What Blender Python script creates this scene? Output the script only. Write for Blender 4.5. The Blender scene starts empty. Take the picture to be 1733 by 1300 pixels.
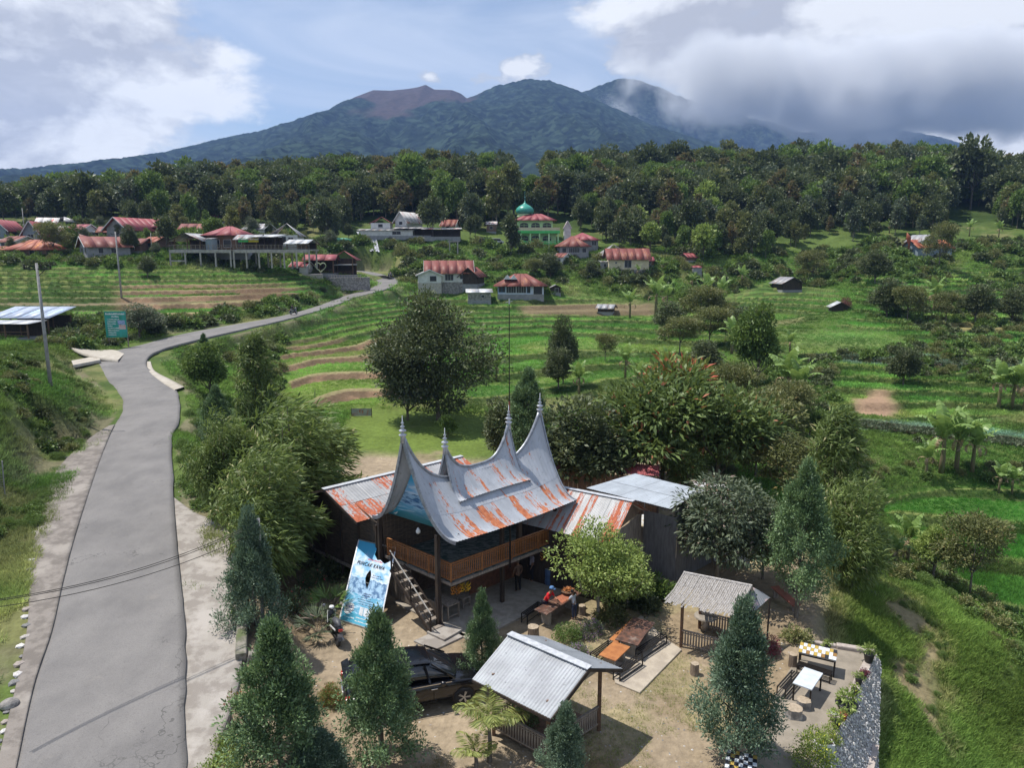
import bpy, bmesh, math, random
import numpy as np
from mathutils import Vector, Matrix
random.seed(7); rng = np.random.default_rng(11)
SC = bpy.context.scene; COL = SC.collection
R = math.radians
# ------------------------------------------------------------------ camera
FPX, PITCH, CAMH = 1215.0, R(10.3), 17.0
cam_d = bpy.data.cameras.new('camera'); cam = bpy.data.objects.new('camera', cam_d); COL.objects.link(cam)
cam.location = (0, 0, CAMH); cam.rotation_euler = (R(90) - PITCH, 0, 0)
cam_d.sensor_fit = 'HORIZONTAL'; cam_d.sensor_width = 36; cam_d.lens = 36 * FPX / 1733
cam_d.clip_start = .3; cam_d.clip_end = 40000
SC.camera = cam
# ------------------------------------------------------------------ light
SUN_EL, SUN_AZ = R(65), R(-70)          # azimuth of the sun measured from +Y towards +X
sd = bpy.data.lights.new('sun', 'SUN'); sun = bpy.data.objects.new('sun', sd); COL.objects.link(sun)
sd.energy = 4.6; sd.angle = R(.55); sd.color = (1, .955, .88)
sv = Vector((math.sin(SUN_AZ) * math.cos(SUN_EL), math.cos(SUN_AZ) * math.cos(SUN_EL), math.sin(SUN_EL)))
sun.rotation_euler = sv.to_track_quat('Z', 'Y').to_euler(); sun.location = (0, 0, 200)
W = bpy.data.worlds.new('World'); SC.world = W; W.use_nodes = True
wn, wl = W.node_tree.nodes, W.node_tree.links
wn.clear()
def N(nodes, t, **k):
    n = nodes.new(t)
    for a, b in k.items():
        if a.startswith('i_'):
            n.inputs[int(a[2:]) if a[2:].isdigit() else a[2:].replace('_', ' ')].default_value = b
        else: setattr(n, a, b)
    return n
def mth(nodes, links, op, a, b=None, c=None, clamp=False):
    n = nodes.new('ShaderNodeMath'); n.operation = op; n.use_clamp = clamp
    for i, v in enumerate((a, b, c)):
        if v is None: continue
        if isinstance(v, (int, float)): n.inputs[i].default_value = v
        else: links.new(v, n.inputs[i])
    return n.outputs[0]
def sm(nodes, links, v, a, b):
    n = nodes.new('ShaderNodeMapRange'); n.interpolation_type = 'SMOOTHSTEP'
    n.inputs[1].default_value = a; n.inputs[2].default_value = b
    links.new(v, n.inputs[0]); return n.outputs[0]
def mixc(nodes, links, f, a, b, bt='MIX'):
    n = nodes.new('ShaderNodeMix'); n.data_type = 'RGBA'; n.blend_type = bt
    for s, v in ((n.inputs[0], f), (n.inputs[6], a), (n.inputs[7], b)):
        if isinstance(v, (int, float)): s.default_value = v
        elif isinstance(v, (tuple, list)): s.default_value = (*v[:3], 1)
        else: links.new(v, s)
    return n.outputs[2]
def build_sky():
    n, l = wn, wl
    sky = N(n, 'ShaderNodeTexSky', sky_type='NISHITA'); sky.sun_disc = False
    sky.sun_elevation = SUN_EL; sky.sun_rotation = SUN_AZ
    sky.altitude = 1100; sky.dust_density = .6; sky.air_density = 1.0
    tc = N(n, 'ShaderNodeTexCoord'); sx = N(n, 'ShaderNodeSeparateXYZ'); l.new(tc.outputs['Generated'], sx.inputs[0])
    X, Y, Z = sx.outputs
    el = mth(n, l, 'MULTIPLY', mth(n, l, 'ARCSINE', Z), 57.2958)
    az = mth(n, l, 'MULTIPLY', mth(n, l, 'ARCTAN2', X, Y), 57.2958)
    # cloud layers live on the dome: noise over direction, flattened near the horizon
    sc = N(n, 'ShaderNodeCombineXYZ')
    l.new(X, sc.inputs[0]); l.new(Y, sc.inputs[1]); l.new(mth(n, l, 'MULTIPLY', Z, 1.9), sc.inputs[2])
    def noise(scale, det, off, rough=.55, dist=0, src=None):
        mp = N(n, 'ShaderNodeMapping'); l.new(src or sc.outputs[0], mp.inputs[0]); mp.inputs[1].default_value = off
        t = N(n, 'ShaderNodeTexNoise'); t.inputs['Scale'].default_value = scale; t.inputs['Detail'].default_value = det
        t.inputs['Roughness'].default_value = rough; t.inputs['Distortion'].default_value = dist
        l.new(mp.outputs[0], t.inputs['Vector']); return t.outputs['Fac']
    def blob(a, e, ra, re, amp):       # a soft cloud mass centred at azimuth a, elevation e
        dx = mth(n, l, 'DIVIDE', mth(n, l, 'SUBTRACT', az, a), ra); dy = mth(n, l, 'DIVIDE', mth(n, l, 'SUBTRACT', el, e), re)
        r2 = mth(n, l, 'ADD', mth(n, l, 'MULTIPLY', dx, dx), mth(n, l, 'MULTIPLY', dy, dy))
        return mth(n, l, 'MULTIPLY', mth(n, l, 'POWER', 2.718, mth(n, l, 'MULTIPLY', r2, -1.0)), amp)
    bs = [blob(-36, 16, 9, 5.5, .34), blob(-33, 9.5, 9.5, 4.2, .34), blob(-27, 20.5, 6, 1.9, .24), blob(-43, 3, 12, 5, .3),
          blob(31, 18, 15, 9, .50), blob(21, 13.5, 6.5, 3.2, .3), blob(38, 10.5, 12, 4.5, .44), blob(13, 17.3, 5, 1.9, .2), blob(20, 9.5, 7, 2.4, .34), blob(12, 14.2, 4.5, 2.2, .22), blob(-29, 13, 9, 6, .12), blob(-22, 12, 5, 3, .14),
          blob(60, 15, 18, 12, .3), blob(-75, 14, 20, 9, .3), blob(150, 25, 50, 14, .22), blob(-140, 20, 35, 12, .22), blob(0, 62, 35, 14, .2),
          blob(-4, 14.5, 6, 2.2, -.4), blob(-14, 16, 5, 5, -.24), blob(0, 20.5, 12, 2.0, -.3)]
    bias = bs[0]
    for b in bs[1:]: bias = mth(n, l, 'ADD', bias, b)
    big = noise(4.2, 9, (3.1, 1.7, .4), .58, .25)
    big2 = noise(4.2, 9, (3.055, 1.68, .47), .58, .25)          # the same noise a step towards the sun
    fine = noise(13, 9, (0, 5, 1), .62, .4)
    den = mth(n, l, 'ADD', big, bias); den2 = mth(n, l, 'ADD', big2, bias)
    cov = sm(n, l, mth(n, l, 'MULTIPLY_ADD', mth(n, l, 'SUBTRACT', fine, .5), .30, den), .59, .74)
    thick = sm(n, l, den, .68, 1.02)
    lit = mth(n, l, 'MULTIPLY_ADD', mth(n, l, 'SUBTRACT', den, den2), 6.5, .66, clamp=True)
    lit = mth(n, l, 'MULTIPLY_ADD', mth(n, l, 'SUBTRACT', fine, .5), 1.5, lit, clamp=True)
    base = mixc(n, l, lit, (.46, .48, .54), (.85, .87, .90))
    col = mixc(n, l, mth(n, l, 'MULTIPLY', thick, .10), base, (.40, .43, .50))
    # small bright heaps of cumulus behind the summits
    hp = [blob(-6.3, 12.9, 1.1, .75, .42), blob(1.2, 13.6, 2.1, 1.35, .50), blob(-2.3, 12.8, 2.0, .7, .34), blob(5.4, 17.6, 1.7, 1.0, .26), blob(9, 13.6, 2.5, 1.8, .36), blob(14.5, 14.6, 3, 1.8, .22)]
    hb = hp[0]
    for b in hp[1:]: hb = mth(n, l, 'ADD', hb, b)
    hden = mth(n, l, 'ADD', noise(26, 7, (9, 2, 5), .55, .2), hb)
    hcov = sm(n, l, hden, .72, .84)
    # thin veil of cirrus
    st = N(n, 'ShaderNodeCombineXYZ'); l.new(X, st.inputs[0]); l.new(Y, st.inputs[1]); l.new(mth(n, l, 'MULTIPLY', Z, 5.0), st.inputs[2])
    veil = sm(n, l, noise(2.1, 7, (1, 8, 3), .55, .8, st.outputs[0]), .30, .74)
    veil = mth(n, l, 'MULTIPLY', veil, mth(n, l, 'SUBTRACT', 1.0, mth(n, l, 'MULTIPLY', sm(n, l, el, 14, 26), .5)))
    skyc = N(n, 'ShaderNodeMix', data_type='RGBA', blend_type='MULTIPLY'); skyc.inputs[0].default_value = 1
    l.new(sky.outputs[0], skyc.inputs[6]); skyc.inputs[7].default_value = (.105, .105, .105, 1)
    c = mixc(n, l, mth(n, l, 'MULTIPLY_ADD', veil, .80, .22, clamp=True), skyc.outputs[2], (.56, .64, .78))
    c = mixc(n, l, mth(n, l, 'MULTIPLY', hcov, .93), c, mixc(n, l, sm(n, l, hden, .80, .98), (.50, .55, .64), (.80, .82, .85)))
    c = mixc(n, l, mth(n, l, 'MULTIPLY', cov, .96), c, col)
    # below the horizon the dome keeps the tone of hazy ground
    c = mixc(n, l, sm(n, l, el, -1.5, -6), c, (.14, .17, .15))
    bg = N(n, 'ShaderNodeBackground'); l.new(c, bg.inputs[0]); bg.inputs[1].default_value = 1.0
    out = N(n, 'ShaderNodeOutputWorld'); l.new(bg.outputs[0], out.inputs[0])
build_sky()
W.cycles.sampling_method = 'MANUAL'; W.cycles.sample_map_resolution = 1024
SC.view_settings.view_transform = 'Standard'; SC.view_settings.look = 'None'
SC.view_settings.exposure = 0.27; SC.view_settings.gamma = 1; SC.view_settings.use_curve_mapping = False
SC.render.engine = 'CYCLES'
SC.cycles.use_denoising = True
SC.cycles.max_bounces = 6; SC.cycles.diffuse_bounces = 2; SC.cycles.glossy_bounces = 2
SC.cycles.transmission_bounces = 3; SC.cycles.transparent_max_bounces = 8; SC.cycles.volume_bounces = 2; SC.cycles.volume_step_rate = 2
SC.cycles.caustics_reflective = False; SC.cycles.caustics_refractive = False
# ------------------------------------------------------------------ picture point -> place
def ray(px, py):
    dx = (px - 866.5) / FPX; dz = -(py - 650) / FPX
    return dx, math.cos(PITCH) + dz * math.sin(PITCH), -math.sin(PITCH) + dz * math.cos(PITCH)
def PZ(px, py, z=0.0):
    a, b, c = ray(px, py); t = (z - CAMH) / c
    return Vector((a * t, b * t, z))
def PD(px, py, d):
    a, b, c = ray(px, py); t = d / b
    return Vector((a * t, d, CAMH + c * t))
# ------------------------------------------------------------------ materials
MATS = {}
def newmat(name):
    m = bpy.data.materials.new(name); m.use_nodes = True; m.node_tree.nodes.clear(); MATS[name] = m
    return m, m.node_tree.nodes, m.node_tree.links
def M(name, c1, c2=None, scale=6, rough=.75, bump=0, bscale=None, metal=0, stretch=(1, 1, 1), det=5, c3=None, spec=.4, lo=.35, hi=.65, coat=0):
    if name in MATS: return MATS[name]
    m, n, l = newmat(name)
    tc = N(n, 'ShaderNodeTexCoord'); mp = N(n, 'ShaderNodeMapping'); l.new(tc.outputs['Object'], mp.inputs[0]); mp.inputs[3].default_value = stretch
    b = N(n, 'ShaderNodeBsdfPrincipled'); b.inputs['Roughness'].default_value = rough; b.inputs['Metallic'].default_value = metal
    b.inputs['Specular IOR Level'].default_value = spec; b.inputs['Coat Weight'].default_value = coat
    t = N(n, 'ShaderNodeTexNoise'); t.inputs['Scale'].default_value = scale; t.inputs['Detail'].default_value = det; t.inputs['Roughness'].default_value = .6
    l.new(mp.outputs[0], t.inputs['Vector'])
    c2 = c2 or tuple(x * .75 for x in c1)
    col = mixc(n, l, sm(n, l, t.outputs['Fac'], lo, hi), c1, c2)
    if c3:
        t3 = N(n, 'ShaderNodeTexNoise'); t3.inputs['Scale'].default_value = scale * .31; t3.inputs['Detail'].default_value = 6; t3.inputs['Roughness'].default_value = .65
        l.new(mp.outputs[0], t3.inputs['Vector'])
        col = mixc(n, l, sm(n, l, t3.outputs['Fac'], .52, .66), col, c3)
    l.new(col, b.inputs['Base Color'])
    if bump:
        t2 = N(n, 'ShaderNodeTexNoise'); t2.inputs['Scale'].default_value = bscale or scale * 4; t2.inputs['Detail'].default_value = 5
        l.new(mp.outputs[0], t2.inputs['Vector'])
        bp = N(n, 'ShaderNodeBump'); bp.inputs['Strength'].default_value = bump; bp.inputs['Distance'].default_value = .03
        l.new(t2.outputs['Fac'], bp.inputs['Height']); l.new(bp.outputs[0], b.inputs['Normal'])
    o = N(n, 'ShaderNodeOutputMaterial'); l.new(b.outputs[0], o.inputs[0])
    return m
def attr_mat(name, nscale=3.0, amount=.35, rough=.95, bump=.5, bdist=.08, bscale=9, nscale2=None, spec=.15):
    """ground colour carried by the mesh, broken up by noise at two scales"""
    m, n, l = newmat(name)
    a = N(n, 'ShaderNodeAttribute', attribute_name='col'); g = N(n, 'ShaderNodeNewGeometry')
    t = N(n, 'ShaderNodeTexNoise'); t.inputs['Scale'].default_value = nscale; t.inputs['Detail'].default_value = 8; t.inputs['Roughness'].default_value = .65
    l.new(g.outputs['Position'], t.inputs['Vector'])
    t2 = N(n, 'ShaderNodeTexNoise'); t2.inputs['Scale'].default_value = nscale2 or nscale * .13; t2.inputs['Detail'].default_value = 5
    l.new(g.outputs['Position'], t2.inputs['Vector'])
    f = mth(n, l, 'MULTIPLY_ADD', t.outputs['Fac'], 2 * amount * 1.6, 1 - amount * 1.6)
    f2 = mth(n, l, 'MULTIPLY_ADD', t2.outputs['Fac'], 1.2 * amount * 1.5, 1 - amount * .9)
    ff = mth(n, l, 'MULTIPLY', f, f2)
    vm = N(n, 'ShaderNodeVectorMath', operation='SCALE'); l.new(a.outputs['Color'], vm.inputs[0]); l.new(ff, vm.inputs['Scale'])
    b = N(n, 'ShaderNodeBsdfPrincipled'); b.inputs['Roughness'].default_value = rough; b.inputs['Specular IOR Level'].default_value = spec
    l.new(vm.outputs[0], b.inputs['Base Color'])
    if bump:
        t3 = N(n, 'ShaderNodeTexNoise'); t3.inputs['Scale'].default_value = bscale; t3.inputs['Detail'].default_value = 6; l.new(g.outputs['Position'], t3.inputs['Vector'])
        bp = N(n, 'ShaderNodeBump'); bp.inputs['Strength'].default_value = bump; bp.inputs['Distance'].default_value = bdist
        l.new(t3.outputs['Fac'], bp.inputs['Height']); l.new(bp.outputs[0], b.inputs['Normal'])
    o = N(n, 'ShaderNodeOutputMaterial'); l.new(b.outputs[0], o.inputs[0])
    return m
# ------------------------------------------------------------------ numpy helpers
_tab = rng.random((256, 256))
def vnoise(x, y):
    xi = np.floor(x).astype(int); yi = np.floor(y).astype(int); fx = x - xi; fy = y - yi
    fx = fx * fx * (3 - 2 * fx); fy = fy * fy * (3 - 2 * fy)
    a = _tab[xi & 255, yi & 255]; b = _tab[(xi + 1) & 255, yi & 255]; c = _tab[xi & 255, (yi + 1) & 255]; d = _tab[(xi + 1) & 255, (yi + 1) & 255]
    return (a * (1 - fx) + b * fx) * (1 - fy) + (c * (1 - fx) + d * fx) * fy - .5
def fbm(x, y, s, o=4, g=.5):
    r = 0; a = 1; f = 1 / s
    for i in range(o): r = r + a * vnoise(x * f + 17.3 * i, y * f + 9.1 * i); a *= g; f *= 2.03
    return r
def sstep(x, a, b):
    t = np.clip((x - a) / (b - a), 0, 1); return t * t * (3 - 2 * t)
def inpoly(px, py, poly):
    r = np.zeros(px.shape, bool); n = len(poly)
    for i in range(n):
        x1, y1 = poly[i]; x2, y2 = poly[(i + 1) % n]
        if y1 == y2: continue
        c = ((y1 > py) != (y2 > py)) & (px < (x2 - x1) * (py - y1) / (y2 - y1) + x1); r ^= c
    return r
def blur(a, k, n=2):
    for _ in range(n):
        for ax in (0, 1):
            p = np.pad(a, [(k, k) if i == ax else (0, 0) for i in (0, 1)], mode='edge'); c = np.cumsum(p, axis=ax)
            c = np.insert(c, 0, 0, axis=ax)
            w = 2 * k + 1
            a = (np.take(c, range(w, c.shape[ax]), axis=ax) - np.take(c, range(0, c.shape[ax] - w), axis=ax)) / w
    return a
def npmesh(name, V, Fq, mat, smooth=True, attrs=None, link=True, parent=None):
    me = bpy.data.meshes.new(name); V = np.asarray(V, np.float32).reshape(-1, 3); Fq = np.asarray(Fq, np.int32); k = Fq.shape[1]
    me.vertices.add(len(V)); me.vertices.foreach_set('co', V.ravel())
    me.loops.add(Fq.size); me.loops.foreach_set('vertex_index', Fq.ravel())
    me.polygons.add(len(Fq)); me.polygons.foreach_set('loop_start', np.arange(0, Fq.size, k, dtype=np.int32))
    if smooth: me.polygons.foreach_set('use_smooth', np.ones(len(Fq), bool))
    for an, (typ, dom, data) in (attrs or {}).items():
        a = me.attributes.new(an, typ, dom)
        a.data.foreach_set('color' if 'COLOR' in typ else 'value', np.asarray(data, np.float32).ravel())
    me.update(calc_edges=True)
    if mat: me.materials.append(mat)
    if not link: return me
    o = bpy.data.objects.new(name, me); COL.objects.link(o)
    if parent: o.parent = parent
    return o
def gridq(nr, nc):
    i = np.arange(nr - 1)[:, None] * nc + np.arange(nc - 1)[None, :]
    return np.stack([i, i + 1, i + nc + 1, i + nc], -1).reshape(-1, 4)
# ------------------------------------------------------------------ terrain
ROAD = [(10, 1340, 312, 1340, .8), (18, 1300, 313, 1300, 1.0), (48, 1161, 314, 1161, 1.35), (78, 1069, 313, 1069, 1.7), (99, 977, 305, 977, 2.1), (121, 898, 297, 898, 2.55), (159, 792, 292, 792, 3.1),
        (180, 740, 290, 740, 3.4), (199, 712, 302, 715, 3.6), (209, 684, 305, 686, 3.8), (196, 657, 297, 660, 4.1), (180, 640, 277, 643, 4.35), (167, 615, 250, 622, 4.75), (185, 596, 250, 606, 5.05),
        (225, 586, 268, 594, 5.35), (288, 569, 310, 581, 5.8), (375, 553, 395, 561, 6.25), (455, 539, 470, 544, 6.6), (500, 529, 516, 532, 6.9), (540, 517, 560, 519, 7.2),
        (583, 501, 606, 502, 8.2), (622, 489, 648, 491, 9.3), (640, 480, 674, 480, 9.9), (634, 472, 670, 472, 10.7), (620, 465, 654, 466, 11.6), (598, 458, 630, 460, 12.3)]
rl = [PZ(a, b, z) for a, b, c, d, z in ROAD]; rr = [PZ(c, d, z) for a, b, c, d, z in ROAD]
# the road goes on towards and past the camera
rl = [Vector((-15.5, 2, .2)), Vector((-14.8, 12, .6))] + rl; rr = [Vector((-10.2, 2, .2)), Vector((-9.9, 12, .6))] + rr
def resample(P, n):
    P = np.array([tuple(p) for p in P]); t = np.linspace(0, len(P) - 1, n); i = np.clip(t.astype(int), 0, len(P) - 2); f = (t - i)[:, None]
    g = lambda k: P[np.clip(k, 0, len(P) - 1)]
    p0, p1, p2, p3 = g(i - 1), g(i), g(i + 1), g(i + 2)
    return .5 * ((2 * p1) + (-p0 + p2) * f + (2 * p0 - 5 * p1 + 4 * p2 - p3) * f ** 2 + (-p0 + 3 * p1 - 3 * p2 + p3) * f ** 3)
RL, RR = resample(rl, 260), resample(rr, 260)
RC = (RL + RR) / 2; RWD = np.linalg.norm((RL - RR)[:, :2], axis=1) / 2
CTRL = []
def cz(px, py, z): v = PZ(px, py, z); CTRL.append((v.x, v.y, v.z))
def cd(px, py, d): v = PD(px, py, d); CTRL.append((v.x, v.y, v.z))
for i in range(0, 260, 7): CTRL.append(tuple(RC[i] - np.array([0, 0, .1])))
for p in [(500, 1280), (420, 1200), (600, 1100), (700, 1250), (900, 1250), (1100, 1200), (1300, 1250), (1250, 1000), (1100, 1000), (1350, 1060), (800, 950), (950, 900), (560, 950), (600, 860), (700, 820), (900, 800), (1100, 880), (1200, 860), (470, 960)]: cz(*p, 0)
for p in [(1495, 1300, -2.6), (1600, 1200, -2.3), (1700, 1290, -4.3), (1560, 1060, -1.0), (1450, 972, -.15), (1520, 985, -.5), (1600, 1035, -.9), (1680, 1080, -1.3), (1733, 1115, -1.7), (1733, 1040, -5.2), (1650, 970, -4.9), (1550, 920, -4.3),
          (1700, 880, -4.3), (1560, 850, -3.8), (1650, 850, -4.0), (1600, 800, -3.2), (1500, 760, -1.9), (1733, 760, -2.4), (1600, 700, -.8), (1450, 700, -.5), (1300, 760, -.6), (1200, 770, -.3), (1733, 650, .9), (1500, 640, 1.1), (1350, 640, .9),
          (1450, 600, 2.1), (1450, 575, 3.0), (1700, 590, 2.8), (1700, 558, 4.0), (1450, 545, 4.6), (1300, 560, 3.4), (1100, 600, 2), (1000, 640, .9), (950, 600, 2), (1000, 560, 3.2), (900, 560, 3.2), (1100, 540, 4.1), (1000, 515, 5.6), (800, 560, 3.3),
          (1200, 500, 6.6), (1400, 500, 7.2), (1600, 520, 6.3), (1700, 480, 9.5), (1330, 490, 7.4), (880, 498, 7.9), (760, 492, 8.3), (600, 700, .5), (650, 740, .2), (500, 645, 1.3), (600, 660, 1.0), (560, 590, 2.9), (640, 560, 3.7), (480, 600, 2.7),
          (380, 640, 2.6), (330, 700, 2.2), (340, 800, 2.0), (370, 860, 2.0), (800, 700, .3), (800, 640, 1.0), (700, 620, 1.9),
          (1000, 720, 0), (1150, 690, 0.2), (100, 900, 3.0), (60, 800, 4.7), (150, 700, 4.7), (100, 620, 6.2), (30, 590, 6.4), (60, 575, 6.3), (20, 950, 3.3), (0, 1100, 2.7), (0, 1290, 1.9), (100, 700, 5.9), (86, 655, 6.9), (110, 560, 6.3)]: cz(*p)
for p in [(330, 535, 112), (250, 550, 104), (150, 540, 108), (450, 510, 128), (540, 495, 140), (0, 515, 118), (200, 505, 122), (0, 480, 132), (300, 480, 136), (100, 460, 140), (300, 458, 144), (450, 462, 150), (0, 440, 145), (180, 436, 150), (300, 440, 152), (480, 448, 158),
          (0, 425, 165), (150, 420, 170), (300, 415, 170), (400, 412, 172), (500, 420, 178), (60, 395, 195), (300, 390, 195), (560, 455, 170), (690, 455, 190), (620, 430, 198), (700, 425, 205), (600, 408, 212), (740, 405, 212), (830, 440, 202), (905, 418, 214), (900, 410, 226), (980, 440, 198), (1060, 458, 188), (1000, 475, 180), (1160, 450, 195),
          (1200, 430, 205), (1300, 440, 195), (1500, 440, 190), (1575, 432, 200), (1700, 425, 200), (1400, 400, 225), (1560, 405, 220), (1100, 410, 225), (900, 380, 245), (740, 380, 240), (560, 380, 240), (400, 380, 230), (200, 375, 225), (0, 385, 220),
          (900, 335, 300), (600, 335, 300), (300, 340, 295), (100, 345, 290), (1200, 350, 290), (1500, 345, 290), (1700, 350, 280), (900, 306, 360), (600, 306, 360), (300, 318, 360), (0, 335, 350), (1200, 303, 360), (1500, 300, 355), (1690, 292, 350)]: cd(*p)
for p in [(-600, 640, 40), (-250, 620, 52), (0, 620, 58), (300, 620, 60), (600, 620, 60), (-400, 380, 30), (420, 380, 45), (-160, 150, 14), (200, 150, 12), (-90, 80, 7), (110, 80, -2), (90, 40, -6), (50, 40, -5.5), (-60, 40, 6), (-40, 20, 4), (-22, 10, 2.2), (-22, -20, 1), (-12.5, -20, -.3),
          (0, 8, -.5), (0, -25, -2), (12, 14, -2.5), (18, 20, -3.6), (30, 10, -8), (60, 0, -10), (30, -30, -10), (-60, -25, 4)]: CTRL.append(p)
CT = np.array(CTRL)
def pq(x, y): return x / (y + 45) * 3.0, np.log(np.maximum(y + 45, 8)) * 2.2
cp, cq = pq(CT[:, 0], CT[:, 1])
def tps(r2): return .5 * r2 * np.log(r2 + 1e-9)
K = tps((cp[:, None] - cp) ** 2 + (cq[:, None] - cq) ** 2) + np.eye(len(cp)) * .012
A = np.zeros((len(cp) + 3,) * 2); A[:-3, :-3] = K; A[:-3, -3] = 1; A[:-3, -2] = cp; A[:-3, -1] = cq; A[-3:, :-3] = A[:-3, -3:].T
sol = np.linalg.solve(A, np.concatenate([CT[:, 2], np.zeros(3)]))
def tps_eval(x, y):
    p, q = pq(x, y); sh = p.shape; p = p.ravel(); q = q.ravel(); o = np.empty(len(p))
    for i in range(0, len(p), 20000):
        s = slice(i, i + 20000); o[s] = tps((p[s, None] - cp) ** 2 + (q[s, None] - cq) ** 2) @ sol[:-3] + sol[-3] + sol[-2] * p[s] + sol[-1] * q[s]
    return o.reshape(sh)
# rows: close together near the camera, further apart away from it
ys = [-30.0]
while ys[-1] < 640:
    y = ys[-1]; ys.append(y + (1.2 if y < 12 else .13 if y < 36 else .13 + (y - 36) * .0036 if y < 260 else 2.4))
ys = np.array(ys); NC = 760; ss = np.linspace(-1, 1, NC)
cs, cyy = np.meshgrid(np.linspace(-1, 1, 150), np.exp(np.linspace(np.log(14), np.log(690), 190)) - 45)
cgrid = tps_eval(cs * .86 * (cyy + 45), cyy)
def base(x, y):
    s = np.clip((x / (.86 * (y + 45)) + 1) / 2 * 149, 0, 148.999); t = np.clip((np.log(np.maximum(y + 45, 14)) - np.log(14)) / (np.log(690) - np.log(14)) * 189, 0, 188.999)
    i = s.astype(int); j = t.astype(int); fs = s - i; ft = t - j
    return (cgrid[j, i] * (1 - fs) + cgrid[j, i + 1] * fs) * (1 - ft) + (cgrid[j + 1, i] * (1 - fs) + cgrid[j + 1, i + 1] * fs) * ft
TX = ss[None, :] * (.86 * (ys[:, None] + 45)); TY = np.repeat(ys[:, None], NC, 1)
TZ = base(TX, TY)
def proj(x, y, z):
    zz = z - CAMH; d = np.maximum(y * math.cos(PITCH) - zz * math.sin(PITCH), .5); u = y * math.sin(PITCH) + zz * math.cos(PITCH)
    return 866.5 + FPX * x / d, 650 - FPX * u / d
_ax, _ay = proj(TX, TY, TZ)
cap = np.interp(_ax, [-200, 0, 300, 575, 900, 1150, 1500, 1733], [376, 366, 346, 326, 324, 308, 306, 322])
capz = CAMH + TY * np.tan(np.arctan((650 - cap) / FPX) - PITCH); far_w = sstep(TY, 200, 280)
over = np.maximum(TZ - capz, 0); TZ = TZ - over * far_w
ppx, ppy = proj(TX, TY, TZ)
front = TY > 15
def zone(poly, k=3): return blur((inpoly(ppx, ppy, poly) & front).astype(float), k)
Z_L = zone([(-80, 440), (-80, 545), (90, 535), (200, 548), (330, 540), (470, 515), (560, 495), (520, 462), (300, 455), (180, 450)])
Z_SOIL = zone([(200, 476), (200, 548), (480, 530), (560, 500), (470, 478)])
Z_C = zone([(470, 640), (480, 560), (560, 525), (640, 500), (690, 492), (830, 502), (1000, 500), (1100, 520), (1200, 515), (1290, 478), (1420, 490), (1440, 525), (1300, 545), (1230, 580), (1200, 640), (1100, 660), (940, 665), (780, 690), (600, 680), (540, 690)])
Z_SOILC = zone([(440, 600), (540, 575), (700, 570), (680, 700), (480, 690)])
Z_R = zone([(1440, 470), (1560, 462), (1800, 430), (1800, 690), (1600, 720), (1360, 690), (1330, 590), (1440, 540)])
Z_RB = zone([(1470, 835), (1600, 815), (1830, 815), (1830, 1090), (1690, 1030), (1560, 930)])
rbz = -4.0 - (62 - (TY + .28 * (TX - 40))) * .07
TZ = TZ * (1 - Z_RB) + np.clip(rbz, -5.6, -3) * Z_RB
Z_POND = zone([(1335, 562), (1440, 553), (1520, 568), (1552, 582), (1450, 591), (1345, 588)], 2)
Z_FLAT = zone([(560, 745), (600, 690), (820, 700), (850, 760), (700, 810), (580, 830)], 3)
Z_YARDP = [(330, 1400), (345, 1300), (418, 1110), (420, 1000), (440, 940), (520, 880), (560, 840), (560, 800), (600, 770), (800, 780), (1000, 770), (1200, 790), (1330, 900), (1400, 985), (1395, 1060), (1415, 1098), (1482, 1108), (1395, 1285), (1340, 1400)]
ypx, ypy = proj(TX, TY, np.zeros_like(TX))
Z_YARD = (inpoly(ypx, ypy, Z_YARDP) & (TY > 15)).astype(float); Z_YARD = np.maximum(Z_YARD, ((TX > -8.5) & (TX < 9.4) & (TY > 8) & (TY < 19.7)).astype(float))
Z_PATHY = Z_YARD.copy()
# terraces follow the contours
warp = fbm(TX, TY, 45, 3) * 1.1 + fbm(TX, TY, 9, 2) * .22
warp = warp * (1 - .8 * Z_RB)
zw = TZ + warp
wt = np.clip(np.maximum.reduce([Z_L, Z_C, Z_R, Z_RB]), 0, 1)
step = .62 + 0 * TZ; step = np.where(Z_RB > .3, .5, step); step = np.where((TY > 150), .95, step); step = np.where(Z_L > .5, .8, step)
q = zw / step; fl = np.floor(q); fr = q - fl; RW = .20
ter = (fl + sstep(fr, 1 - RW, 1)) * step - warp * .35
bund = np.exp(-((fr - .03) / .035) ** 2) * .12 + np.exp(-((fr - .78) / .05) ** 2) * .0
ter = ter + bund
TZ2 = TZ * (1 - wt) + (ter - warp * .0) * wt
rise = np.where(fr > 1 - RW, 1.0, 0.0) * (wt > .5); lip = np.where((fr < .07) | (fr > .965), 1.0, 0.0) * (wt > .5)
# lumpy grass and scrub elsewhere
rough_amt = (1 - wt) * (1 - Z_FLAT) * np.clip((TY + 5) / 60, .25, 1.5)
TZ2 += rough_amt * (fbm(TX, TY, 5, 4, .55) * .55 + fbm(TX, TY, 14, 2) * .8)
pz = float(base(np.array([PZ(1450, 575, 3.0).x]), np.array([PZ(1450, 575, 3.0).y]))[0])
TZ2 = TZ2 * (1 - Z_POND) + 3.0 * Z_POND
rows = lambda: None
yb = np.zeros_like(TZ2)
# yard: flat, crisp on its right-hand wall side, banked elsewhere
ysm = blur(Z_YARD, 4, 2)
TZ2 = TZ2 * (1 - ysm) + (fbm(TX, TY, 3, 3) * .05 + fbm(TX, TY, .8, 3) * .02) * ysm
crest = zone([(1400, 1000), (1450, 965), (1733, 1115), (1733, 1300), (1500, 1300), (1490, 1120)], 2)
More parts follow.
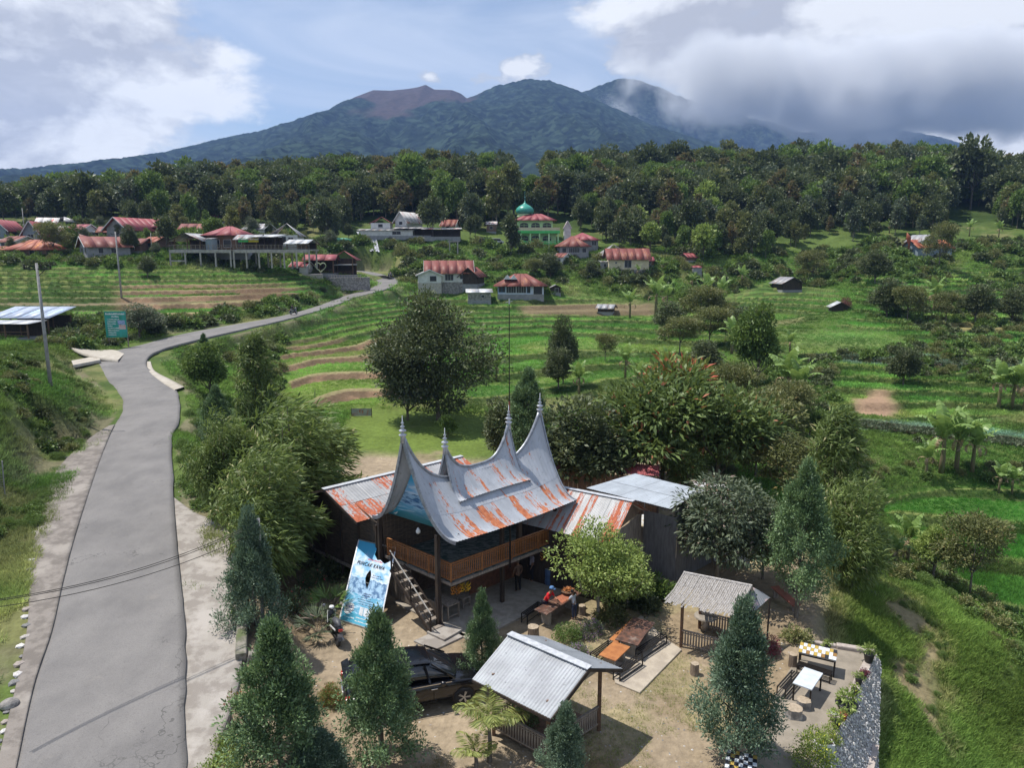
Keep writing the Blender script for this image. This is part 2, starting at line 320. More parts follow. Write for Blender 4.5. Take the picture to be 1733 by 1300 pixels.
# road bed
near = (TY < 260)
d2 = np.full(TX.shape, 1e9); ri = np.zeros(TX.shape, int)
fk = np.zeros(TX.shape)
for k in range(0, 258, 2):
    ax, ay = RC[k, :2]; bx, by = RC[k + 2, 0] - ax, RC[k + 2, 1] - ay
    tt = np.clip(((TX - ax) * bx + (TY - ay) * by) / (bx * bx + by * by), 0, 1)
    dd = (TX - ax - tt * bx) ** 2 + (TY - ay - tt * by) ** 2; mk = dd < d2; d2[mk] = dd[mk]; ri[mk] = k; fk[mk] = k + 2 * tt[mk]
dr = np.sqrt(d2); wd = np.interp(fk, np.arange(260), RWD); rz = np.interp(fk, np.arange(260), RC[:, 2])
side = TX - RC[ri, 0]
extR = np.where((TY < 47) & (side > 0), 3.0, .6); extL = np.where((TY < 52) & (side < 0), 2.5, .5)
ext = np.where(side > 0, extR, extL)
wr = 1 - sstep(dr, wd + ext, wd + ext + np.where(side < 0, 3.4, 1.6))
wr = np.where(TY > 262, 0, wr); 
TZ2 = TZ2 * (1 - wr) + (rz - .12) * wr
# colours
def C(*c): return np.array(c)
lush, paddy, bright, yel, dark, dry, soil, sand, clay = C(.090, .132, .032), C(.072, .135, .030), C(.094, .178, .038), C(.165, .195, .055), C(.036, .066, .016), C(.22, .185, .095), C(.15, .10, .062), C(.30, .238, .165), C(.25, .16, .10)
def mix(a, b, w): return a * (1 - w[..., None]) + b * w[..., None]
n1 = fbm(TX, TY, 3.5, 4); n2 = fbm(TX, TY, 16, 3); n3 = fbm(TX + 300, TY, 40, 3)
colr = mix(np.broadcast_to(lush, TX.shape + (3,)), dark, sstep(n1 + n2 * .5, -.05, .35) * .5)
colr = mix(colr, dry, sstep(n2 - n1 * .4, .16, .45) * .5)
hsh = _tab[(fl.astype(int) * 7 + (np.floor(TX / 23 + n3 * 2).astype(int)) * 13) & 255, (fl.astype(int) * 31) & 255]
pad = mix(np.broadcast_to(paddy, TX.shape + (3,)), bright, sstep(hsh, .3, .6)); pad = mix(pad, yel, sstep(hsh, .62, .8) * .65)
pad = mix(pad, C(.10, .125, .05), sstep(hsh, .9, .95) * .6)
pad = mix(pad, lush, sstep(n1, 0, .3) * .35)
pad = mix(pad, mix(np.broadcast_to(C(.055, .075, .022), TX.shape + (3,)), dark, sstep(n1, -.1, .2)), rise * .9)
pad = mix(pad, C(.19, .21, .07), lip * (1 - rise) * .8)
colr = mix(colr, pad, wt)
sl = np.maximum(Z_SOIL, Z_SOILC)
colr = mix(colr, mix(np.broadcast_to(soil, TX.shape + (3,)), clay, sstep(n1, 0, .2)), sl * np.maximum(rise, sstep(hsh, .74, .8) * .55) * .95)
colr = mix(colr, dry * 1.15, sl * lip * .9)
colr = mix(colr, C(.15, .19, .045), Z_SOILC * (1 - rise) * (1 - lip) * .55)
colr = mix(colr, C(.135, .190, .055), Z_POND)
gold = zone([(1560, 548), (1800, 548), (1800, 562), (1570, 560)], 2); colr = mix(colr, C(.26, .22, .09), gold * .9)
cab = np.maximum(zone([(1400, 600), (1560, 602), (1800, 615), (1800, 630), (1560, 616), (1400, 610)], 1), zone([(1350, 700), (1560, 722), (1800, 745), (1800, 758), (1560, 736), (1350, 712)], 1)); colr = mix(colr, C(.15, .20, .15), cab * .8)
scar = zone([(1445, 665), (1500, 650), (1520, 690), (1490, 712), (1450, 700)], 2); colr = mix(colr, C(.30, .20, .13), scar * sstep(n1, -.25, .05))
ploughed = zone([(-80, 505), (270, 500), (270, 524), (-80, 530)], 2); colr = mix(colr, C(.19, .14, .095), ploughed * (1 - rise) * .8)
ploughed2 = zone([(880, 512), (1110, 512), (1110, 530), (880, 530)], 2); colr = mix(colr, C(.20, .14, .09), ploughed2 * .8)
cut = zone([(400, 482), (480, 482), (475, 506), (400, 504)], 2); colr = mix(colr, C(.16, .105, .065), cut * .85)
colr = mix(colr, mix(np.broadcast_to(C(.12, .17, .035), TX.shape + (3,)), C(.25, .20, .13), sstep(ppy + n1 * 60 + n2 * 60, 745, 785)), Z_FLAT)
RBflat = Z_RB * (1 - rise) * (1 - lip); colr = mix(colr, C(.048, .125, .020), RBflat * .8)
colr = mix(colr, C(.13, .165, .05), crest * sstep(n2, -.2, .3) * .5); colr = mix(colr, C(.25, .20, .115), crest * sstep(fbm(TX, TY, 4, 4) + .55 * np.exp(-((ppx - 1560 - (ppy - 1100) * .15) / 60) ** 2), .12, .36) * .9)
colr = mix(colr, dark * .9, sstep(TY, 225, 255) * .85)
yc = mix(np.broadcast_to(sand, TX.shape + (3,)), C(.25, .19, .12), sstep(n1, -.1, .25) * .8); yc = mix(yc, C(.30, .255, .14), sstep(fbm(TX, TY, 2.2, 4), .0, .2) * .6 * (TX > 0))
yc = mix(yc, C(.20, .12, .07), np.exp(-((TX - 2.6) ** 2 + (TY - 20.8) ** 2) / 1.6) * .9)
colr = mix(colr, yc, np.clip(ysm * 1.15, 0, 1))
vergeL = wr * (dr > wd + .1); colr = mix(colr, C(.21, .17, .12), np.clip(vergeL * sstep(n1, -.2, .25), 0, 1) * .6)
# --- terrain object
SUB = None
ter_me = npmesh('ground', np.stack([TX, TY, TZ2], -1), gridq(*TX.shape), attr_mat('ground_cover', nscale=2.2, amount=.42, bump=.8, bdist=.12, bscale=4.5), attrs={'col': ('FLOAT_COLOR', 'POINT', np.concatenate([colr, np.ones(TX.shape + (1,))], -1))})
ter_me['kind'] = 'structure'
def ground(x, y):
    x = np.asarray(x, float); y = np.asarray(y, float)
    j = np.clip(np.searchsorted(ys, y) - 1, 0, len(ys) - 2); ft = np.clip((y - ys[j]) / (ys[j + 1] - ys[j]), 0, 1)
    s = np.clip((x / (.86 * (y + 45)) + 1) / 2 * (NC - 1), 0, NC - 1.001); i = s.astype(int); fs = s - i
    return (TZ2[j, i] * (1 - fs) + TZ2[j, i + 1] * fs) * (1 - ft) + (TZ2[j + 1, i] * (1 - fs) + TZ2[j + 1, i + 1] * fs) * ft
def gz(x, y): return float(ground(x, y))
def G(px, py):
    """where the line of sight through a picture point meets the ground"""
    a, b, c = ray(px, py); t = np.arange(16, 620, .15) / b
    h = CAMH + c * t - ground(a * t, b * t); k = np.argmax(h < 0)
    if h[k] >= 0: k = len(t) - 1
    return Vector((a * t[k], b * t[k], gz(a * t[k], b * t[k])))

def ground_col(x, y):
    j = np.clip(np.searchsorted(ys, y) - 1, 0, len(ys) - 2); i = np.clip(((x / (.86 * (y + 45)) + 1) / 2 * (NC - 1)).astype(int), 0, NC - 2)
    return colr[j, i]
# ------------------------------------------------------------------ road and concrete
def strip(name, Lp, Rp, mat, cols=14, lift=0.0, crown=0.0, skirt=.25):
    n = len(Lp); t = np.linspace(0, 1, cols)
    V = Lp[:, None, :] * (1 - t[None, :, None]) + Rp[:, None, :] * t[None, :, None]
    V[..., 2] += lift + crown * (1 - (2 * t - 1) ** 2)[None, :]
    a = V[:, :1].copy(); a[..., 2] -= skirt; b = V[:, -1:].copy(); b[..., 2] -= skirt
    V = np.concatenate([a, V, b], 1)
    o = npmesh(name, V, gridq(n, cols + 2), mat); o['kind'] = 'structure'
    return o
def asphalt():
    m, n, l = newmat('asphalt')
    g = N(n, 'ShaderNodeNewGeometry'); b = N(n, 'ShaderNodeBsdfPrincipled'); b.inputs['Roughness'].default_value = .85; b.inputs['Specular IOR Level'].default_value = .2
    def nz(s, d=6, r=.6, st=(1, 1, 1)):
        mp = N(n, 'ShaderNodeMapping'); l.new(g.outputs['Position'], mp.inputs[0]); mp.inputs[3].default_value = st
        t = N(n, 'ShaderNodeTexNoise'); t.inputs['Scale'].default_value = s; t.inputs['Detail'].default_value = d; t.inputs['Roughness'].default_value = r; l.new(mp.outputs[0], t.inputs['Vector']); return t.outputs['Fac']
    c = mixc(n, l, sm(n, l, nz(.35, 6), .3, .7), (.155, .148, .145), (.215, .204, .196))
    c = mixc(n, l, mth(n, l, 'MULTIPLY', sm(n, l, nz(.9, 5, .6, (1.1, .5, 1)), .40, .70), .35), c, (.25, .238, .226))
    c = mixc(n, l, mth(n, l, 'MULTIPLY', sm(n, l, nz(22, 4, .75), .48, .66), .5), c, (.105, .10, .095))
    c = mixc(n, l, mth(n, l, 'MULTIPLY', sm(n, l, nz(31, 4, .75), .56, .70), .5), c, (.32, .305, .29))
    v = N(n, 'ShaderNodeTexVoronoi', feature='DISTANCE_TO_EDGE'); v.inputs['Scale'].default_value = .35; mpv = N(n, 'ShaderNodeVectorMath', operation='ADD')
    tn = N(n, 'ShaderNodeTexNoise'); tn.inputs['Scale'].default_value = 2; l.new(g.outputs['Position'], tn.inputs['Vector']); l.new(g.outputs['Position'], mpv.inputs[0]); l.new(tn.outputs['Color'], mpv.inputs[1]); l.new(mpv.outputs[0], v.inputs['Vector'])
    crack = mth(n, l, 'MULTIPLY', mth(n, l, 'LESS_THAN', v.outputs['Distance'], .006), sm(n, l, nz(.12), .5, .6))
    c = mixc(n, l, mth(n, l, 'MULTIPLY', crack, .6), c, (.07, .068, .065))
    c = mixc(n, l, mth(n, l, 'MULTIPLY', sm(n, l, nz(3.5, 7, .7), .58, .70), .25), c, (.10, .095, .09))
    c = mixc(n, l, mth(n, l, 'MULTIPLY', sm(n, l, nz(.8, 8, .7), .60, .70), .25), c, (.30, .27, .235))
    l.new(c, b.inputs['Base Color'])
    bp = N(n, 'ShaderNodeBump'); bp.inputs['Strength'].default_value = .35; bp.inputs['Distance'].default_value = .01; l.new(nz(60, 3), bp.inputs['Height']); l.new(bp.outputs[0], b.inputs['Normal'])
    o = N(n, 'ShaderNodeOutputMaterial'); l.new(b.outputs[0], o.inputs[0]); return m
rj = np.array([fbm(np.array([i * .8]), np.array([3.0]), 3, 3)[0] for i in range(260)]) * .22
dirn = (RR - RL); dirn /= np.linalg.norm(dirn, axis=1)[:, None]
road = strip('road', RL + dirn * rj[:, None], RR - dirn * rj[::-1, None] * .5, asphalt(), 18, 0, .04)
conc = M('old_concrete', (.34, .31, .275), (.25, .222, .195), 1.6, .9, .7, 22, c3=(.40, .365, .33), det=12, lo=.42, hi=.58)
conc2 = M('stained_concrete', (.235, .208, .185), (.165, .145, .128), 1.5, .9, .7, 22, c3=(.30, .27, .24), det=12, lo=.42, hi=.58)
def px_strip(name, pairs, mat, n=60, lift=0.0, cols=10):
    L_ = resample([PZ(a, b, z) for a, b, c, d, z in pairs], n); R_ = resample([PZ(c, d, z2) for a, b, c, d, z2 in pairs], n)
    return strip(name, L_, R_, mat, cols, lift, 0, .3)
px_strip('concrete_apron', [(304, 1340, 350, 1340, .86), (303, 1300, 356, 1300, .96), (304, 1161, 405, 1150, 1.28), (304, 1069, 408, 1068, 1.62), (297, 977, 404, 972, 2.02), (290, 915, 398, 900, 2.38), (287, 868, 330, 866, 2.62), (290, 840, 293, 840, 2.75)], conc, lift=-.035)
px_strip('concrete_shoulder', [(-15, 1340, 20, 1340, .8), (-5, 1300, 28, 1300, 1.0), (28, 1161, 58, 1161, 1.35), (46, 1069, 88, 1069, 1.7), (52, 977, 109, 977, 2.1), (62, 898, 130, 898, 2.55), (95, 800, 164, 795, 3.05), (150, 745, 184, 742, 3.38), (185, 722, 194, 720, 3.55)], conc2, lift=.085)
px_strip('side_path', [(200, 611, 222, 588, 5.0), (165, 606, 172, 588, 5.15), (138, 598, 145, 585, 5.45), (118, 588, 112, 581, 5.8)], M('pale_concrete', (.46, .42, .36), (.38, .34, .28), 1.5, .9, .3), 20, .1)
px_strip('driveway_slab', [(166, 604, 170, 611, 5.0), (121, 612, 124, 620, 5.05)], MATS['pale_concrete'], 8, .12)
px_strip('road_kerb', [(248, 612, 255, 612, 4.8), (252, 628, 262, 628, 4.62), (272, 645, 290, 643, 4.35), (296, 660, 312, 655, 4.15)], MATS['pale_concrete'], 30, .02, 4)
# paved apron in front of the house
def slab(name, pts, z, h, mat, kind='structure', parent=None):
    bm = bmesh.new(); top = [bm.verts.new((p[0], p[1], z)) for p in pts]; bot = [bm.verts.new((p[0], p[1], z - h)) for p in pts]
    bm.faces.new(top); n = len(pts)
    for i in range(n): bm.faces.new((top[i], bot[i], bot[(i + 1) % n], top[(i + 1) % n]))
    bmesh.ops.recalc_face_normals(bm, faces=bm.faces)
    bmesh.ops.bevel(bm, geom=[e for e in bm.edges if len(e.link_faces) == 2], offset=.012, segments=1, affect='EDGES')
    me = bpy.data.meshes.new(name); bm.to_mesh(me); bm.free(); me.materials.append(mat)
    o = bpy.data.objects.new(name, me); COL.objects.link(o)
    if kind: o['kind'] = kind
    if parent: o.parent = parent
    return o
# ------------------------------------------------------------------ mountains
def mountain_mat(name, c_low, c_mid, c_bare=None, zb=0):
    m, n, l = newmat(name); g = N(n, 'ShaderNodeNewGeometry'); a = N(n, 'ShaderNodeAttribute', attribute_name='bare')
    t = N(n, 'ShaderNodeTexNoise'); t.inputs['Scale'].default_value = .045; t.inputs['Detail'].default_value = 6; t.inputs['Roughness'].default_value = .75; l.new(g.outputs['Position'], t.inputs['Vector'])
    t2 = N(n, 'ShaderNodeTexNoise'); t2.inputs['Scale'].default_value = .003; t2.inputs['Detail'].default_value = 4; l.new(g.outputs['Position'], t2.inputs['Vector'])
    c = mixc(n, l, sm(n, l, t.outputs['Fac'], .35, .68), c_low, c_mid)
    c = mixc(n, l, mth(n, l, 'MULTIPLY', sm(n, l, t2.outputs['Fac'], .45, .65), .5), c, tuple(x * 1.5 for x in c_mid))
    vo = N(n, 'ShaderNodeTexVoronoi'); vo.inputs['Scale'].default_value = .055; l.new(g.outputs['Position'], vo.inputs['Vector']); sv_ = N(n, 'ShaderNodeSeparateColor'); l.new(vo.outputs['Color'], sv_.inputs[0])
    c = mixc(n, l, mth(n, l, 'MULTIPLY', sm(n, l, sv_.outputs[0], .45, .9), .75), c, tuple(x * 2.3 for x in c_mid))
    c = mixc(n, l, mth(n, l, 'MULTIPLY', sm(n, l, sv_.outputs[1], .6, .8), .8), c, tuple(x * .35 for x in c_low))
    if c_bare: c = mixc(n, l, a.outputs['Fac'], c, mixc(n, l, sm(n, l, t.outputs['Fac'], .3, .7), c_bare, tuple(x * .6 for x in c_bare)))
    b = N(n, 'ShaderNodeBsdfPrincipled'); b.inputs['Roughness'].default_value = 1; b.inputs['Specular IOR Level'].default_value = 0; l.new(c, b.inputs['Base Color'])
    o = N(n, 'ShaderNodeOutputMaterial'); l.new(b.outputs[0], o.inputs[0]); return m
def mountain(name, sil, D, y0, y1, dx, dy, gul, mat, z0=40, lump=9, lumps=26, bare=None, back=1.0, powr=1.35, seed=0, x0=None, x1=None):
    sil = [(PD(a, b, D)) for a, b in sil]; sx = np.array([p.x for p in sil]); sz = np.array([p.z for p in sil])
    X = np.arange(x0 if x0 is not None else sx[0], x1 if x1 is not None else sx[-1], dx); Yv = np.arange(y0, y1, dy); XX, YY = np.meshgrid(X, Yv)
    w = fbm(XX + seed, YY, 500, 3) * 260 * sstep(np.abs(YY - D), 0, 900)
    top = np.interp(XX, sx, sz)
    # smoothed profile for lower slopes, sharp one at the ridge
    ks = np.interp(X, sx, sz); kk = np.ones(61) / 61; sms = np.convolve(np.pad(ks, 30, mode='edge'), kk, 'valid'); top2 = np.interp(XX + w, X, sms)
    t = np.where(YY < D, (YY - y0) / (D - y0), 1 - (YY - D) / (y1 - D) * back); t = np.clip(t, 0, 1)
    f = t ** powr; tp = top * sstep(t, .7, 1) + top2 * (1 - sstep(t, .7, 1))
    Zz = z0 + (tp - z0) * f
    g1 = np.abs(fbm(XX + seed * 3 + w * .6, YY * .22, 240, 3)); g2 = np.abs(fbm(XX + seed + w * .4, YY * .3, 90, 3))
    Zz -= gul * (g1 * 2.0 + g2 * .8 - .35) * np.clip(t * (1 - t) * 4.2, 0, 1) ** .8 * np.clip((tp - z0 - 120) / 420, 0.02, 1)
    # tree canopy relief: rounded crowns from a jittered cell pattern
    if bare is not None: br = bare(XX, YY, Zz)
    else: br = np.zeros_like(Zz)
    cxi = XX / lumps; cyi = YY / lumps; best = np.full(XX.shape, 9.0)
    for i in (-1, 0, 1):
        for j in (-1, 0, 1):
            a = np.floor(cxi).astype(int) + i; b = np.floor(cyi).astype(int) + j
            jx = _tab[a & 255, b & 255]; jy = _tab[(a * 7 + 3) & 255, (b * 5 + 1) & 255]
            best = np.minimum(best, (cxi - a - jx) ** 2 + (cyi - b - jy) ** 2)
    Zz += ((1 - br) * lump * (1 - np.clip(best, 0, 1)) + (1 - br) * fbm(XX, YY, lumps * 3, 3) * lump * .9) * sstep(YY, y0 + 60, y0 + 500)
    o = npmesh(name, np.stack([XX, YY, Zz], -1), gridq(*XX.shape), mat, attrs={'bare': ('FLOAT', 'POINT', br)}); o['kind'] = 'structure'
    return o
def bare1(x, y, z):
    s = PD(660, 170, 3100); e = sstep(z + fbm(x, y, 140, 4) * 170 - np.maximum(np.abs(x - s.x - 90) - 160, 0) * 1.1, 480, 570) * (y > 1800)
    return np.clip(e, 0, 1)
mountain('volcano_slope', [(-260, 345), (-100, 325), (0, 309), (100, 290), (200, 272), (300, 257), (400, 232), (470, 217), (530, 196), (560, 186), (600, 164), (632, 152), (660, 153), (690, 150), (708, 147), (720, 143), (735, 151), (765, 152), (780, 158), (790, 166), (800, 163), (815, 157), (840, 148), (870, 140), (900, 136), (930, 138), (960, 147), (990, 160), (1040, 186), (1100, 212), (1180, 238), (1260, 258), (1400, 280), (1733, 300), (2000, 315)],
         3100, 640, 3600, 6.0, 7.5, 62, mountain_mat('volcano_forest', (.010, .017, .013), (.020, .031, .021), (.085, .064, .058)), bare=bare1, z0=22, lump=8, lumps=18, seed=40)
mountain('distant_ridge', [(820, 190), (900, 175), (960, 162), (1000, 150), (1025, 140), (1050, 133), (1080, 134), (1120, 150), (1180, 175), (1240, 190), (1300, 205), (1370, 230), (1440, 255), (1560, 285), (1733, 310)], 4900, 3800, 5400, 11, 14, 80, mountain_mat('ridge_forest', (.012, .022, .020), (.026, .036, .026)), z0=60, lump=12, lumps=32, seed=900, powr=1.0)
mountain('far_ridge', [(1150, 240), (1300, 228), (1400, 222), (1460, 219), (1510, 215), (1550, 224), (1590, 232), (1640, 246), (1700, 262), (1760, 272), (1900, 300), (2100, 330)], 6200, 5250, 6700, 14, 20, 60, mountain_mat('far_forest', (.012, .022, .022), (.022, .030, .026)), z0=60, lump=12, lumps=36, seed=1700, powr=1.0)
# ------------------------------------------------------------------ builders
class MB:
    """collects simple solids and links them as ONE mesh object"""
    def __init__(s): s.v = []; s.f = []
    def add(s, V, Fc):
        b = len(s.v); s.v += [tuple(p) for p in V]; s.f += [tuple(b + i for i in f) for f in Fc]; return s
    def box(s, c, d, rot=None):
        x, y, z = d[0] / 2, d[1] / 2, d[2] / 2
        V = [Vector((a * x, b * y, e * z)) for a in (-1, 1) for b in (-1, 1) for e in (-1, 1)]
        if rot: V = [rot @ p for p in V]
        c = Vector(c); return s.add([p + c for p in V], [(0, 1, 3, 2), (4, 6, 7, 5), (0, 4, 5, 1), (2, 3, 7, 6), (0, 2, 6, 4), (1, 5, 7, 3)])
    def bar(s, p, q, w, h=None, up=(0, 0, 1)):
        p = Vector(p); q = Vector(q); d = q - p; L = d.length; d.normalize(); u = Vector(up)
        if abs(d.dot(u)) > .98: u = Vector((0, 1, 0))
        r = d.cross(u).normalized(); u = r.cross(d)
        h = h or w; c = (p + q) / 2
        V = [c + d * (a * L / 2) + r * (b * w / 2) + u * (e * h / 2) for a in (-1, 1) for b in (-1, 1) for e in (-1, 1)]
        return s.add(V, [(0, 1, 3, 2), (4, 6, 7, 5), (0, 4, 5, 1), (2, 3, 7, 6), (0, 2, 6, 4), (1, 5, 7, 3)])
    def tube(s, pts, rad, n=8, cap=True):
        pts = [Vector(p) for p in pts]; k = len(pts)
        if not hasattr(rad, '__len__'): rad = [rad] * k
        V = []; 
        for i, p in enumerate(pts):
            d = (pts[min(i + 1, k - 1)] - pts[max(i - 1, 0)]).normalized(); u = Vector((0, 0, 1)) if abs(d.z) < .9 else Vector((0, 1, 0))
            r = d.cross(u).normalized(); u = r.cross(d)
            V += [p + (r * math.cos(2 * math.pi * j / n) + u * math.sin(2 * math.pi * j / n)) * rad[i] for j in range(n)]
        Fc = [(i * n + j, i * n + (j + 1) % n, (i + 1) * n + (j + 1) % n, (i + 1) * n + j) for i in range(k - 1) for j in range(n)]
        if cap: Fc += [tuple(range(n - 1, -1, -1)), tuple((k - 1) * n + j for j in range(n))]
        return s.add(V, Fc)
    def lathe(s, prof, c=(0, 0, 0), n=14, axis=None):
        c = Vector(c); V = []
        for r, z in prof:
            for j in range(n):
                p = Vector((r * math.cos(2 * math.pi * j / n), r * math.sin(2 * math.pi * j / n), z))
                V.append(c + (axis @ p if axis else p))
        k = len(prof)
        Fc = [(i * n + j, i * n + (j + 1) % n, (i + 1) * n + (j + 1) % n, (i + 1) * n + j) for i in range(k - 1) for j in range(n)]
        Fc += [tuple(range(n - 1, -1, -1)), tuple((k - 1) * n + j for j in range(n))]
        return s.add(V, Fc)
    def poly(s, P, thick):
        """flat polygon given a thickness vector"""
        P = [Vector(p) for p in P]; t = Vector(thick); n = len(P)
        return s.add(P + [p - t for p in P], [tuple(range(n)), tuple(range(2 * n - 1, n - 1, -1))] + [(i, n + i, n + (i + 1) % n, (i + 1) % n) for i in range(n)])
    def mesh(s, name, mat, smooth=False):
        me = bpy.data.meshes.new(name); me.from_pydata(s.v, [], s.f); me.update()
        bm = bmesh.new(); bm.from_mesh(me); bmesh.ops.recalc_face_normals(bm, faces=bm.faces); bm.to_mesh(me); bm.free()
        if mat: me.materials.append(mat)
        if smooth: me.polygons.foreach_set('use_smooth', [True] * len(me.polygons))
        return me
    def build(s, name, mat, parent=None, smooth=False, bevel=0):
        o = bpy.data.objects.new(name, s.mesh(name, mat, smooth)); COL.objects.link(o)
        if parent: o.parent = parent
        if bevel:
            b = o.modifiers.new('b', 'BEVEL'); b.width = bevel; b.segments = 2; b.limit_method = 'ANGLE'
        return o
def part(name, me, parent, loc=(0, 0, 0), rot=(0, 0, 0), scl=(1, 1, 1)):
    o = bpy.data.objects.new(name, me); COL.objects.link(o); o.parent = parent; o.location = loc; o.rotation_euler = rot; o.scale = scl
    return o
def tag(o, label, cat, group=None, kind=None):
    o['label'] = label; o['category'] = cat
    if group: o['group'] = group
    if kind: o['kind'] = kind
    return o
def thing(name, label, cat, loc=(0, 0, 0), rz=0, group=None, scale=1):
    o = bpy.data.objects.new(name, None); COL.objects.link(o); o.location = loc; o.rotation_euler = (0, 0, rz); o.empty_display_size = .3
    o.scale = (scale,) * 3 if not hasattr(scale, '__len__') else scale
    return tag(o, label, cat, group)
def kids(o): return [c for c in bpy.data.objects if c.parent is o]
def dup(root, loc, rz, label, group=None, scale=None, kd=None):
    r = root.copy(); COL.objects.link(r); r.location = loc; r.rotation_euler = (0, 0, rz); r['label'] = label
    if group: r['group'] = group
    if scale is not None: r.scale = (scale,) * 3 if not hasattr(scale, '__len__') else scale
    for ch in (kd if kd is not None else kids(root)):
        c = ch.copy(); COL.objects.link(c); c.parent = r
    return r
# ------------------------------------------------------------------ foliage
def leafmat(name, dark, light, tip=None, trans=.25, rough=.5, tip_at=.93):
    dark = tuple(x * 1.65 for x in dark); light = tuple(x * 1.65 for x in light); tip = tip and tuple(min(x * 1.35, .8) for x in tip)
    m, n, l = newmat(name); a = N(n, 'ShaderNodeAttribute', attribute_name='tint'); oi = N(n, 'ShaderNodeObjectInfo')
    f = mth(n, l, 'ADD', a.outputs['Fac'], mth(n, l, 'MULTIPLY_ADD', oi.outputs['Random'], .24, -.12), clamp=True)
    c = mixc(n, l, f, dark, light)
    if tip: c = mixc(n, l, mth(n, l, 'GREATER_THAN', a.outputs['Fac'], tip_at), c, tip)
    b = N(n, 'ShaderNodeBsdfPrincipled'); b.inputs['Roughness'].default_value = rough; b.inputs['Specular IOR Level'].default_value = .3; l.new(c, b.inputs['Base Color'])
    t = N(n, 'ShaderNodeBsdfTranslucent'); l.new(mixc(n, l, .35, c, (.30, .38, .06)), t.inputs[0])
    mx = N(n, 'ShaderNodeMixShader'); mx.inputs[0].default_value = trans; l.new(b.outputs[0], mx.inputs[1]); l.new(t.outputs[0], mx.inputs[2])
    o = N(n, 'ShaderNodeOutputMaterial'); l.new(mx.outputs[0], o.inputs[0]); return m
def unit(v): return v / np.maximum(np.linalg.norm(v, axis=-1, keepdims=True), 1e-6)
def leaf_arrays(P, D, L, Wd, tint, r, up=(0, 0, 1), upw=.9):
    n = len(P); S = unit(np.cross(D, unit(np.array(up) * upw + r.normal(size=(n, 3)) * .55))); Nn = np.cross(S, D)
    L = np.broadcast_to(L, n)[:, None]; Wd = np.broadcast_to(Wd, n)[:, None]
    m = P + D * L * .45 + Nn * L * .06
    V = np.stack([P, m + S * Wd * .5, P + D * L - Nn * L * .10, m - S * Wd * .5], 1).reshape(-1, 3)
    return V, np.arange(n * 4).reshape(n, 4), tint
def foliage(name, mat, C_, Rc, per, L, Wd, r, out=1.0, bias=(0, 0, .2), shell=.5, tintsd=.18, squash=.8, upw=.9):
    """leaves spread through many small clumps; C_ centres, Rc radii"""
    k = len(C_); n = k * per; ci = np.repeat(np.arange(k), per)
    d = unit(r.normal(size=(n, 3))); rad = (shell + (1 - shell) * r.random(n)) * Rc[ci]
    P = C_[ci] + d * rad[:, None] * np.array([1, 1, squash])
    cen = C_.mean(0); od = unit(P - cen)
    D = unit(d * out + od * .5 * out + np.array(bias) + r.normal(size=(n, 3)) * .35)
    ct = np.clip(r.random(k), 0, 1); tint = np.clip(ct[ci] * .6 + .2 + r.normal(size=n) * tintsd, 0, 1)
    ll = L * (.7 + .6 * r.random(n))
    V, Fq, tint = leaf_arrays(P, D, ll, Wd * (.75 + .5 * r.random(n)), tint, r, upw=upw)
    return npmesh(name, V, Fq, mat, smooth=False, attrs={'tint': ('FLOAT', 'FACE', tint)}, link=False)
def crown_clumps(kind, H, Rw, k, r, low=.25):
    if kind == 'cone':
        nl = 46; t = np.sort(r.random(nl)) ** .85; zl = low * H + t * (1 - low) * H * .96; rl_ = Rw * ((1 - t) ** .72) * (.62 + .5 * r.random(nl)) * np.clip(.6 + t * 4, 0, 1); al = np.arange(nl) * 2.4 + r.random(nl) * .8
        q = r.integers(0, nl, k); f = r.random(k) ** .6; sz = (.21 * Rw * (1.15 - t))[q]
        rad = rl_[q] * (.5 + .55 * f); z = zl[q] + (f - .5) * .12 * H * (1 - t[q]) + r.normal(size=k) * sz * .55
        C_ = np.stack([rad * np.cos(al[q]) + r.normal(size=k) * sz * .6, rad * np.sin(al[q]) + r.normal(size=k) * sz * .6, z], 1); C_[:, 2] = np.clip(C_[:, 2], low * H * .7, H)
        top = np.stack([r.normal(size=30) * .06 * Rw, r.normal(size=30) * .06 * Rw, H * (.86 + .15 * r.random(30))], 1); C_[:30] = top
    elif kind == 'column':
        t = r.random(k); z = low * H + t * (1 - low) * H; rad = Rw * np.sqrt(r.random(k)) * np.clip(1.25 - t ** 3, .3, 1) * np.clip(.5 + 2 * t, 0, 1); a = r.random(k) * 6.283
        C_ = np.stack([rad * np.cos(a), rad * np.sin(a), z], 1)
    else:
        nb = {'round': 7, 'irregular': 9, 'tall': 8, 'spread': 7}[kind]
        hz = H * (1 - low) / 2; cz_ = H * low + hz; lob = []
        for i in range(nb):
            u = r.normal(size=3); u /= np.linalg.norm(u)
            s = {'round': .42, 'irregular': .62, 'tall': .6, 'spread': .55}[kind]
            lob.append((np.array([u[0] * Rw * s, u[1] * Rw * s, cz_ + u[2] * hz * (s + .05)]), (.42 + .26 * r.random()) * (1 if kind != 'irregular' else .85)))
        lob.append((np.array([0, 0, cz_ + hz * .45]), .5)); lob.append((np.array([0, 0, cz_ - hz * .1]), .6))
        C_ = []
        for i in range(k):
            c, s = lob[i % len(lob)]; u = r.normal(size=3); u /= np.linalg.norm(u); q = (.65 + .35 * r.random())
            if u[2] < -.3: u[2] *= .5
            C_.append(c + u * s * q * np.array([Rw, Rw, hz]) * .95)
        C_ = np.array(C_); C_[:, 2] = np.clip(C_[:, 2], H * low * .8, H)
    return C_
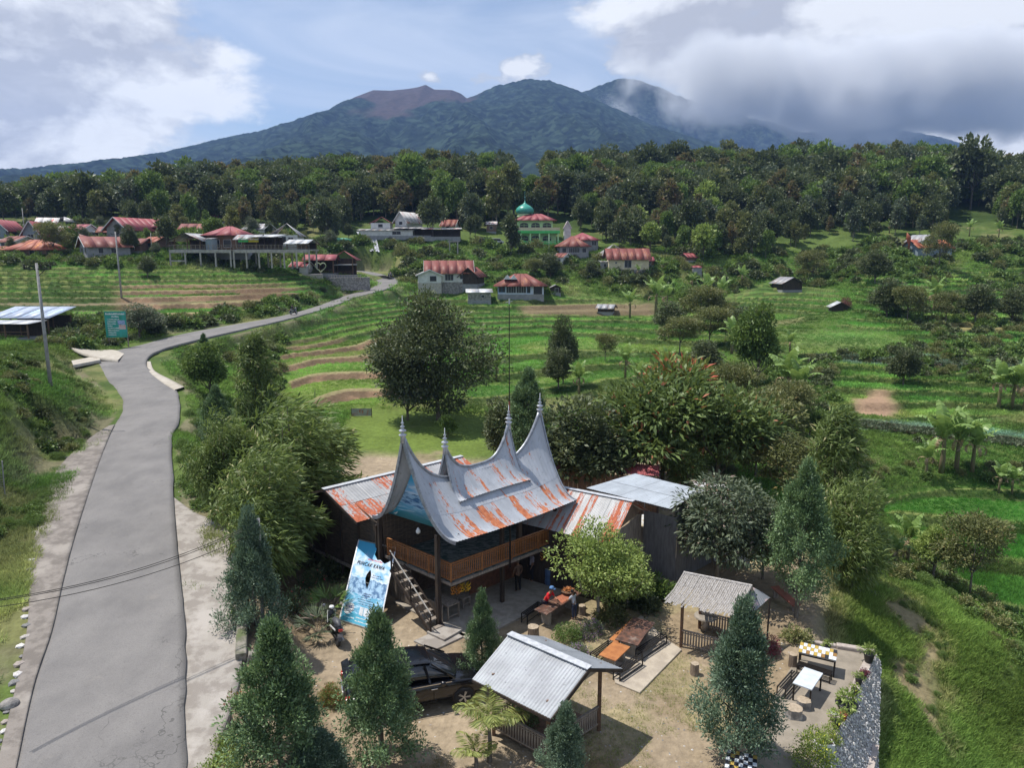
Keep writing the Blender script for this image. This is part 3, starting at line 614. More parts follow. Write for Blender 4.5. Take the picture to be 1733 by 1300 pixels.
def trunk_mesh(name, H, r0, targets, r, bend=.04, mat=None, n=7, nlimb=9, fork=.35):
    b = MB(); pts = []; o = np.zeros(3)
    for i in range(7):
        pts.append((r.normal() * bend * H * .3 * i / 6, r.normal() * bend * H * .3 * i / 6, H * i / 6 * .9))
    b.tube([(pts[0][0], pts[0][1], -.5)] + pts, [r0 * 1.25] + [r0 * (1 - .82 * i / 6) for i in range(7)], n)
    if len(targets):
        for t in targets[r.permutation(len(targets))[:nlimb]]:
            f = np.clip((t[2] / H - .25) * .8 + .1, fork * .5, .8); k = int(f * 6); s = Vector(pts[k]); e = Vector(t); mid = (s + e) / 2 + Vector((0, 0, -.03 * H)) + Vector(r.normal(size=3) * .03 * H)
            rr_ = r0 * (1 - .8 * k / 6) * .62; b.tube([s, mid, e], [rr_, rr_ * .65, rr_ * .2], 5)
    return b.mesh(name, mat or BARK, True)
BARK = M('bark', (.105, .085, .065), (.19, .17, .14), 9, .95, .6, 30, stretch=(1, 1, .3))
PALEBARK = M('pale_bark', (.30, .27, .22), (.18, .155, .12), 8, .9, .4, 30, stretch=(1, 1, .3))
LM = dict(
    conifer=leafmat('conifer_leaf', (.028, .058, .032), (.145, .215, .090), (.22, .29, .16), .14, tip_at=.86),
    conifer2=leafmat('grey_conifer_leaf', (.034, .064, .042), (.140, .195, .125), (.21, .27, .19), .12, tip_at=.88),
    darkbroad=leafmat('dark_leaf', (.026, .038, .017), (.095, .110, .052), (.16, .17, .09), .14, tip_at=.95),
    broad=leafmat('green_leaf', (.040, .070, .018), (.125, .185, .045), None, .22),
    light=leafmat('light_leaf', (.085, .125, .030), (.215, .270, .075), (.32, .36, .14), .28, tip_at=.95),
    olive=leafmat('olive_leaf', (.055, .065, .024), (.150, .155, .060), (.20, .15, .06), .2),
    bamboo=leafmat('bamboo_leaf', (.036, .058, .017), (.135, .178, .052), (.32, .30, .15), .28, tip_at=.94),
    greyleaf=leafmat('grey_leaf', (.032, .046, .026), (.110, .130, .080), (.20, .15, .12), .12),
    big=leafmat('broad_pinnate_leaf', (.040, .065, .020), (.130, .175, .055), (.30, .115, .060), .25, tip_at=.965),
    red=leafmat('red_shoot_leaf', (.070, .090, .025), (.15, .18, .05), (.34, .08, .05), .2, tip_at=.74),
    crimson=leafmat('crimson_leaf', (.060, .012, .022), (.16, .03, .05), None, .2),
    brown=leafmat('brown_tip_leaf', (.055, .055, .025), (.14, .115, .06), (.22, .12, .06), .2, tip_at=.8),
    grass=leafmat('grass_blade', (.075, .130, .022), (.185, .260, .060), (.34, .30, .15), .3, tip_at=.93),
    rice=leafmat('rice_blade', (.050, .125, .018), (.110, .225, .035), None, .3),
    shrub=leafmat('shrub_leaf', (.036, .070, .018), (.115, .170, .045), None, .22),
    yellowf=leafmat('yellow_flower_leaf', (.085, .120, .025), (.20, .25, .05), (.75, .55, .05), .25, tip_at=.95),
    purplef=leafmat('purple_flower_leaf', (.050, .080, .035), (.11, .13, .08), (.32, .17, .38), .2, tip_at=.78),
    rosef=leafmat('rose_flower_leaf', (.035, .060, .025), (.10, .13, .06), (.60, .10, .13), .2, tip_at=.985),
    banana=leafmat('banana_leaf', (.070, .125, .030), (.19, .27, .085), None, .35, rough=.4),
    dryleaf=leafmat('dry_banana_leaf', (.13, .085, .05), (.27, .20, .125), None, .1),
    fern=leafmat('palm_leaf', (.075, .095, .025), (.24, .26, .08), (.32, .26, .10), .3),
)
PROTO = {}
def proto(key, kind, H, Rw, k, per, L, Wd, lm, seed, low=.25, clump=.16, r0=None, **kw):
    r = np.random.default_rng(seed); C_ = crown_clumps(kind, H, Rw, k, r, low)
    Rc = (clump * Rw) * (.7 + .6 * r.random(k))
    bark = kw.pop('bark', None); nl = kw.pop('nlimb', 9); bend = kw.pop('bend', .04)
    cm = foliage('crown', LM[lm], C_, Rc, per, L, Wd, r, **kw)
    tm = trunk_mesh('trunk', H, r0 or H * .018, C_, r, bend, bark, nlimb=nl)
    PROTO[key] = (tm, cm, H); return PROTO[key]
def tree(key, label, cat, loc, h, rz=None, group=None, wide=1.0, name=None, dz=0):
    tm, cm, H = PROTO[key]; s = h / H
    t = thing(name or 'tree', label, cat, (loc[0], loc[1], loc[2] + dz), random.random() * 6.28 if rz is None else rz, group, (s * wide, s * wide, s))
    part('trunk', tm, t); part('crown', cm, t); return t
def TP(px, pb, pt, z=None):
    """ground point under a base pixel and the height that reaches pixel row pt"""
    p = G(px, pb) if z is None else PZ(px, pb, z); d = p.y
    a, b, c = ray(px, pt); return p, CAMH + c * d / b - p.z
# near trees
proto('conifer', 'cone', 5, 1.5, 1000, 34, .115, .045, 'conifer', 1, low=.06, clump=.15, out=.8, bias=(0, 0, .75), shell=.3, squash=1.1)
proto('conifer_b', 'cone', 5, 1.6, 1000, 34, .115, .045, 'conifer2', 2, low=.06, clump=.155, out=.8, bias=(0, 0, .75), shell=.3, squash=1.1)
proto('conifer_tall', 'cone', 7.5, 2.2, 1000, 32, .16, .06, 'conifer', 3, low=.22, clump=.14, out=.8, bias=(.1, 0, .5), shell=.3, squash=1.1)
proto('dark_tree', 'irregular', 11, 5.2, 620, 40, .30, .14, 'darkbroad', 4, low=.0, clump=.17, out=.9, bias=(0, 0, .1), bend=.08)
proto('bamboo_mass', 'irregular', 7, 3.1, 330, 40, .48, .085, 'bamboo', 5, low=.05, clump=.2, out=.6, bias=(.75, -.1, -.25), upw=.5, nlimb=16, r0=.09)
proto('bamboo_column', 'column', 7, 1.5, 230, 40, .42, .075, 'bamboo', 6, low=.03, clump=.26, out=.5, bias=(.5, 0, -.35), upw=.5, r0=.06, nlimb=12)
proto('broad_round', 'round', 5, 2.2, 230, 30, .27, .13, 'broad', 7, low=.2, clump=.17)
proto('broad_dark', 'round', 6, 2.6, 300, 34, .26, .12, 'darkbroad', 8, low=.12, clump=.16)
proto('light_tree', 'spread', 4.5, 2.3, 330, 26, .15, .085, 'light', 9, low=.25, clump=.16, r0=.09, bark=PALEBARK)
proto('grey_tree', 'round', 5.5, 3.0, 330, 32, .26, .085, 'greyleaf', 10, low=.22, clump=.15, bias=(0, 0, -.3), r0=.12)
proto('olive_tree', 'irregular', 6, 2.4, 260, 30, .22, .09, 'olive', 11, low=.2, clump=.17, r0=.08)
proto('mango_tree', 'round', 5, 2.0, 240, 34, .3, .09, 'light', 12, low=.3, clump=.17, bias=(0, 0, -.1), r0=.13)
# middle distance and forest
for i, (kd, lm, Rw, lo) in enumerate([('round', 'darkbroad', 5.2, .2), ('irregular', 'broad', 5.0, .22), ('tall', 'olive', 4.2, .2), ('irregular', 'darkbroad', 4.6, .12), ('tall', 'brown', 4.0, .18), ('round', 'greyleaf', 4.8, .2), ('irregular', 'darkbroad', 5.6, .15), ('cone', 'conifer', 3.0, .08)]):
    proto('forest%d' % i, kd, 13, Rw, 110, 20, 1.05, .62, lm, 30 + i, low=lo, clump=.2, nlimb=7, bark=PALEBARK if i in (2, 4, 5) else None, r0=.24)
proto('forest_bright', 'round', 11, 4.5, 100, 20, 1.0, .6, 'light', 44, low=.2, clump=.2, nlimb=5, r0=.2)
def shrub_proto(key, Rw, H, k, per, L, Wd, lm, seed, **kw):
    r = np.random.default_rng(seed); d = unit(r.normal(size=(k, 3))); d[:, 2] = np.abs(d[:, 2])
    C_ = d * (.45 + .5 * r.random((k, 1))) * np.array([Rw, Rw, H]); Rc = Rw * .25 * (.7 + .6 * r.random(k))
    PROTO[key] = foliage('foliage', LM[lm], C_, Rc, per, L, Wd, r, **kw); return PROTO[key]
shrub_proto('shrub', 1, .9, 60, 22, .2, .1, 'shrub', 60)
shrub_proto('shrub_dark', 1, .9, 60, 22, .22, .11, 'darkbroad', 61)
shrub_proto('shrub_olive', 1, 1.1, 60, 22, .2, .08, 'olive', 62)
shrub_proto('shrub_far', 1, .8, 26, 14, .42, .24, 'shrub', 63)
shrub_proto('shrub_far_dark', 1, .8, 26, 14, .42, .24, 'darkbroad', 64)
def scatter(name, protos, P, S, rot, idx, kind='stuff', label=None, cat=None, gc=None):
    """one object of many small copies standing at the given points"""
    me = bpy.data.meshes.new(name); P = np.asarray(P, np.float32); me.vertices.add(len(P)); me.vertices.foreach_set('co', P.ravel())
    for an, ty, da in (('scl', 'FLOAT', S), ('rz', 'FLOAT', rot), ('pick', 'INT', idx)):
        a = me.attributes.new(an, ty, 'POINT'); a.data.foreach_set('value', np.asarray(da, np.int32 if ty == 'INT' else np.float32))
    if gc is not None: a = me.attributes.new('gc', 'FLOAT_COLOR', 'POINT'); a.data.foreach_set('color', np.concatenate([gc, np.ones((len(gc), 1))], 1).astype(np.float32).ravel())
    o = bpy.data.objects.new(name, me); COL.objects.link(o)
    pc = bpy.data.collections.new(name + '_kinds')
    for i, ms in enumerate(protos):
        if not isinstance(ms, (tuple, list)): ms = (ms,)
        if len(ms) > 1:                       # crown and trunk joined
            bm = bmesh.new(); po = None
            me1 = join_meshes(ms)
        else: me1 = ms[0]
        q_ = bpy.data.objects.new('%s_%02d' % (name, i), me1); pc.objects.link(q_)
    ng = bpy.data.node_groups.new(name, 'GeometryNodeTree'); ng.interface.new_socket('Geometry', in_out='INPUT', socket_type='NodeSocketGeometry'); ng.interface.new_socket('Geometry', in_out='OUTPUT', socket_type='NodeSocketGeometry')
    n, l = ng.nodes, ng.links; gi = n.new('NodeGroupInput'); go = n.new('NodeGroupOutput'); ci = n.new('GeometryNodeCollectionInfo'); ci.inputs[0].default_value = pc; ci.inputs[1].default_value = True; ci.inputs[2].default_value = True
    ip = n.new('GeometryNodeInstanceOnPoints'); ip.inputs['Pick Instance'].default_value = True
    def na(nm, ty):
        a = n.new('GeometryNodeInputNamedAttribute'); a.data_type = ty; a.inputs[0].default_value = nm; return a.outputs[0]
    l.new(gi.outputs[0], ip.inputs['Points']); l.new(ci.outputs[0], ip.inputs['Instance']); l.new(na('pick', 'INT'), ip.inputs['Instance Index']); l.new(na('scl', 'FLOAT'), ip.inputs['Scale'])
    cx = n.new('ShaderNodeCombineXYZ'); l.new(na('rz', 'FLOAT'), cx.inputs[2]); l.new(cx.outputs[0], ip.inputs['Rotation']); l.new(ip.outputs[0], go.inputs[0])
    md = o.modifiers.new('instances', 'NODES'); md.node_group = ng
    if kind: o['kind'] = kind
    if label: tag(o, label, cat)
    return o
def join_meshes(ms):
    V = []; Fs = []; T = []; off = 0; mats = []; MI = []
    for m in ms:
        v = np.empty(len(m.vertices) * 3, np.float32); m.vertices.foreach_get('co', v); V.append(v.reshape(-1, 3))
        if m.materials[0] not in mats: mats.append(m.materials[0])
        mi = mats.index(m.materials[0]); tt = m.attributes.get('tint')
        if tt: tv = np.empty(len(m.polygons), np.float32); tt.data.foreach_get('value', tv)
        for j, p in enumerate(m.polygons): Fs.append([off + q for q in p.vertices]); MI.append(mi); T.append(tv[j] if tt else .5)
        off += len(m.vertices)
    me = bpy.data.meshes.new('joined'); me.from_pydata(np.concatenate(V).tolist(), [], Fs); me.update()
    a = me.attributes.new('tint', 'FLOAT', 'FACE'); a.data.foreach_set('value', np.array(T, np.float32))
    for m in mats: me.materials.append(m)
    me.polygons.foreach_set('material_index', MI); return me
def tuftmat():
    m, n, l = newmat('ground_tuft'); a = N(n, 'ShaderNodeAttribute', attribute_name='tint'); g = N(n, 'ShaderNodeAttribute', attribute_name='gc'); g.attribute_type = 'INSTANCER'
    vm = N(n, 'ShaderNodeVectorMath', operation='SCALE'); l.new(g.outputs['Color'], vm.inputs[0]); l.new(mth(n, l, 'MULTIPLY_ADD', a.outputs['Fac'], 1.8, .9), vm.inputs['Scale'])
    b = N(n, 'ShaderNodeBsdfDiffuse'); l.new(vm.outputs[0], b.inputs[0]); t = N(n, 'ShaderNodeBsdfTranslucent'); l.new(vm.outputs[0], t.inputs[0])
    mx = N(n, 'ShaderNodeMixShader'); mx.inputs[0].default_value = .38; l.new(b.outputs[0], mx.inputs[1]); l.new(t.outputs[0], mx.inputs[2]); o = N(n, 'ShaderNodeOutputMaterial'); l.new(mx.outputs[0], o.inputs[0]); return m
LM['gtuft'] = tuftmat()
def tuft(name, n, h, w, spread, lm, seed, lean=.5):
    r = np.random.default_rng(seed); a = r.random(n) * 6.283; P = np.stack([np.cos(a), np.sin(a), 0 * a], 1) * (spread * np.sqrt(r.random(n)))[:, None]
    D = unit(np.stack([np.cos(a) * lean * r.random(n), np.sin(a) * lean * r.random(n), np.ones(n)], 1) + r.normal(size=(n, 3)) * .15)
    V, Fq, t = leaf_arrays(P, D, h * (.6 + .6 * r.random(n)), w, np.clip(r.random() * .4 + r.random(n) * .6, 0, 1), r, upw=.1)
    return npmesh(name, V, Fq, LM[lm], smooth=False, attrs={'tint': ('FLOAT', 'FACE', t)}, link=False)
# ------------------------------------------------------------------ banana plants
def banana_leaf_mesh(L, wd, seed, mat, droop=1.0):
    r = np.random.default_rng(seed); n = 11; t = np.linspace(0, 1, n); ang = 1.15 - 1.9 * droop * t ** 1.3
    x = np.concatenate([[0], np.cumsum(np.cos(ang[:-1]) * L / (n - 1))]); z = np.concatenate([[0], np.cumsum(np.sin(ang[:-1]) * L / (n - 1))])
    w = wd * np.clip(np.sin(np.pi * np.clip(t * .93 + .07, 0, 1)) ** .6, .05, 1) * np.where(t < .12, .15, 1)
    V = []; Fq = []; T = []
    for i in range(n - 1):                 # each strip of the torn blade hangs a little differently
        for s in (-1, 1):
            k = len(V); dr = .22 + .25 * r.random(); g = .06 * L / (n - 1)
            V += [(x[i], 0, z[i]), (x[i + 1] - g, 0, z[i + 1]), (x[i + 1] - g * 2.2 - .06 * r.random(), s * w[i + 1], z[i + 1] - w[i + 1] * dr), (x[i] + g + .03 * r.random(), s * w[i], z[i] - w[i] * dr)]
            Fq.append([k, k + 1, k + 2, k + 3]); T.append(.35 + .5 * r.random())
    return npmesh('leaf', V, Fq, mat, smooth=False, attrs={'tint': ('FLOAT', 'FACE', T)}, link=False)
BL = [banana_leaf_mesh(2.4, .42, i, LM['banana'], d) for i, d in enumerate((.55, .8, 1.0, 1.2))]
BDRY = banana_leaf_mesh(1.6, .16, 9, LM['dryleaf'], 2.0)
BSTEM = MB().tube([(0, 0, -.4), (.03, 0, .8), (0, .02, 1.7), (0, 0, 2.3)], [.17, .15, .12, .07], 9).mesh('stem', M('banana_stem', (.16, .12, .07), (.12, .14, .05), 6, .8, .4, stretch=(1, 1, .3)), True)
def banana(label, loc, h, seed=0, group=None, nl=8):
    r = random.Random(seed); s = h / 3.9
    t = thing('banana_plant', label, 'banana plant', loc, r.random() * 6.28, group, s); part('stem', BSTEM, t)
    for i in range(nl):
        part('leaf', BL[i * 4 // nl if i < nl - 1 else 0], t, (0, 0, 2.22 - .05 * i), (0, -.35 + .3 * i / nl * (-1 if i < 2 else 1), i * 2.4 + r.random() * .5), (1, 1, 1))
    for i in range(3): part('dry_leaf', BDRY, t, (0, 0, 1.9), (0, .5, i * 2.1 + r.random()))
    return t
# ------------------------------------------------------------------ materials of the compound
def rust_sheet(name, grey=(.40, .42, .45), rust=(.30, .085, .035), amt=1.0, metal=.25, rough=.42, rows=4.0, cols=16.0):
    """sheet metal with rust running down it; 'st' holds position across, position down and how rusty the sheet is"""
    m, n, l = newmat(name); a = N(n, 'ShaderNodeAttribute', attribute_name='st'); s = N(n, 'ShaderNodeSeparateColor'); l.new(a.outputs['Color'], s.inputs[0])
    def nz(fx, fy, d=5, r=.6, z=0):
        c = N(n, 'ShaderNodeCombineXYZ'); l.new(mth(n, l, 'MULTIPLY', s.outputs[0], fx), c.inputs[0]); l.new(mth(n, l, 'MULTIPLY', s.outputs[1], fy), c.inputs[1]); c.inputs[2].default_value = z
        t = N(n, 'ShaderNodeTexNoise'); t.inputs['Scale'].default_value = 1; t.inputs['Detail'].default_value = d; t.inputs['Roughness'].default_value = r; l.new(c.outputs[0], t.inputs['Vector']); return t.outputs['Fac']
    v = mth(n, l, 'ADD', mth(n, l, 'MULTIPLY_ADD', nz(62, 1.0, 5, .7), 1.1, -.05), mth(n, l, 'MULTIPLY_ADD', nz(90, 14, 4, .6, 3), .8, -.4))
    v = mth(n, l, 'ADD', v, mth(n, l, 'MULTIPLY_ADD', nz(13, 1.2, 3, .5, 7), 1.3, -.65))
    v = mth(n, l, 'ADD', v, mth(n, l, 'MULTIPLY_ADD', s.outputs[2], .44 * amt, -.22 * amt))
    v = mth(n, l, 'ADD', v, mth(n, l, 'MULTIPLY', mth(n, l, 'SUBTRACT', s.outputs[1], .5), .10))
    f = sm(n, l, v, .61, .70)
    g = mixc(n, l, sm(n, l, nz(9, 2, 5), .3, .7), grey, tuple(x * .72 for x in grey))
    g = mixc(n, l, sm(n, l, nz(50, 22, 3), .60, .70), g, tuple(x * .55 for x in grey))
    rc = mixc(n, l, sm(n, l, nz(45, 14, 4), .35, .65), rust, (rust[0] * 1.45, rust[1] * 1.9, rust[2] * 2.2))
    c = mixc(n, l, f, g, rc); b = N(n, 'ShaderNodeBsdfPrincipled'); l.new(c, b.inputs['Base Color'])
    l.new(mth(n, l, 'MULTIPLY', mth(n, l, 'SUBTRACT', 1.0, f), metal), b.inputs['Metallic']); l.new(mth(n, l, 'MULTIPLY_ADD', f, .4, rough), b.inputs['Roughness'])
    o = N(n, 'ShaderNodeOutputMaterial'); l.new(b.outputs[0], o.inputs[0]); return m
WOODD = M('dark_wood', (.060, .042, .030), (.030, .022, .018), 5, .8, .3, 30, stretch=(1, 1, .3))
WOODG = M('grey_wood', (.30, .255, .21), (.17, .14, .115), 6, .85, .4, 30, stretch=(2, 2, .3))
WOODB = M('varnished_wood', (.36, .155, .055), (.22, .09, .035), 8, .5, .2, 30)
WOODM = M('brown_wood', (.17, .095, .055), (.10, .06, .04), 6, .7, .3, 25)
BAMB = M('dark_bamboo', (.115, .085, .06), (.05, .038, .03), 9, .85, .4, 30, stretch=(.3, .3, 2.5))
STEELB = M('black_steel', (.018, .017, .017), (.03, .025, .022), 8, .45, metal=.4)
ZINC = rust_sheet('zinc_sheet', (.46, .48, .515), (.36, .10, .04), 1.35, .12, .5)
RUSTY = rust_sheet('rusty_sheet', (.42, .42, .42), (.33, .075, .03), 1.0, .1)
WHITE_SHEET = rust_sheet('pale_sheet', (.46, .50, .54), (.3, .2, .1), 1.0, .15, .45)
WHITEP = M('white_paint', (.75, .75, .74), (.62, .61, .59), 3, .6)
ALU = M('aluminium', (.55, .56, .58), (.40, .41, .42), 6, .35, metal=.7)
CEM = M('cement', (.34, .30, .25), (.25, .22, .18), 3, .9, .4, 20)
STONEW = M('river_stone', (.30, .28, .26), (.16, .15, .145), 4, .85, .5, 20, c3=(.46, .43, .39))
ST = lambda s, t, r: ('FLOAT_COLOR', 'POINT', np.stack([s, t, r, np.ones_like(s)], -1))
uv_, vv_ = Vector((math.cos(R(42.5)), math.sin(R(42.5)), 0)), Vector((math.cos(R(138.5)), math.sin(R(138.5)), 0))
O_ = Vector((-2.48, 29.83, 0))
B = lambda a, b, z=0.0: uv_ * a + vv_ * b + Vector((0, 0, z))
house = thing('traditional_house', 'two storey wooden house with sweeping horned zinc roof and bamboo railed balcony', 'house', O_)
# --- horned roofs
def V3(p): return np.array(tuple(p))
def saddle(rA, rB, eA, eB, zl, pw, ke, km, za):
    """rA,rB ridge tips; eA,eB eave ends; zl height of the ridge's lowest point"""
    def f(s, t):
        s = np.asarray(s, float)[..., None]; t = np.asarray(t, float)[..., None]
        rp = V3(rA) * (1 - s) + V3(rB) * s; ep = V3(eA) * (1 - s) + V3(eB) * s
        e = np.abs(2 * s - 1); z0 = np.where(s < .5, rA[2], rB[2]); rz = zl + (z0 - zl) * e ** pw
        ez = ep[..., 2:] - za * (1 - e ** 2); k = km + (ke - km) * e ** 2.5
        z = ez + (rz - ez) * (1 - t) ** k
        pl = rp * (1 - t) + ep * t; out = np.array(pl); out[..., 2] = z[..., 0]
        return out
    return f
def sheets(f, n, trange, parent, mat, lift=0.0, seed=0, rustf=lambda i, j: .5, name='roof_sheet', width=.8, flip=False):
    r = random.Random(seed); rows = len(trange) - 1
    for i in range(n):
        for j in range(rows):
            s0, s1 = i / n, (i + 1) / n; nc, nr = 21, 9
            s = np.linspace(s0 - .0005, s1 + .004, nc); t = np.linspace(trange[j], min(trange[j + 1] + (.012 if j < rows - 1 else 0), 1), nr)
            SS, TT = np.meshgrid(s, t); P = f(SS, TT); P[..., 2] += lift + .012 * np.sin((SS - s0) / (s1 - s0) * 2 * math.pi * 5) + (rows - 1 - j) * .012 + (i % 2) * .006 + r.random() * .004
            rf = rustf(i, j) + r.uniform(-.12, .12); cs_ = SS + seed * 3.7 + j * 1.3
            o = npmesh(name, P, gridq(nr, nc), mat, attrs={'st': ST(cs_, TT, np.full(SS.shape, rf))}); o.parent = parent
E1, ER, EL, EB_ = (0, 0, 4.5), tuple(Vector((3.30, 35.2, 4.55)) - O_), tuple(Vector((-6.75, 33.1, 4.5)) - O_), tuple(Vector((-1.0, 38.6, 4.55)) - O_)
r1 = Vector((-4.86, 31.0, 9.0)) - O_; r4 = Vector((1.47, 37.0, 8.85)) - O_
front = saddle(r1, r4, E1, ER, 6.45, 4, 2.1, 1.25, .12); back = saddle(r1, r4, EL, EB_, 6.45, 4, 2.1, 1.25, .12)
rf1 = lambda i, j: (.36, .66, .56, .78, .42, .72, .62, .70, .60)[i] * (.62 if j == 0 else 1)
sheets(front, 9, [0, .5, 1], house, ZINC, 0, 1, rf1); sheets(back, 9, [0, .5, 1], house, ZINC, 0, 2, rf1)
r2 = Vector((-3.16, 32.75, 8.0)) - O_; r3 = Vector((-.17, 35.8, 8.45)) - O_
def at(f, s, t, dz): p = f(np.array(s), np.array(t)); return (p[0], p[1], p[2] + dz)
up_f = saddle(r2, r3, at(front, .245, .41, .14), at(front, .79, .41, .16), 6.72, 3.4, 2.2, 1.2, -.04)
up_b = saddle(r2, r3, at(back, .245, .41, .14), at(back, .79, .41, .16), 6.72, 3.4, 2.2, 1.2, -.04)
rf2 = lambda i, j: (.45, .50, .30, .46, .60)[i]
sheets(up_f, 5, [0, 1], house, ZINC, .02, 3, rf2); sheets(up_b, 5, [0, 1], house, ZINC, .02, 4, rf2)
BOARD = M('zinc_edging', (.36, .38, .41), (.24, .25, .28), 5, .4, metal=.4)
def verge(f, s, lo=0.0, dz=0):
    t = np.linspace(lo, 1, 17); P = f(np.full(17, s), t); return [Vector(p) + Vector((0, 0, dz)) for p in P]
for f, w in ((front, .085), (back, .085), (up_f, .05), (up_b, .05)):
    for s in (0, 1):
        b = MB(); P = verge(f, s, 0, -.05)
        for i in range(16): b.bar(P[i], P[i + 1], .07, w * 1.9)
        b.build('verge_board', BOARD, house)
for f in (front, up_f):
    s = np.linspace(0, 1, 40); P = f(s, np.zeros(40)); MB().tube([Vector(p) + Vector((0, 0, .03)) for p in P], [.06 + .03 * abs(1 - 2 * x) for x in s], 8).build('ridge_cap', BOARD, house, True)
PEWTER = M('pewter', (.62, .63, .66), (.42, .43, .46), 6, .3, metal=.3)
def finial(p, h, mast=0):
    b = MB(); k = h / .75; b.lathe([(.12, -.3), (.10, -.02), (.17, .04), (.18, .08), (.06, .13), (.06, .17), (.17, .24), (.16, .29), (.05, .34), (.05, .38), (.12, .44), (.04, .5), (.04, .56), (.08, .61), (.02, .67), (.015, .95)], p, 12)
    b.build('finial', PEWTER, house, True)
for p in (r1, r2, r3, r4): finial(p, .78)
# --- gable triangle with its printed banner
def lake_print(name, photo=True):
    m, n, l = newmat(name); tc = N(n, 'ShaderNodeTexCoord'); a = N(n, 'ShaderNodeAttribute', attribute_name='st'); s = N(n, 'ShaderNodeSeparateColor'); l.new(a.outputs['Color'], s.inputs[0]); U, Vv = s.outputs[0], s.outputs[1]
    def nz(fx, fy, d=5, z=0, r=.6):
        c = N(n, 'ShaderNodeCombineXYZ'); l.new(mth(n, l, 'MULTIPLY', U, fx), c.inputs[0]); l.new(mth(n, l, 'MULTIPLY', Vv, fy), c.inputs[1]); c.inputs[2].default_value = z
        t = N(n, 'ShaderNodeTexNoise'); t.inputs['Scale'].default_value = 1; t.inputs['Detail'].default_value = d; t.inputs['Roughness'].default_value = r; l.new(c.outputs[0], t.inputs['Vector']); return t.outputs['Fac']
    skyc = mixc(n, l, sm(n, l, nz(4, 9, 6), .38, .6), (.16, .42, .66), (.62, .70, .80))
    top = mixc(n, l, sm(n, l, mth(n, l, 'ADD', Vv, mth(n, l, 'MULTIPLY', nz(7, 4), .15)), .86, .96), skyc, (.05, .38, .62))
    hills = mixc(n, l, sm(n, l, nz(9, 14, 6), .4, .58), (.035, .13, .28), (.30, .48, .66))
    ridge = mth(n, l, 'ADD', mth(n, l, 'MULTIPLY', nz(4, .1, 3, 5), .16), .46 if photo else .52)
    c = mixc(n, l, mth(n, l, 'LESS_THAN', Vv, ridge), top, hills)
    water = mixc(n, l, sm(n, l, nz(5, 26, 5, 2), .45, .62), (.07, .32, .50), (.36, .56, .72))
    c = mixc(n, l, mth(n, l, 'LESS_THAN', Vv, mth(n, l, 'ADD', mth(n, l, 'MULTIPLY', nz(3, .1, 3, 9), .14), .27)), c, water)
    foot = mixc(n, l, sm(n, l, nz(3, 3), .3, .7), (.035, .30, .44), (.05, .36, .52))
    c = mixc(n, l, mth(n, l, 'LESS_THAN', Vv, mth(n, l, 'MULTIPLY_ADD', U, -.13, .17 if photo else .2)), c, foot)
    b = N(n, 'ShaderNodeBsdfPrincipled'); b.inputs['Roughness'].default_value = .45; l.new(c, b.inputs['Base Color']); o = N(n, 'ShaderNodeOutputMaterial'); l.new(b.outputs[0], o.inputs[0]); return m
PRINT = lake_print('banner_print'); PRINT2 = lake_print('gable_print', False)
ts = np.linspace(.12, .84, 12); Pf = front(np.full(12, .075), ts); Pb = back(np.full(12, .075), ts)
zb = 4.72
def gp(P, sh=.06): return [Vector((p[0], p[1], max(p[2] - sh, zb - .1))) for p in P]
gl = gp(Pf, .08) + [Vector((Pf[-1][0], Pf[-1][1], zb - .1))] + [Vector((Pb[-1][0], Pb[-1][1], zb - .1))] + gp(Pb, .08)[::-1]
g0 = MB().poly([p + uv_ * .05 for p in gl], uv_ * -.04).build('gable_wall', BAMB, house)
bl = [p for p in gl]; A_ = np.array([tuple(p) for p in bl]); bq = A_ @ np.array(tuple(vv_)); uu = 1 - (bq - bq.min()) / np.ptp(bq); vq = (A_[:, 2] - A_[:, 2].min()) / np.ptp(A_[:, 2])
def fanmesh(name, P, u, v, mat, parent, off=Vector((0, 0, 0))):
    c = P.mean(0); V = np.concatenate([P, [c]]) + V3(off); n = len(P); F_ = [[i, (i + 1) % n, n] for i in range(n)]
    u = np.append(u, u.mean()); v = np.append(v, v.mean())
    return npmesh(name, V, F_, mat, False, {'st': ST(u, v, u * 0)}, parent=parent)
bn = thing('gable_banner', 'triangular blue lake banner hung in the front gable of the horned roof', 'banner', O_)
fanmesh('printed_sheet', A_, uu, vq, PRINT2, bn, -uv_ * .035)
cgl = Vector(A_[13]); cl_ = cgl + (Vector(A_[12]) - cgl) * .12 + Vector((0, 0, .35)) - uv_ * .06
def disc(c, r, nrm, mat, name, parent, n=24, th=.008):
    q_ = nrm.to_track_quat('Z', 'Y').to_matrix(); return MB().lathe([(r, 0), (r, th)], c, n, q_).build(name, mat, parent)
disc(cl_, .27, -uv_, WHITEP, 'round_logo', bn); disc(cl_ - uv_ * .009, .2, -uv_, M('logo_grey', (.25, .3, .36)), 'logo_ring', bn)
disc(cl_ - uv_ * .018, .165, -uv_, WHITEP, 'logo_disc', bn)
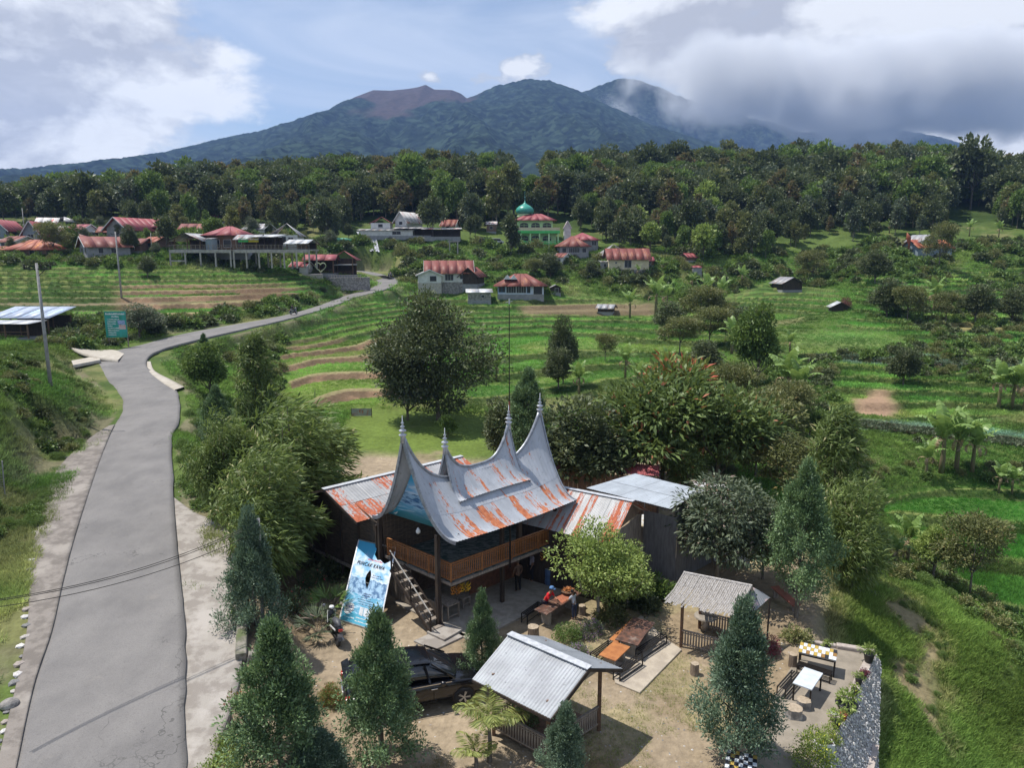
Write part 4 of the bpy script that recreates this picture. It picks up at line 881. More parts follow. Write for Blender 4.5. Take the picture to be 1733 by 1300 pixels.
# --- posts, floors, walls
def hp(name, a, b, z0, z1, w, mat=WOODD): return MB().box(tuple(B(a, b, (z0 + z1) / 2)), (w, w, z1 - z0), Matrix.Rotation(R(42.5), 3, 'Z')).build(name, mat, house, bevel=.01)
hp('post', -.03, 1.16, 0, 4.55, .2); hp('post', 3.64, .92, 0, 4.5, .18); hp('post', 7.25, .85, 0, 4.5, .18); hp('post', 3.6, .35, 2.1, 4.35, .07, STEELB); hp('post', 4.75, .9, 2.3, 4.4, .22); hp('post', -.05, 5.3, 0, 4.5, .18); hp('post', 7.6, 5.2, 0, 4.5, .18)
FLOORM = M('patterned_floor_mat', (.035, .07, .06), (.17, .19, .19), 3.2, .7, det=1, stretch=(1, 4, 1), lo=.48, hi=.52)
def deck(a0, a1, b0, b1, z, h, name, mat): return MB().poly([B(a0, b0, z), B(a1, b0, z), B(a1, b1, z), B(a0, b1, z)], (0, 0, h)).build(name, mat, house)
deck(.25, 7.75, .62, 5.35, 2.30, .09, 'balcony_floor', FLOORM); deck(.3, 7.7, .7, 5.3, 2.205, .16, 'floor_frame', WOODD)
for p, q_ in (((.2, .56), (7.8, .56)), ((.2, .56), (.2, 5.3))): MB().bar(B(*p, 2.24), B(*q_, 2.24), .05, .13).build('edge_beam', WOODG, house)
bal = MB().box((0, 0, 0), (.045, .03, .72)).mesh('baluster', WOODB)
def railing(p, q_, step=.115, post_every=1.7, z=2.34, hgt=.86, root=None, mat=WOODB, me=None):
    root = root or house; d = q_ - p; L = d.length; ang = math.atan2(d.y, d.x)
    MB().bar(p + Vector((0, 0, z + hgt)), q_ + Vector((0, 0, z + hgt)), .09, .05).build('top_rail', mat, root); MB().bar(p + Vector((0, 0, z + .06)), q_ + Vector((0, 0, z + .06)), .05, .05).build('bottom_rail', mat, root)
    MB().bar(p + Vector((0, 0, z + hgt - .12)), q_ + Vector((0, 0, z + hgt - .12)), .04, .035).build('middle_rail', mat, root)
    for i in range(int(L / step)): part('baluster', me or bal, root, p + d * ((i + .5) * step / L) + Vector((0, 0, z + hgt / 2)), (0, 0, ang))
    k = max(1, round(L / post_every))
    for i in range(k + 1): MB().box(p + d * (i / k) + Vector((0, 0, z + hgt / 2 - .02)), (.07, .07, hgt + .04), Matrix.Rotation(ang, 3, 'Z')).build('rail_post', mat, root)
railing(B(.28, .66), B(.28, 5.15)); railing(B(.28, .66), B(7.7, .66)); railing(B(7.7, .75), B(7.7, 3.4))
def plank_wall(p, q_, z0, z1, mat, root, w=.16, th=.03, name='plank_wall', gap=.012, seed=0, slope=0.0):
    r = random.Random(seed); b = MB(); d = (q_ - p); L = d.length; d.normalize(); n = int(L / w)
    nm = Vector((-d.y, d.x, 0))
    for i in range(n):
        o_ = nm * r.uniform(-.008, .008); a = p + d * (i * L / n + gap / 2) + o_; c = p + d * ((i + 1) * L / n - gap / 2) + o_
        zt = z1 + slope * (i + .5) / n + r.uniform(-.01, .01)
        b.poly([a + Vector((0, 0, z0)), c + Vector((0, 0, z0)), c + Vector((0, 0, zt)), a + Vector((0, 0, zt))], nm * th)
    o = b.build(name, mat, root); o['kind'] = 'stuff'; return o
plank_wall(B(.2, 5.38), B(8.0, 5.38), 2.2, 4.7, BAMB, house, .22)
plank_wall(B(7.85, 3.4), B(7.85, 5.38), 2.2, 4.6, BAMB, house, .2)
plank_wall(B(.35, 3.55), B(.35, 5.2), .15, 2.15, WOODG, house, .15, seed=3); plank_wall(B(.3, 1.3), B(.3, 3.5), .05, .95, WOODG, house, .11, seed=4)
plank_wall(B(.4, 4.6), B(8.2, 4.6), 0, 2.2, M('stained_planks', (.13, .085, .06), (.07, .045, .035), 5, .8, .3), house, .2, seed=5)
plank_wall(B(3.1, 2.6), B(7.4, 2.6), 0, 1.0, M('red_brown_planks', (.20, .09, .055), (.13, .06, .04), 5, .7, .3), house, .22, name='counter_front', seed=6)
MB().poly([B(3.0, 2.45, 1.06), B(7.5, 2.45, 1.06), B(7.5, 3.1, 1.06), B(3.0, 3.1, 1.06)], (0, 0, .06)).build('counter_top', WOODM, house)
MB().box(tuple(B(.36, 2.4, 2.12)), (.1, 2.4, .1), Matrix.Rotation(R(48.5), 3, 'Z')).build('lintel', WOODD, house)
# annex behind, under a rusty roof
deck(.2, 8.2, 6.2, 11.6, 1.0, .15, 'annex_floor', WOODD)
plank_wall(B(.1, 5.6), B(.1, 11.4), .95, 3.95, BAMB, house, .3, name='woven_wall', seed=7)
plank_wall(B(.1, 11.5), B(8.2, 11.5), .9, 4.0, BAMB, house, .3, name='woven_wall', seed=8)
for b_ in (5.7, 7.2, 8.7, 10.2, 11.3): hp('stilt', .05, b_, 0, 3.8, .11, WOODD)
MB().bar(B(0, 5.5, .95), B(0, 11.6, .95), .08, .14).build('sill_beam', WOODG, house)
def flat_sheets(p00, p10, p11, p01, n, rows, mat, root, seed=0, rustf=lambda i, j, r: r.random(), name='roof_sheet', amp=.012, waves=5):
    """rows of corrugated sheets on the quad p00-p10 (top edge) p01-p11 (bottom edge)"""
    r = random.Random(seed); a, b, c, d = map(V3, (p00, p10, p11, p01)); up = np.cross(b - a, d - a); up /= np.linalg.norm(up); up = up if up[2] > 0 else -up
    for i in range(n):
        for j in range(rows):
            s = np.linspace(i / n, (i + 1) / n + .003, waves * 4 + 1); t = np.linspace(j / rows, min((j + 1) / rows + .02, 1), 3); SS, TT = np.meshgrid(s, t); S3, T3 = SS[..., None], TT[..., None]
            P = (a * (1 - S3) + b * S3) * (1 - T3) + (d * (1 - S3) + c * S3) * T3
            P = P + up * (amp * np.sin((SS * n - i) * 2 * math.pi * waves) + (rows - 1 - j) * .015 + (i % 2) * .008)[..., None]
            o = npmesh(name, P, gridq(3, len(s)), mat, attrs={'st': ST(SS * n * .11 + seed * 2.3 + j * 1.7, TT, np.full(SS.shape, rustf(i, j, r)))}); o.parent = root
ax = lambda a, b, z: B(a, b, z)
flat_sheets(ax(-.7, 8.9, 5.1), ax(8.3, 8.9, 5.1), ax(8.3, 6.2, 4.0), ax(-.7, 6.2, 4.0), 10, 2, RUSTY, house, 5, lambda i, j, r: -.2 if (j == 0 and i in (1, 2)) or i == 7 else (1.0, .95, .85, 1.0, 1.1, .9, 1.0, 1, .9, 1.1)[i])
flat_sheets(ax(-.7, 8.9, 5.1), ax(8.3, 8.9, 5.1), ax(8.3, 11.9, 3.9), ax(-.7, 11.9, 3.9), 10, 2, RUSTY, house, 6, lambda i, j, r: .3 + .5 * r.random())
MB().bar(ax(-.75, 8.9, 5.13), ax(8.35, 8.9, 5.13), .3, .03).build('ridge_cap', M('light_cap', (.5, .52, .55)), house)
for p, q_ in (((-.72, 8.9, 5.06), (-.72, 6.15, 3.95)), ((-.72, 8.9, 5.06), (-.72, 11.95, 3.85))): MB().bar(ax(*p), ax(*q_), .03, .14).build('barge_board', WOODD, house)
MB().poly([B(.1, 5.6, 3.9), B(.1, 11.4, 3.9), B(.1, 8.9, 5.0)], uv_ * .03).build('annex_gable', BAMB, house)
# right wing under a rusty gable, ridge towards the camera
KA, KB = Vector(PZ(965, 827, 4.8)) - O_, Vector(PZ(1071, 848, 4.8)) - O_
dk = (KB - KA).normalized(); nk = Vector((-dk.y, dk.x, 0)); nk = nk if nk.dot(uv_) < 0 else -nk      # towards the main roof
KA2 = KA - dk * 2.0
wl = 2.35
flat_sheets(KA2, KB, KB + nk * wl + Vector((0, 0, -1.5)), KA2 + nk * wl + Vector((0, 0, -1.5)), 15, 1, RUSTY, house, 9, lambda i, j, r: (.2, .3, .1, .3, .2, .8, .4, .75, .25, .9, .3, .1, .35, .95, 1.0)[i])
flat_sheets(KA2, KB, KB - nk * wl + Vector((0, 0, -1.3)), KA2 - nk * wl + Vector((0, 0, -1.3)), 15, 1, RUSTY, house, 10, lambda i, j, r: .2 + .6 * r.random())
MB().bar(KA2, KB + dk * .05, .26, .03).build('ridge_cap', MATS['light_cap'], house)
gb = KB - dk * .35
MB().poly([gb + nk * 2.0 + Vector((0, 0, -1.35)), gb - nk * 2.0 + Vector((0, 0, -1.2)), gb + Vector((0, 0, -.08))], dk * .04).build('wing_gable', M('weathered_planks', (.24, .17, .11), (.13, .095, .07), 7, .8, .4, stretch=(1, 1, .2)), house)
plank_wall(gb + nk * 2.0 - Vector((0, 0, 4.8)), gb - nk * 2.0 - Vector((0, 0, 4.8)), 0, 3.45, WOODG, house, .18, name='wing_wall', seed=11)
plank_wall(gb + nk * 2.0 - Vector((0, 0, 4.8)), KA2 + nk * 2.0 - Vector((0, 0, 4.8)), 0, 3.3, WOODD, house, .2, name='wing_wall', seed=12)
# --- outside stair
st0, st1 = Vector(PZ(725, 1078, 0)) - O_, B(-.05, 3.3, 2.3)
st0b, wv = st0, (vv_ * 1.0)
sA, sB = B(-.75, .75, .05), B(-.75, 3.6, 2.35)
sw = -uv_ * -.75
for off in (Vector((0, 0, 0)), sw): MB().bar(sA + off, sB + off, .06, .16).build('stringer', WOODD, house)
for i in range(8):
    f = (i + .6) / 8.3; c = sA.lerp(sB, f) + sw * .5; MB().box(c, (.78, .24, .035), Matrix.Rotation(R(42.5), 3, 'Z')).build('stair_tread', WOODG, house)
MB().bar(sA + Vector((0, 0, .95)), sB + Vector((0, 0, .95)), .045, .045).build('handrail', M('pale_handrail', (.5, .47, .43)), house)
for f in (.03, .5, .97): p = sA.lerp(sB, f); MB().bar(p, p + Vector((0, 0, .97)), .07).build('stair_post', WOODD, house)
MB().bar(sA + Vector((0, 0, .5)), sB + Vector((0, 0, .5)), .035, .035).build('handrail', WOODD, house)
# forecourt and steps
fc = [PZ(755, 1078), PZ(830, 1098), PZ(905, 1052), PZ(985, 1000), PZ(1060, 955), PZ(1010, 900)]
fcp = [B(.1, .9) + O_, PZ(800, 1090), PZ(1035, 968), B(9.3, 4.6) + O_, B(.1, 4.6) + O_]
slab('forecourt_slab', fcp, .10, .14, CEM)
for i, (a, b, c, d) in enumerate([((700, 1088), (735, 1104), (790, 1078), (757, 1063)), ((722, 1076), (752, 1090), (783, 1072), (752, 1060))]):
    slab('concrete_step', [PZ(*a), PZ(*b), PZ(*c), PZ(*d)], .1 + .1 * i, .14 + .1 * i, conc)
# --- neighbouring low roof, metal clad store
annex = thing('kitchen_shed', 'grey metal walled kitchen shed with broad pale sheet roof behind the horned house', 'shed', PZ(1110, 925, 0))
ao = annex.location
q0, q1, q2, q3 = PZ(1075, 802, 5.0) - ao, PZ(1191, 831, 4.7) - ao, PZ(1134, 861.5, 4.2) - ao, PZ(992, 826, 4.6) - ao
flat_sheets(q0, q1, q2, q3, 5, 2, WHITE_SHEET, annex, 12, lambda i, j, r: -.1, amp=.008, waves=7)
MB().poly([q0 - Vector((0, 0, .03)), q1 - Vector((0, 0, .03)), q2 - Vector((0, 0, .03)), q3 - Vector((0, 0, .03))], (0, 0, .05)).build('roof_frame', WOODD, annex)
GREYM = M('grey_cladding', (.20, .195, .195), (.14, .135, .135), 3, .6, stretch=(3, 3, .5))
w0, w1 = PZ(1090, 870, 3.3) - ao, PZ(1133, 880, 3.3) - ao; w0.z = w1.z = 0
dw = (w1 - w0).normalized(); plank_wall(w0, w0 + dw * 1.9, 0, 3.5, GREYM, annex, .9, .04, 'metal_wall'); plank_wall(w0 + dw * 1.9, w0 + dw * 1.9 + uv_ * 4, 0, 4.0, GREYM, annex, .9, .04, 'metal_wall'); plank_wall(w0, w0 - dw * 2 + uv_ * 3, 0, 3.6, GREYM, annex, .9, .04, 'metal_wall')
bx = PZ(1100, 945, 0) - ao
MB().box(bx + Vector((0, 0, 1.0)), (1.5, .9, 2.0), Matrix.Rotation(R(-42), 3, 'Z')).build('cabinet', GREYM, annex, bevel=.01)
MB().box(bx + Vector((0, 0, 2.1)), (1.9, 1.3, .05), Matrix.Rotation(R(-42), 3, 'Z') @ Matrix.Rotation(R(6), 3, 'X')).build('cabinet_roof', M('patchy_sheet', (.55, .56, .57), (.42, .36, .24), 3, .6, lo=.45, hi=.55), annex)
red = thing('red_roof_shed', 'pinkish red sheet roof half hidden under the big pinnate leaved trees', 'shed', PZ(1080, 880, 0)); ro = red.location
a_, b_, c_, d_ = PZ(940, 776, 3.0) - ro, PZ(1115, 788, 3.0) - ro, PZ(1115, 806, 2.8) - ro, PZ(940, 794, 2.8) - ro
PINKR = rust_sheet('pink_roof_paint', (.34, .09, .10), (.40, .06, .05), .6, 0, .6)
flat_sheets(a_, b_, c_, d_, 12, 1, PINKR, red, 14, lambda i, j, r: .3, amp=.02)
for p in (a_, b_, c_, d_): MB().bar((p.x, p.y, 0), p - Vector((0, 0, .05)), .12).build('post', WOODD, red)
plank_wall(Vector((d_.x, d_.y + .3, 0)), Vector((c_.x, c_.y + .3, 0)), 0, 2.6, WOODM, red, .3, name='board_wall')
red2 = thing('rust_roof_lean_to', 'small lean-to with faded brown sheets beside the pale roof', 'shed', PZ(1215, 905, 0)); ro = red2.location
flat_sheets(PZ(1172, 815, 3.6) - ro, PZ(1235, 822, 3.6) - ro, PZ(1250, 850, 3.0) - ro, PZ(1190, 845, 3.0) - ro, 6, 1, RUSTY, red2, 15, lambda i, j, r: .55)
for p in (PZ(1195, 845, 3) - ro, PZ(1248, 850, 3) - ro): MB().bar((p.x, p.y, 0), p, .1).build('post', WOODD, red2)
# people's laundry coloured bits under the lean-to: a low white wall seen between leaves
lw = thing('low_white_wall', 'white washed low wall seen through the grey leaved tree', 'wall', PZ(1215, 950, 0)); MB().box((0, 0, .7), (3.4, .15, 1.4), Matrix.Rotation(R(-12), 3, 'Z')).build('panel', WHITEP, lw); MB().box((0, 0, 1.43), (3.5, .2, .06), Matrix.Rotation(R(-12), 3, 'Z')).build('coping', PINKR, lw)
# --- tall mast behind the roof
mp_ = PD(862, 690, 45); mg = gz(mp_.x, mp_.y); mast = thing('flag_mast', 'tall thin rust red mast topped by a small cross arm behind the roof', 'mast', (mp_.x, mp_.y, mg))
mtop = PD(862, 512, 45).z - mg
MB().tube([(0, 0, -.3), (0, 0, mtop * .55)], [.06, .05], 8).build('lower_pole', M('red_oxide', (.30, .08, .05), (.2, .06, .04), 5, .6), mast); MB().tube([(0, 0, mtop * .55), (0, 0, mtop)], [.035, .025], 8).build('upper_pole', STEELB, mast)
MB().bar((-.22, 0, mtop), (.22, 0, mtop + .1), .04).bar((0, -.2, mtop + .05), (0, .2, mtop + .05), .04).build('cross_arm', ALU, mast); MB().tube([(0, 0, mtop - .1), (0, 0, mtop + .25)], .05, 8).build('tip', ALU, mast)
# --- lamp under the gable, blue tarp, rail
lb = thing('hanging_bulb', 'white bulb hanging below the gable banner', 'lamp', B(-.15, 2.3, 4.62) + O_); MB().lathe([(.02, 0), (.05, -.05), (.11, -.16), (.1, -.25), (.03, -.31)], n=12).build('bulb', M('bulb_white', (.8, .79, .75)), lb, True); MB().tube([(0, 0, 0), (0, 0, .1)], .012, 6).build('cord', STEELB, lb)
tp = PZ(548, 860, 3.2); r = np.random.default_rng(5); SSs, TTs = np.meshgrid(np.linspace(0, 1, 14), np.linspace(0, 1, 12))
c0, c1, c2, c3 = PZ(520, 838, 3.2), PZ(576, 848, 3.5), PZ(572, 876, 2.6), PZ(530, 888, 2.4)
Pt = (V3(c0) * (1 - SSs[..., None]) + V3(c1) * SSs[..., None]) * (1 - TTs[..., None]) + (V3(c3) * (1 - SSs[..., None]) + V3(c2) * SSs[..., None]) * TTs[..., None]
Pt[..., 2] += -.4 * np.sin(SSs * 3.14) * np.sin(TTs * 3.14) + fbm(SSs * 4, TTs * 4, 1.2, 2) * .25
tarp = npmesh('tarpaulin', Pt - V3(c3), gridq(12, 14), M('blue_tarp', (.02, .09, .55), (.015, .06, .38), 3, .45)); tarp.location = c3; tag(tarp, 'bright blue tarpaulin slung beside the woven wall', 'tarpaulin')
so = tarp.modifiers.new('s', 'SOLIDIFY'); so.thickness = .01
fr = thing('slat_fence', 'short weathered slat fence below the blue tarpaulin', 'fence', PZ(548, 915, 1.0)); slt = MB().box((0, 0, 0), (.05, .02, .75)).mesh('slat', WOODG)
railing(Vector((-.9, -.9, 0)), Vector((.55, .6, 0)), .14, 1.4, 0, .8, fr, WOODG, slt)
for x, y in ((-.9, -.9), (.55, .6)): MB().bar((x, y, 0), (x, y, -1.2), .08).build('leg', WOODG, fr)
# ------------------------------------------------------------------ leaning billboard
BLp, BRp = PZ(575, 1050, .05), PZ(641, 1070, .05)
def solve_top(px, py, base_, L):
    best = None
    for k in range(400):
        p = PD(px, py, 29 + k * .02)
        if p.y > base_.y and (best is None or abs((p - base_).length - L) < best[0]): best = (abs((p - base_).length - L), p)
    return best[1]
TLp = solve_top(608, 914, BLp, 4.15)
bb = thing('billboard', 'tall blue torn billboard leaning against the front of the horned house', 'billboard', BLp)
X_ = BRp - BLp; Y_ = TLp - BLp; n_ = X_.cross(Y_).normalized()
if n_.y > 0: n_ = -n_
bw, bh = X_.length, Y_.length
def bp(u, v, o=0.0): return X_ * u + Y_ * v + n_ * o
from mathutils.geometry import tessellate_polygon
outer = [(0, 0), (.93, 0), (.94, .05), (.985, .10), (.90, .135), (.965, .17), (.99, .22), (1, .24), (1, .86), (.90, .81), (.80, .775), (.68, .81), (.60, .80), (.545, .835), (.50, .86), (.52, .93), (.50, 1), (0, 1)]
hole = [(.47, .66), (.415, .60), (.40, .55), (.43, .49), (.50, .43), (.53, .52), (.53, .60), (.50, .65)]
tri = tessellate_polygon([[Vector((x * bw, y * bh, 0)) for x, y in outer], [Vector((x * bw, y * bh, 0)) for x, y in hole]])
allp = outer + hole; bm = bmesh.new(); vs = [bm.verts.new(bp(x, y, .03)) for x, y in allp]
for t_ in tri:
    try: bm.faces.new([vs[i] for i in t_])
    except ValueError: pass
bmesh.ops.triangulate(bm, faces=bm.faces)
me = bpy.data.meshes.new('printed_sheet'); bm.to_mesh(me); bm.free(); a_t = me.attributes.new('st', 'FLOAT_COLOR', 'POINT'); a_t.data.foreach_set('color', np.array([(x, y, 0, 1) for x, y in allp], np.float32).ravel()); me.materials.append(PRINT)
part('printed_sheet', me, bb)
fm = MB()
for a, b in (((0, 0), (1, 0)), ((0, 1), (1, 1)), ((0, 0), (0, 1)), ((1, 0), (1, 1))): MB().bar(bp(*a, .02), bp(*b, .02), .06).build('frame_bar', ALU, bb)
MB().bar(bp(0, .5), bp(1, .5), .035).build('frame_bar', ALU, bb)
for u, v in ((.08, .95), (.92, .95)): MB().bar(bp(u, v, -.03), bp(u, v, -.03) + Vector((.9, 1.0, -TLp.z + .2)), .05).build('prop', ALU, bb)
def text_part(s, loc, rotm, size, mat, parent, name='lettering', ext=.004, sx=1.0, bold=0.0, shear=0, align='CENTER'):
    cu = bpy.data.curves.new(name, 'FONT'); cu.body = s; cu.size = size; cu.extrude = ext; cu.align_x = align; cu.align_y = 'CENTER'; cu.offset = bold; cu.shear = shear; cu.space_character = 1.2; cu.materials.append(mat)
    o0 = bpy.data.objects.new(name, cu); COL.objects.link(o0); bpy.context.view_layer.update(); me = bpy.data.meshes.new_from_object(o0.evaluated_get(bpy.context.evaluated_depsgraph_get())); bpy.data.objects.remove(o0); o = bpy.data.objects.new(name, me); o['kind'] = 'stuff'; COL.objects.link(o); o.parent = parent; m4 = rotm.to_4x4(); m4.translation = loc; o.matrix_local = m4 @ Matrix.Diagonal((sx, 1, 1, 1)); return o
rotb = Matrix((X_.normalized(), n_.cross(X_.normalized()).normalized(), n_)).transposed()
INK = M('black_ink', (.012, .012, .015)); REDI = M('red_ink', (.62, .16, .18))
text_part('PUNCAK KAWA', bp(.47, .715, .05), rotb, .27, INK, bb, sx=.74, bold=0)
tl = MB(); r = random.Random(3)
def scribble(b, u0, u1, v, h, fn, o=.035, rr=r):
    u = u0
    while u < u1:
        w = rr.uniform(.012, .035); hh = h * rr.uniform(.5, 1); b.poly([fn(u, v, o), fn(u + w, v, o), fn(u + w, v + hh, o), fn(u, v + hh, o)], n_ * .003 if fn is bp else Vector((0, -.003, 0))); u += w + rr.uniform(.006, .016)
scribble(tl, .36, .72, .775, .02, bp); tl.build('faded_script', REDI, bb)
tl = MB()
for i, (u0, u1) in enumerate([(.44, .66), (.42, .60), (.40, .66), (.33, .72), (.36, .74), (.38, .70)]): scribble(tl, u0, u1, .365 - i * .026, .013, bp)
scribble(tl, .58, .78, .60, .012, bp); scribble(tl, .55, .86, .575, .012, bp); tl.build('small_lines', M('dark_ink', (.05, .07, .14)), bb)
tl = MB(); scribble(tl, .10, .34, .055, .014, bp); scribble(tl, .38, .62, .075, .014, bp); scribble(tl, .38, .95, .035, .014, bp); tl.build('small_lines', WHITEP, bb)
disc(bp(.17, .16, .031), .27, n_, WHITEP, 'round_logo', bb); disc(bp(.17, .16, .041), .24, n_, M('logo_blue', (.12, .20, .34)), 'logo_ring', bb); disc(bp(.17, .16, .051), .225, n_, WHITEP, 'logo_disc', bb)
tl = MB(); scribble(tl, .09, .25, .165, .03, bp, .065); scribble(tl, .11, .23, .135, .014, bp, .065); tl.build('logo_script', M('logo_script', (.10, .12, .3)), bb)
tl = MB()
for u0 in (.44, .55, .66): tl.poly([bp(u0, .12, .04), bp(u0 + .095, .11, .04), bp(u0 + .095, .21, .04), bp(u0, .21, .04)], n_ * .003)
tl.build('printed_panels', M('panel_white', (.62, .66, .7)), bb)
# ------------------------------------------------------------------ open shelters
def shelter(name, label, rA, rB, eB, eA, e2B, e2A, mat, posts, sheetn, loc, floor_z=.0, seed=0, rustf=lambda i, j, r: .0, thick=.03, wv=7):
    t = thing(name, label, 'shelter', loc); L = Vector(loc); rA, rB, eB, eA, e2B, e2A = [Vector(p) - L for p in (rA, rB, eB, eA, e2B, e2A)]
    flat_sheets(rA, rB, eB, eA, sheetn, 1, mat, t, seed, rustf, amp=.018, waves=wv); flat_sheets(rA, rB, e2B, e2A, sheetn, 1, mat, t, seed + 1, rustf, amp=.018, waves=wv)
    return t, (rA, rB, eB, eA, e2B, e2A), L
g1l = Vector((2.0, 22.2, 0))
g1rA, g1rB = PZ(862, 1073, 3.15), PZ(998, 1132, 3.15); g1eB, g1eA = PZ(933, 1218, 2.2), PZ(799, 1150, 2.2); g1fB, g1fA = PZ(1054, 1133, 2.45), PZ(919, 1078, 2.45)
gz1, (a1, b1, c1_, d1, e1, f1), L1 = shelter('roofed_shelter', 'open shelter with new silvery corrugated gable roof in the front yard', g1rA, g1rB, g1eB, g1eA, g1fB, g1fA, rust_sheet('shelter_sheet', (.33, .35, .375), (.2, .17, .15), 1, .15, .5), None, 4, g1l, seed=20, rustf=lambda i, j, r: -.3)
MB().bar(a1 + Vector((0, 0, .03)), b1 + Vector((0, 0, .03)), .3, .03).build('ridge_cap', MATS['light_cap'], gz1)
MB().bar(b1 - Vector((0, 0, .06)), c1_ - Vector((0, 0, .06)), .04, .16).build('fascia', WOODD, gz1); MB().bar(b1 - Vector((0, 0, .06)), e1 - Vector((0, 0, .06)), .04, .12).build('fascia', WOODD, gz1)
MB().bar(c1_ - Vector((0, 0, .07)), d1 - Vector((0, 0, .07)), .05, .1).build('fascia', WOODD, gz1); MB().bar(e1 - Vector((0, 0, .05)), f1 - Vector((0, 0, .05)), .06, .08).build('fascia', MATS['light_cap'], gz1)
ridge1 = (b1 - a1).normalized(); cB, cA = b1 - ridge1 * .45, a1 + ridge1 * .4
def lerp(p, q_, f): return Vector(p).lerp(Vector(q_), f)
gcB1, gcB2 = lerp(c1_, d1, .16), lerp(e1, f1, .16)
MB().poly([lerp(gcB1, cB, .12) - Vector((0, 0, .1)), lerp(gcB2, cB, .12) - Vector((0, 0, .1)), cB - Vector((0, 0, .1))], ridge1 * .04).build('gable_panel', CEM, gz1)
pc = [lerp(gcB1, cB, .25), lerp(gcB2, cB, .3), lerp(lerp(d1, c1_, .16), lerp(a1, b1, .16), .25), lerp(lerp(f1, e1, .16), lerp(a1, b1, .16), .3)]
for p in pc: MB().bar((p.x, p.y, -.1), (p.x, p.y, p.z), .13).build('post', WOODM, gz1, bevel=.01)
sl1 = MB().box((0, 0, 0), (.07, .02, .72)).mesh('slat', WOODG)
def slat_rail(p, q_, root, z=.25, h=.75, step=.12):
    p = Vector((p.x, p.y, 0)); q_ = Vector((q_.x, q_.y, 0)); railing(p, q_, step, 9, z, h, root, WOODG, sl1)
slat_rail(pc[0], pc[2], gz1); slat_rail(pc[2], pc[3], gz1); slat_rail(pc[0], lerp(pc[0], pc[1], 1), gz1)
def quad_deck(P, z, h, name, mat, root): return MB().poly([Vector((p.x, p.y, z)) for p in P], (0, 0, h)).build(name, mat, root)
quad_deck([pc[0], pc[1], pc[3], pc[2]], .32, .08, 'floor', WOODM, gz1)
# thatched shelter
g2l = PZ(1185, 1078, 0)
g2 = [PZ(1157, 969, 3.1), PZ(1273, 992, 3.1), PZ(1243, 1044, 2.3), PZ(1122, 1018, 2.25)]
dr_ = (g2[1] - g2[0]).normalized(); nr_ = Vector((-dr_.y, dr_.x, 0)); f2B, f2A = g2[1] + nr_ * 1.35 - Vector((0, 0, .85)), g2[0] + nr_ * 1.35 - Vector((0, 0, .85))
gz2 = thing('thatched_shelter', 'open shelter under a bleached split bamboo gable roof at the yard edge', 'shelter', g2l)
THATCH = M('split_bamboo', (.50, .47, .44), (.30, .27, .24), 5, .8, .4, 20, stretch=(3, 3, .6)); 
def splits(a, b, c, d, n, root, sag=.12, seed=0):
    r = random.Random(seed); a, b, c, d = [Vector(p) - g2l for p in (a, b, c, d)]
    for i in range(n):
        f0, f1_ = i / n, (i + .93) / n; e = r.uniform(-.05, .08); dz = r.uniform(-.012, .02)
        P0, P1 = a.lerp(b, f0), a.lerp(b, f1_); Q0, Q1 = d.lerp(c, f0), d.lerp(c, f1_); m0, m1 = P0.lerp(Q0, .5) - Vector((0, 0, sag)), P1.lerp(Q1, .5) - Vector((0, 0, sag))
        Q0 = Q0 + (Q0 - P0) * e; Q1 = Q1 + (Q1 - P1) * e; up = Vector((0, 0, dz)); hi = Vector((0, 0, .035))
        V = [P0 + up, P1 + up, m1 + up, m0 + up, Q1 + up, Q0 + up]; mid = [(V[0] + V[1]) / 2 + hi, (V[2] + V[3]) / 2 + hi, (V[4] + V[5]) / 2 + hi]
        MB().add(V + mid, [(0, 6, 7, 3), (6, 1, 2, 7), (3, 7, 8, 5), (7, 2, 4, 8)]).build('bamboo_strip', THATCH, root)
splits(g2[0], g2[1], g2[2], g2[3], 34, gz2, .13, 1); splits(g2[0], g2[1], f2B, f2A, 34, gz2, .1, 2)
MB().tube([g2[0] - g2l, g2[1] - g2l], .06, 8).build('ridge_pole', THATCH, gz2)
cor = [lerp(g2[3], g2[2], .25), lerp(g2[3], g2[2], .88), lerp(f2A, f2B, .2), lerp(f2A, f2B, .88)]
base4 = [PZ(1152, 1095, 0)]; pw = base4[0]; off2 = (f2A - g2[3]); off2.z = 0; pl_ = (g2[2] - g2[3]); pl_.z = 0
ps2 = [pw, pw + pl_ * .72, pw + off2 * .72, pw + off2 * .72 + pl_ * .72]
for p in ps2: MB().bar(Vector((p.x, p.y, -.1)) - g2l, Vector((p.x, p.y, 2.45)) - g2l, .12).build('post', WOODM, gz2, bevel=.01)
slat_rail(ps2[0] - g2l, ps2[1] - g2l, gz2, .1, .7); slat_rail(ps2[1] - g2l, ps2[3] - g2l, gz2, .1, .7); slat_rail(ps2[2] - g2l, ps2[3] - g2l, gz2, .1, .7)
rt = thing('stone_table', 'small round stone table inside the thatched shelter', 'table', PZ(1193, 1066, 0)); MB().lathe([(.18, 0), (.14, .3), (.16, .62)], n=12).build('pedestal', CEM, rt, True); MB().lathe([(.5, .62), (.52, .65), (.5, .7)], n=18).build('table_top', CEM, rt)
le = thing('plastic_lean_to', 'grey and pink plastic sheets propped as a lean-to beside the thatched shelter', 'awning', PZ(1290, 1040, 0)); lo = le.location
k0, k1, k2, k3 = PZ(1265, 990, 2.6), PZ(1285, 1000, 2.4), PZ(1303, 1012, 2.1), PZ(1272, 1040, 1.9)
flat_sheets(k0 - lo, k1 - lo, k2 - lo, k3 - lo, 2, 1, M('faded_plastic', (.42, .33, .32), (.20, .21, .22), 1.4, .5, lo=.48, hi=.52), le, 33)
for p in (k2, k3, k0): MB().bar(Vector((p.x, p.y, 0)) - lo, p - lo, .06).build('pole', WOODD, le)
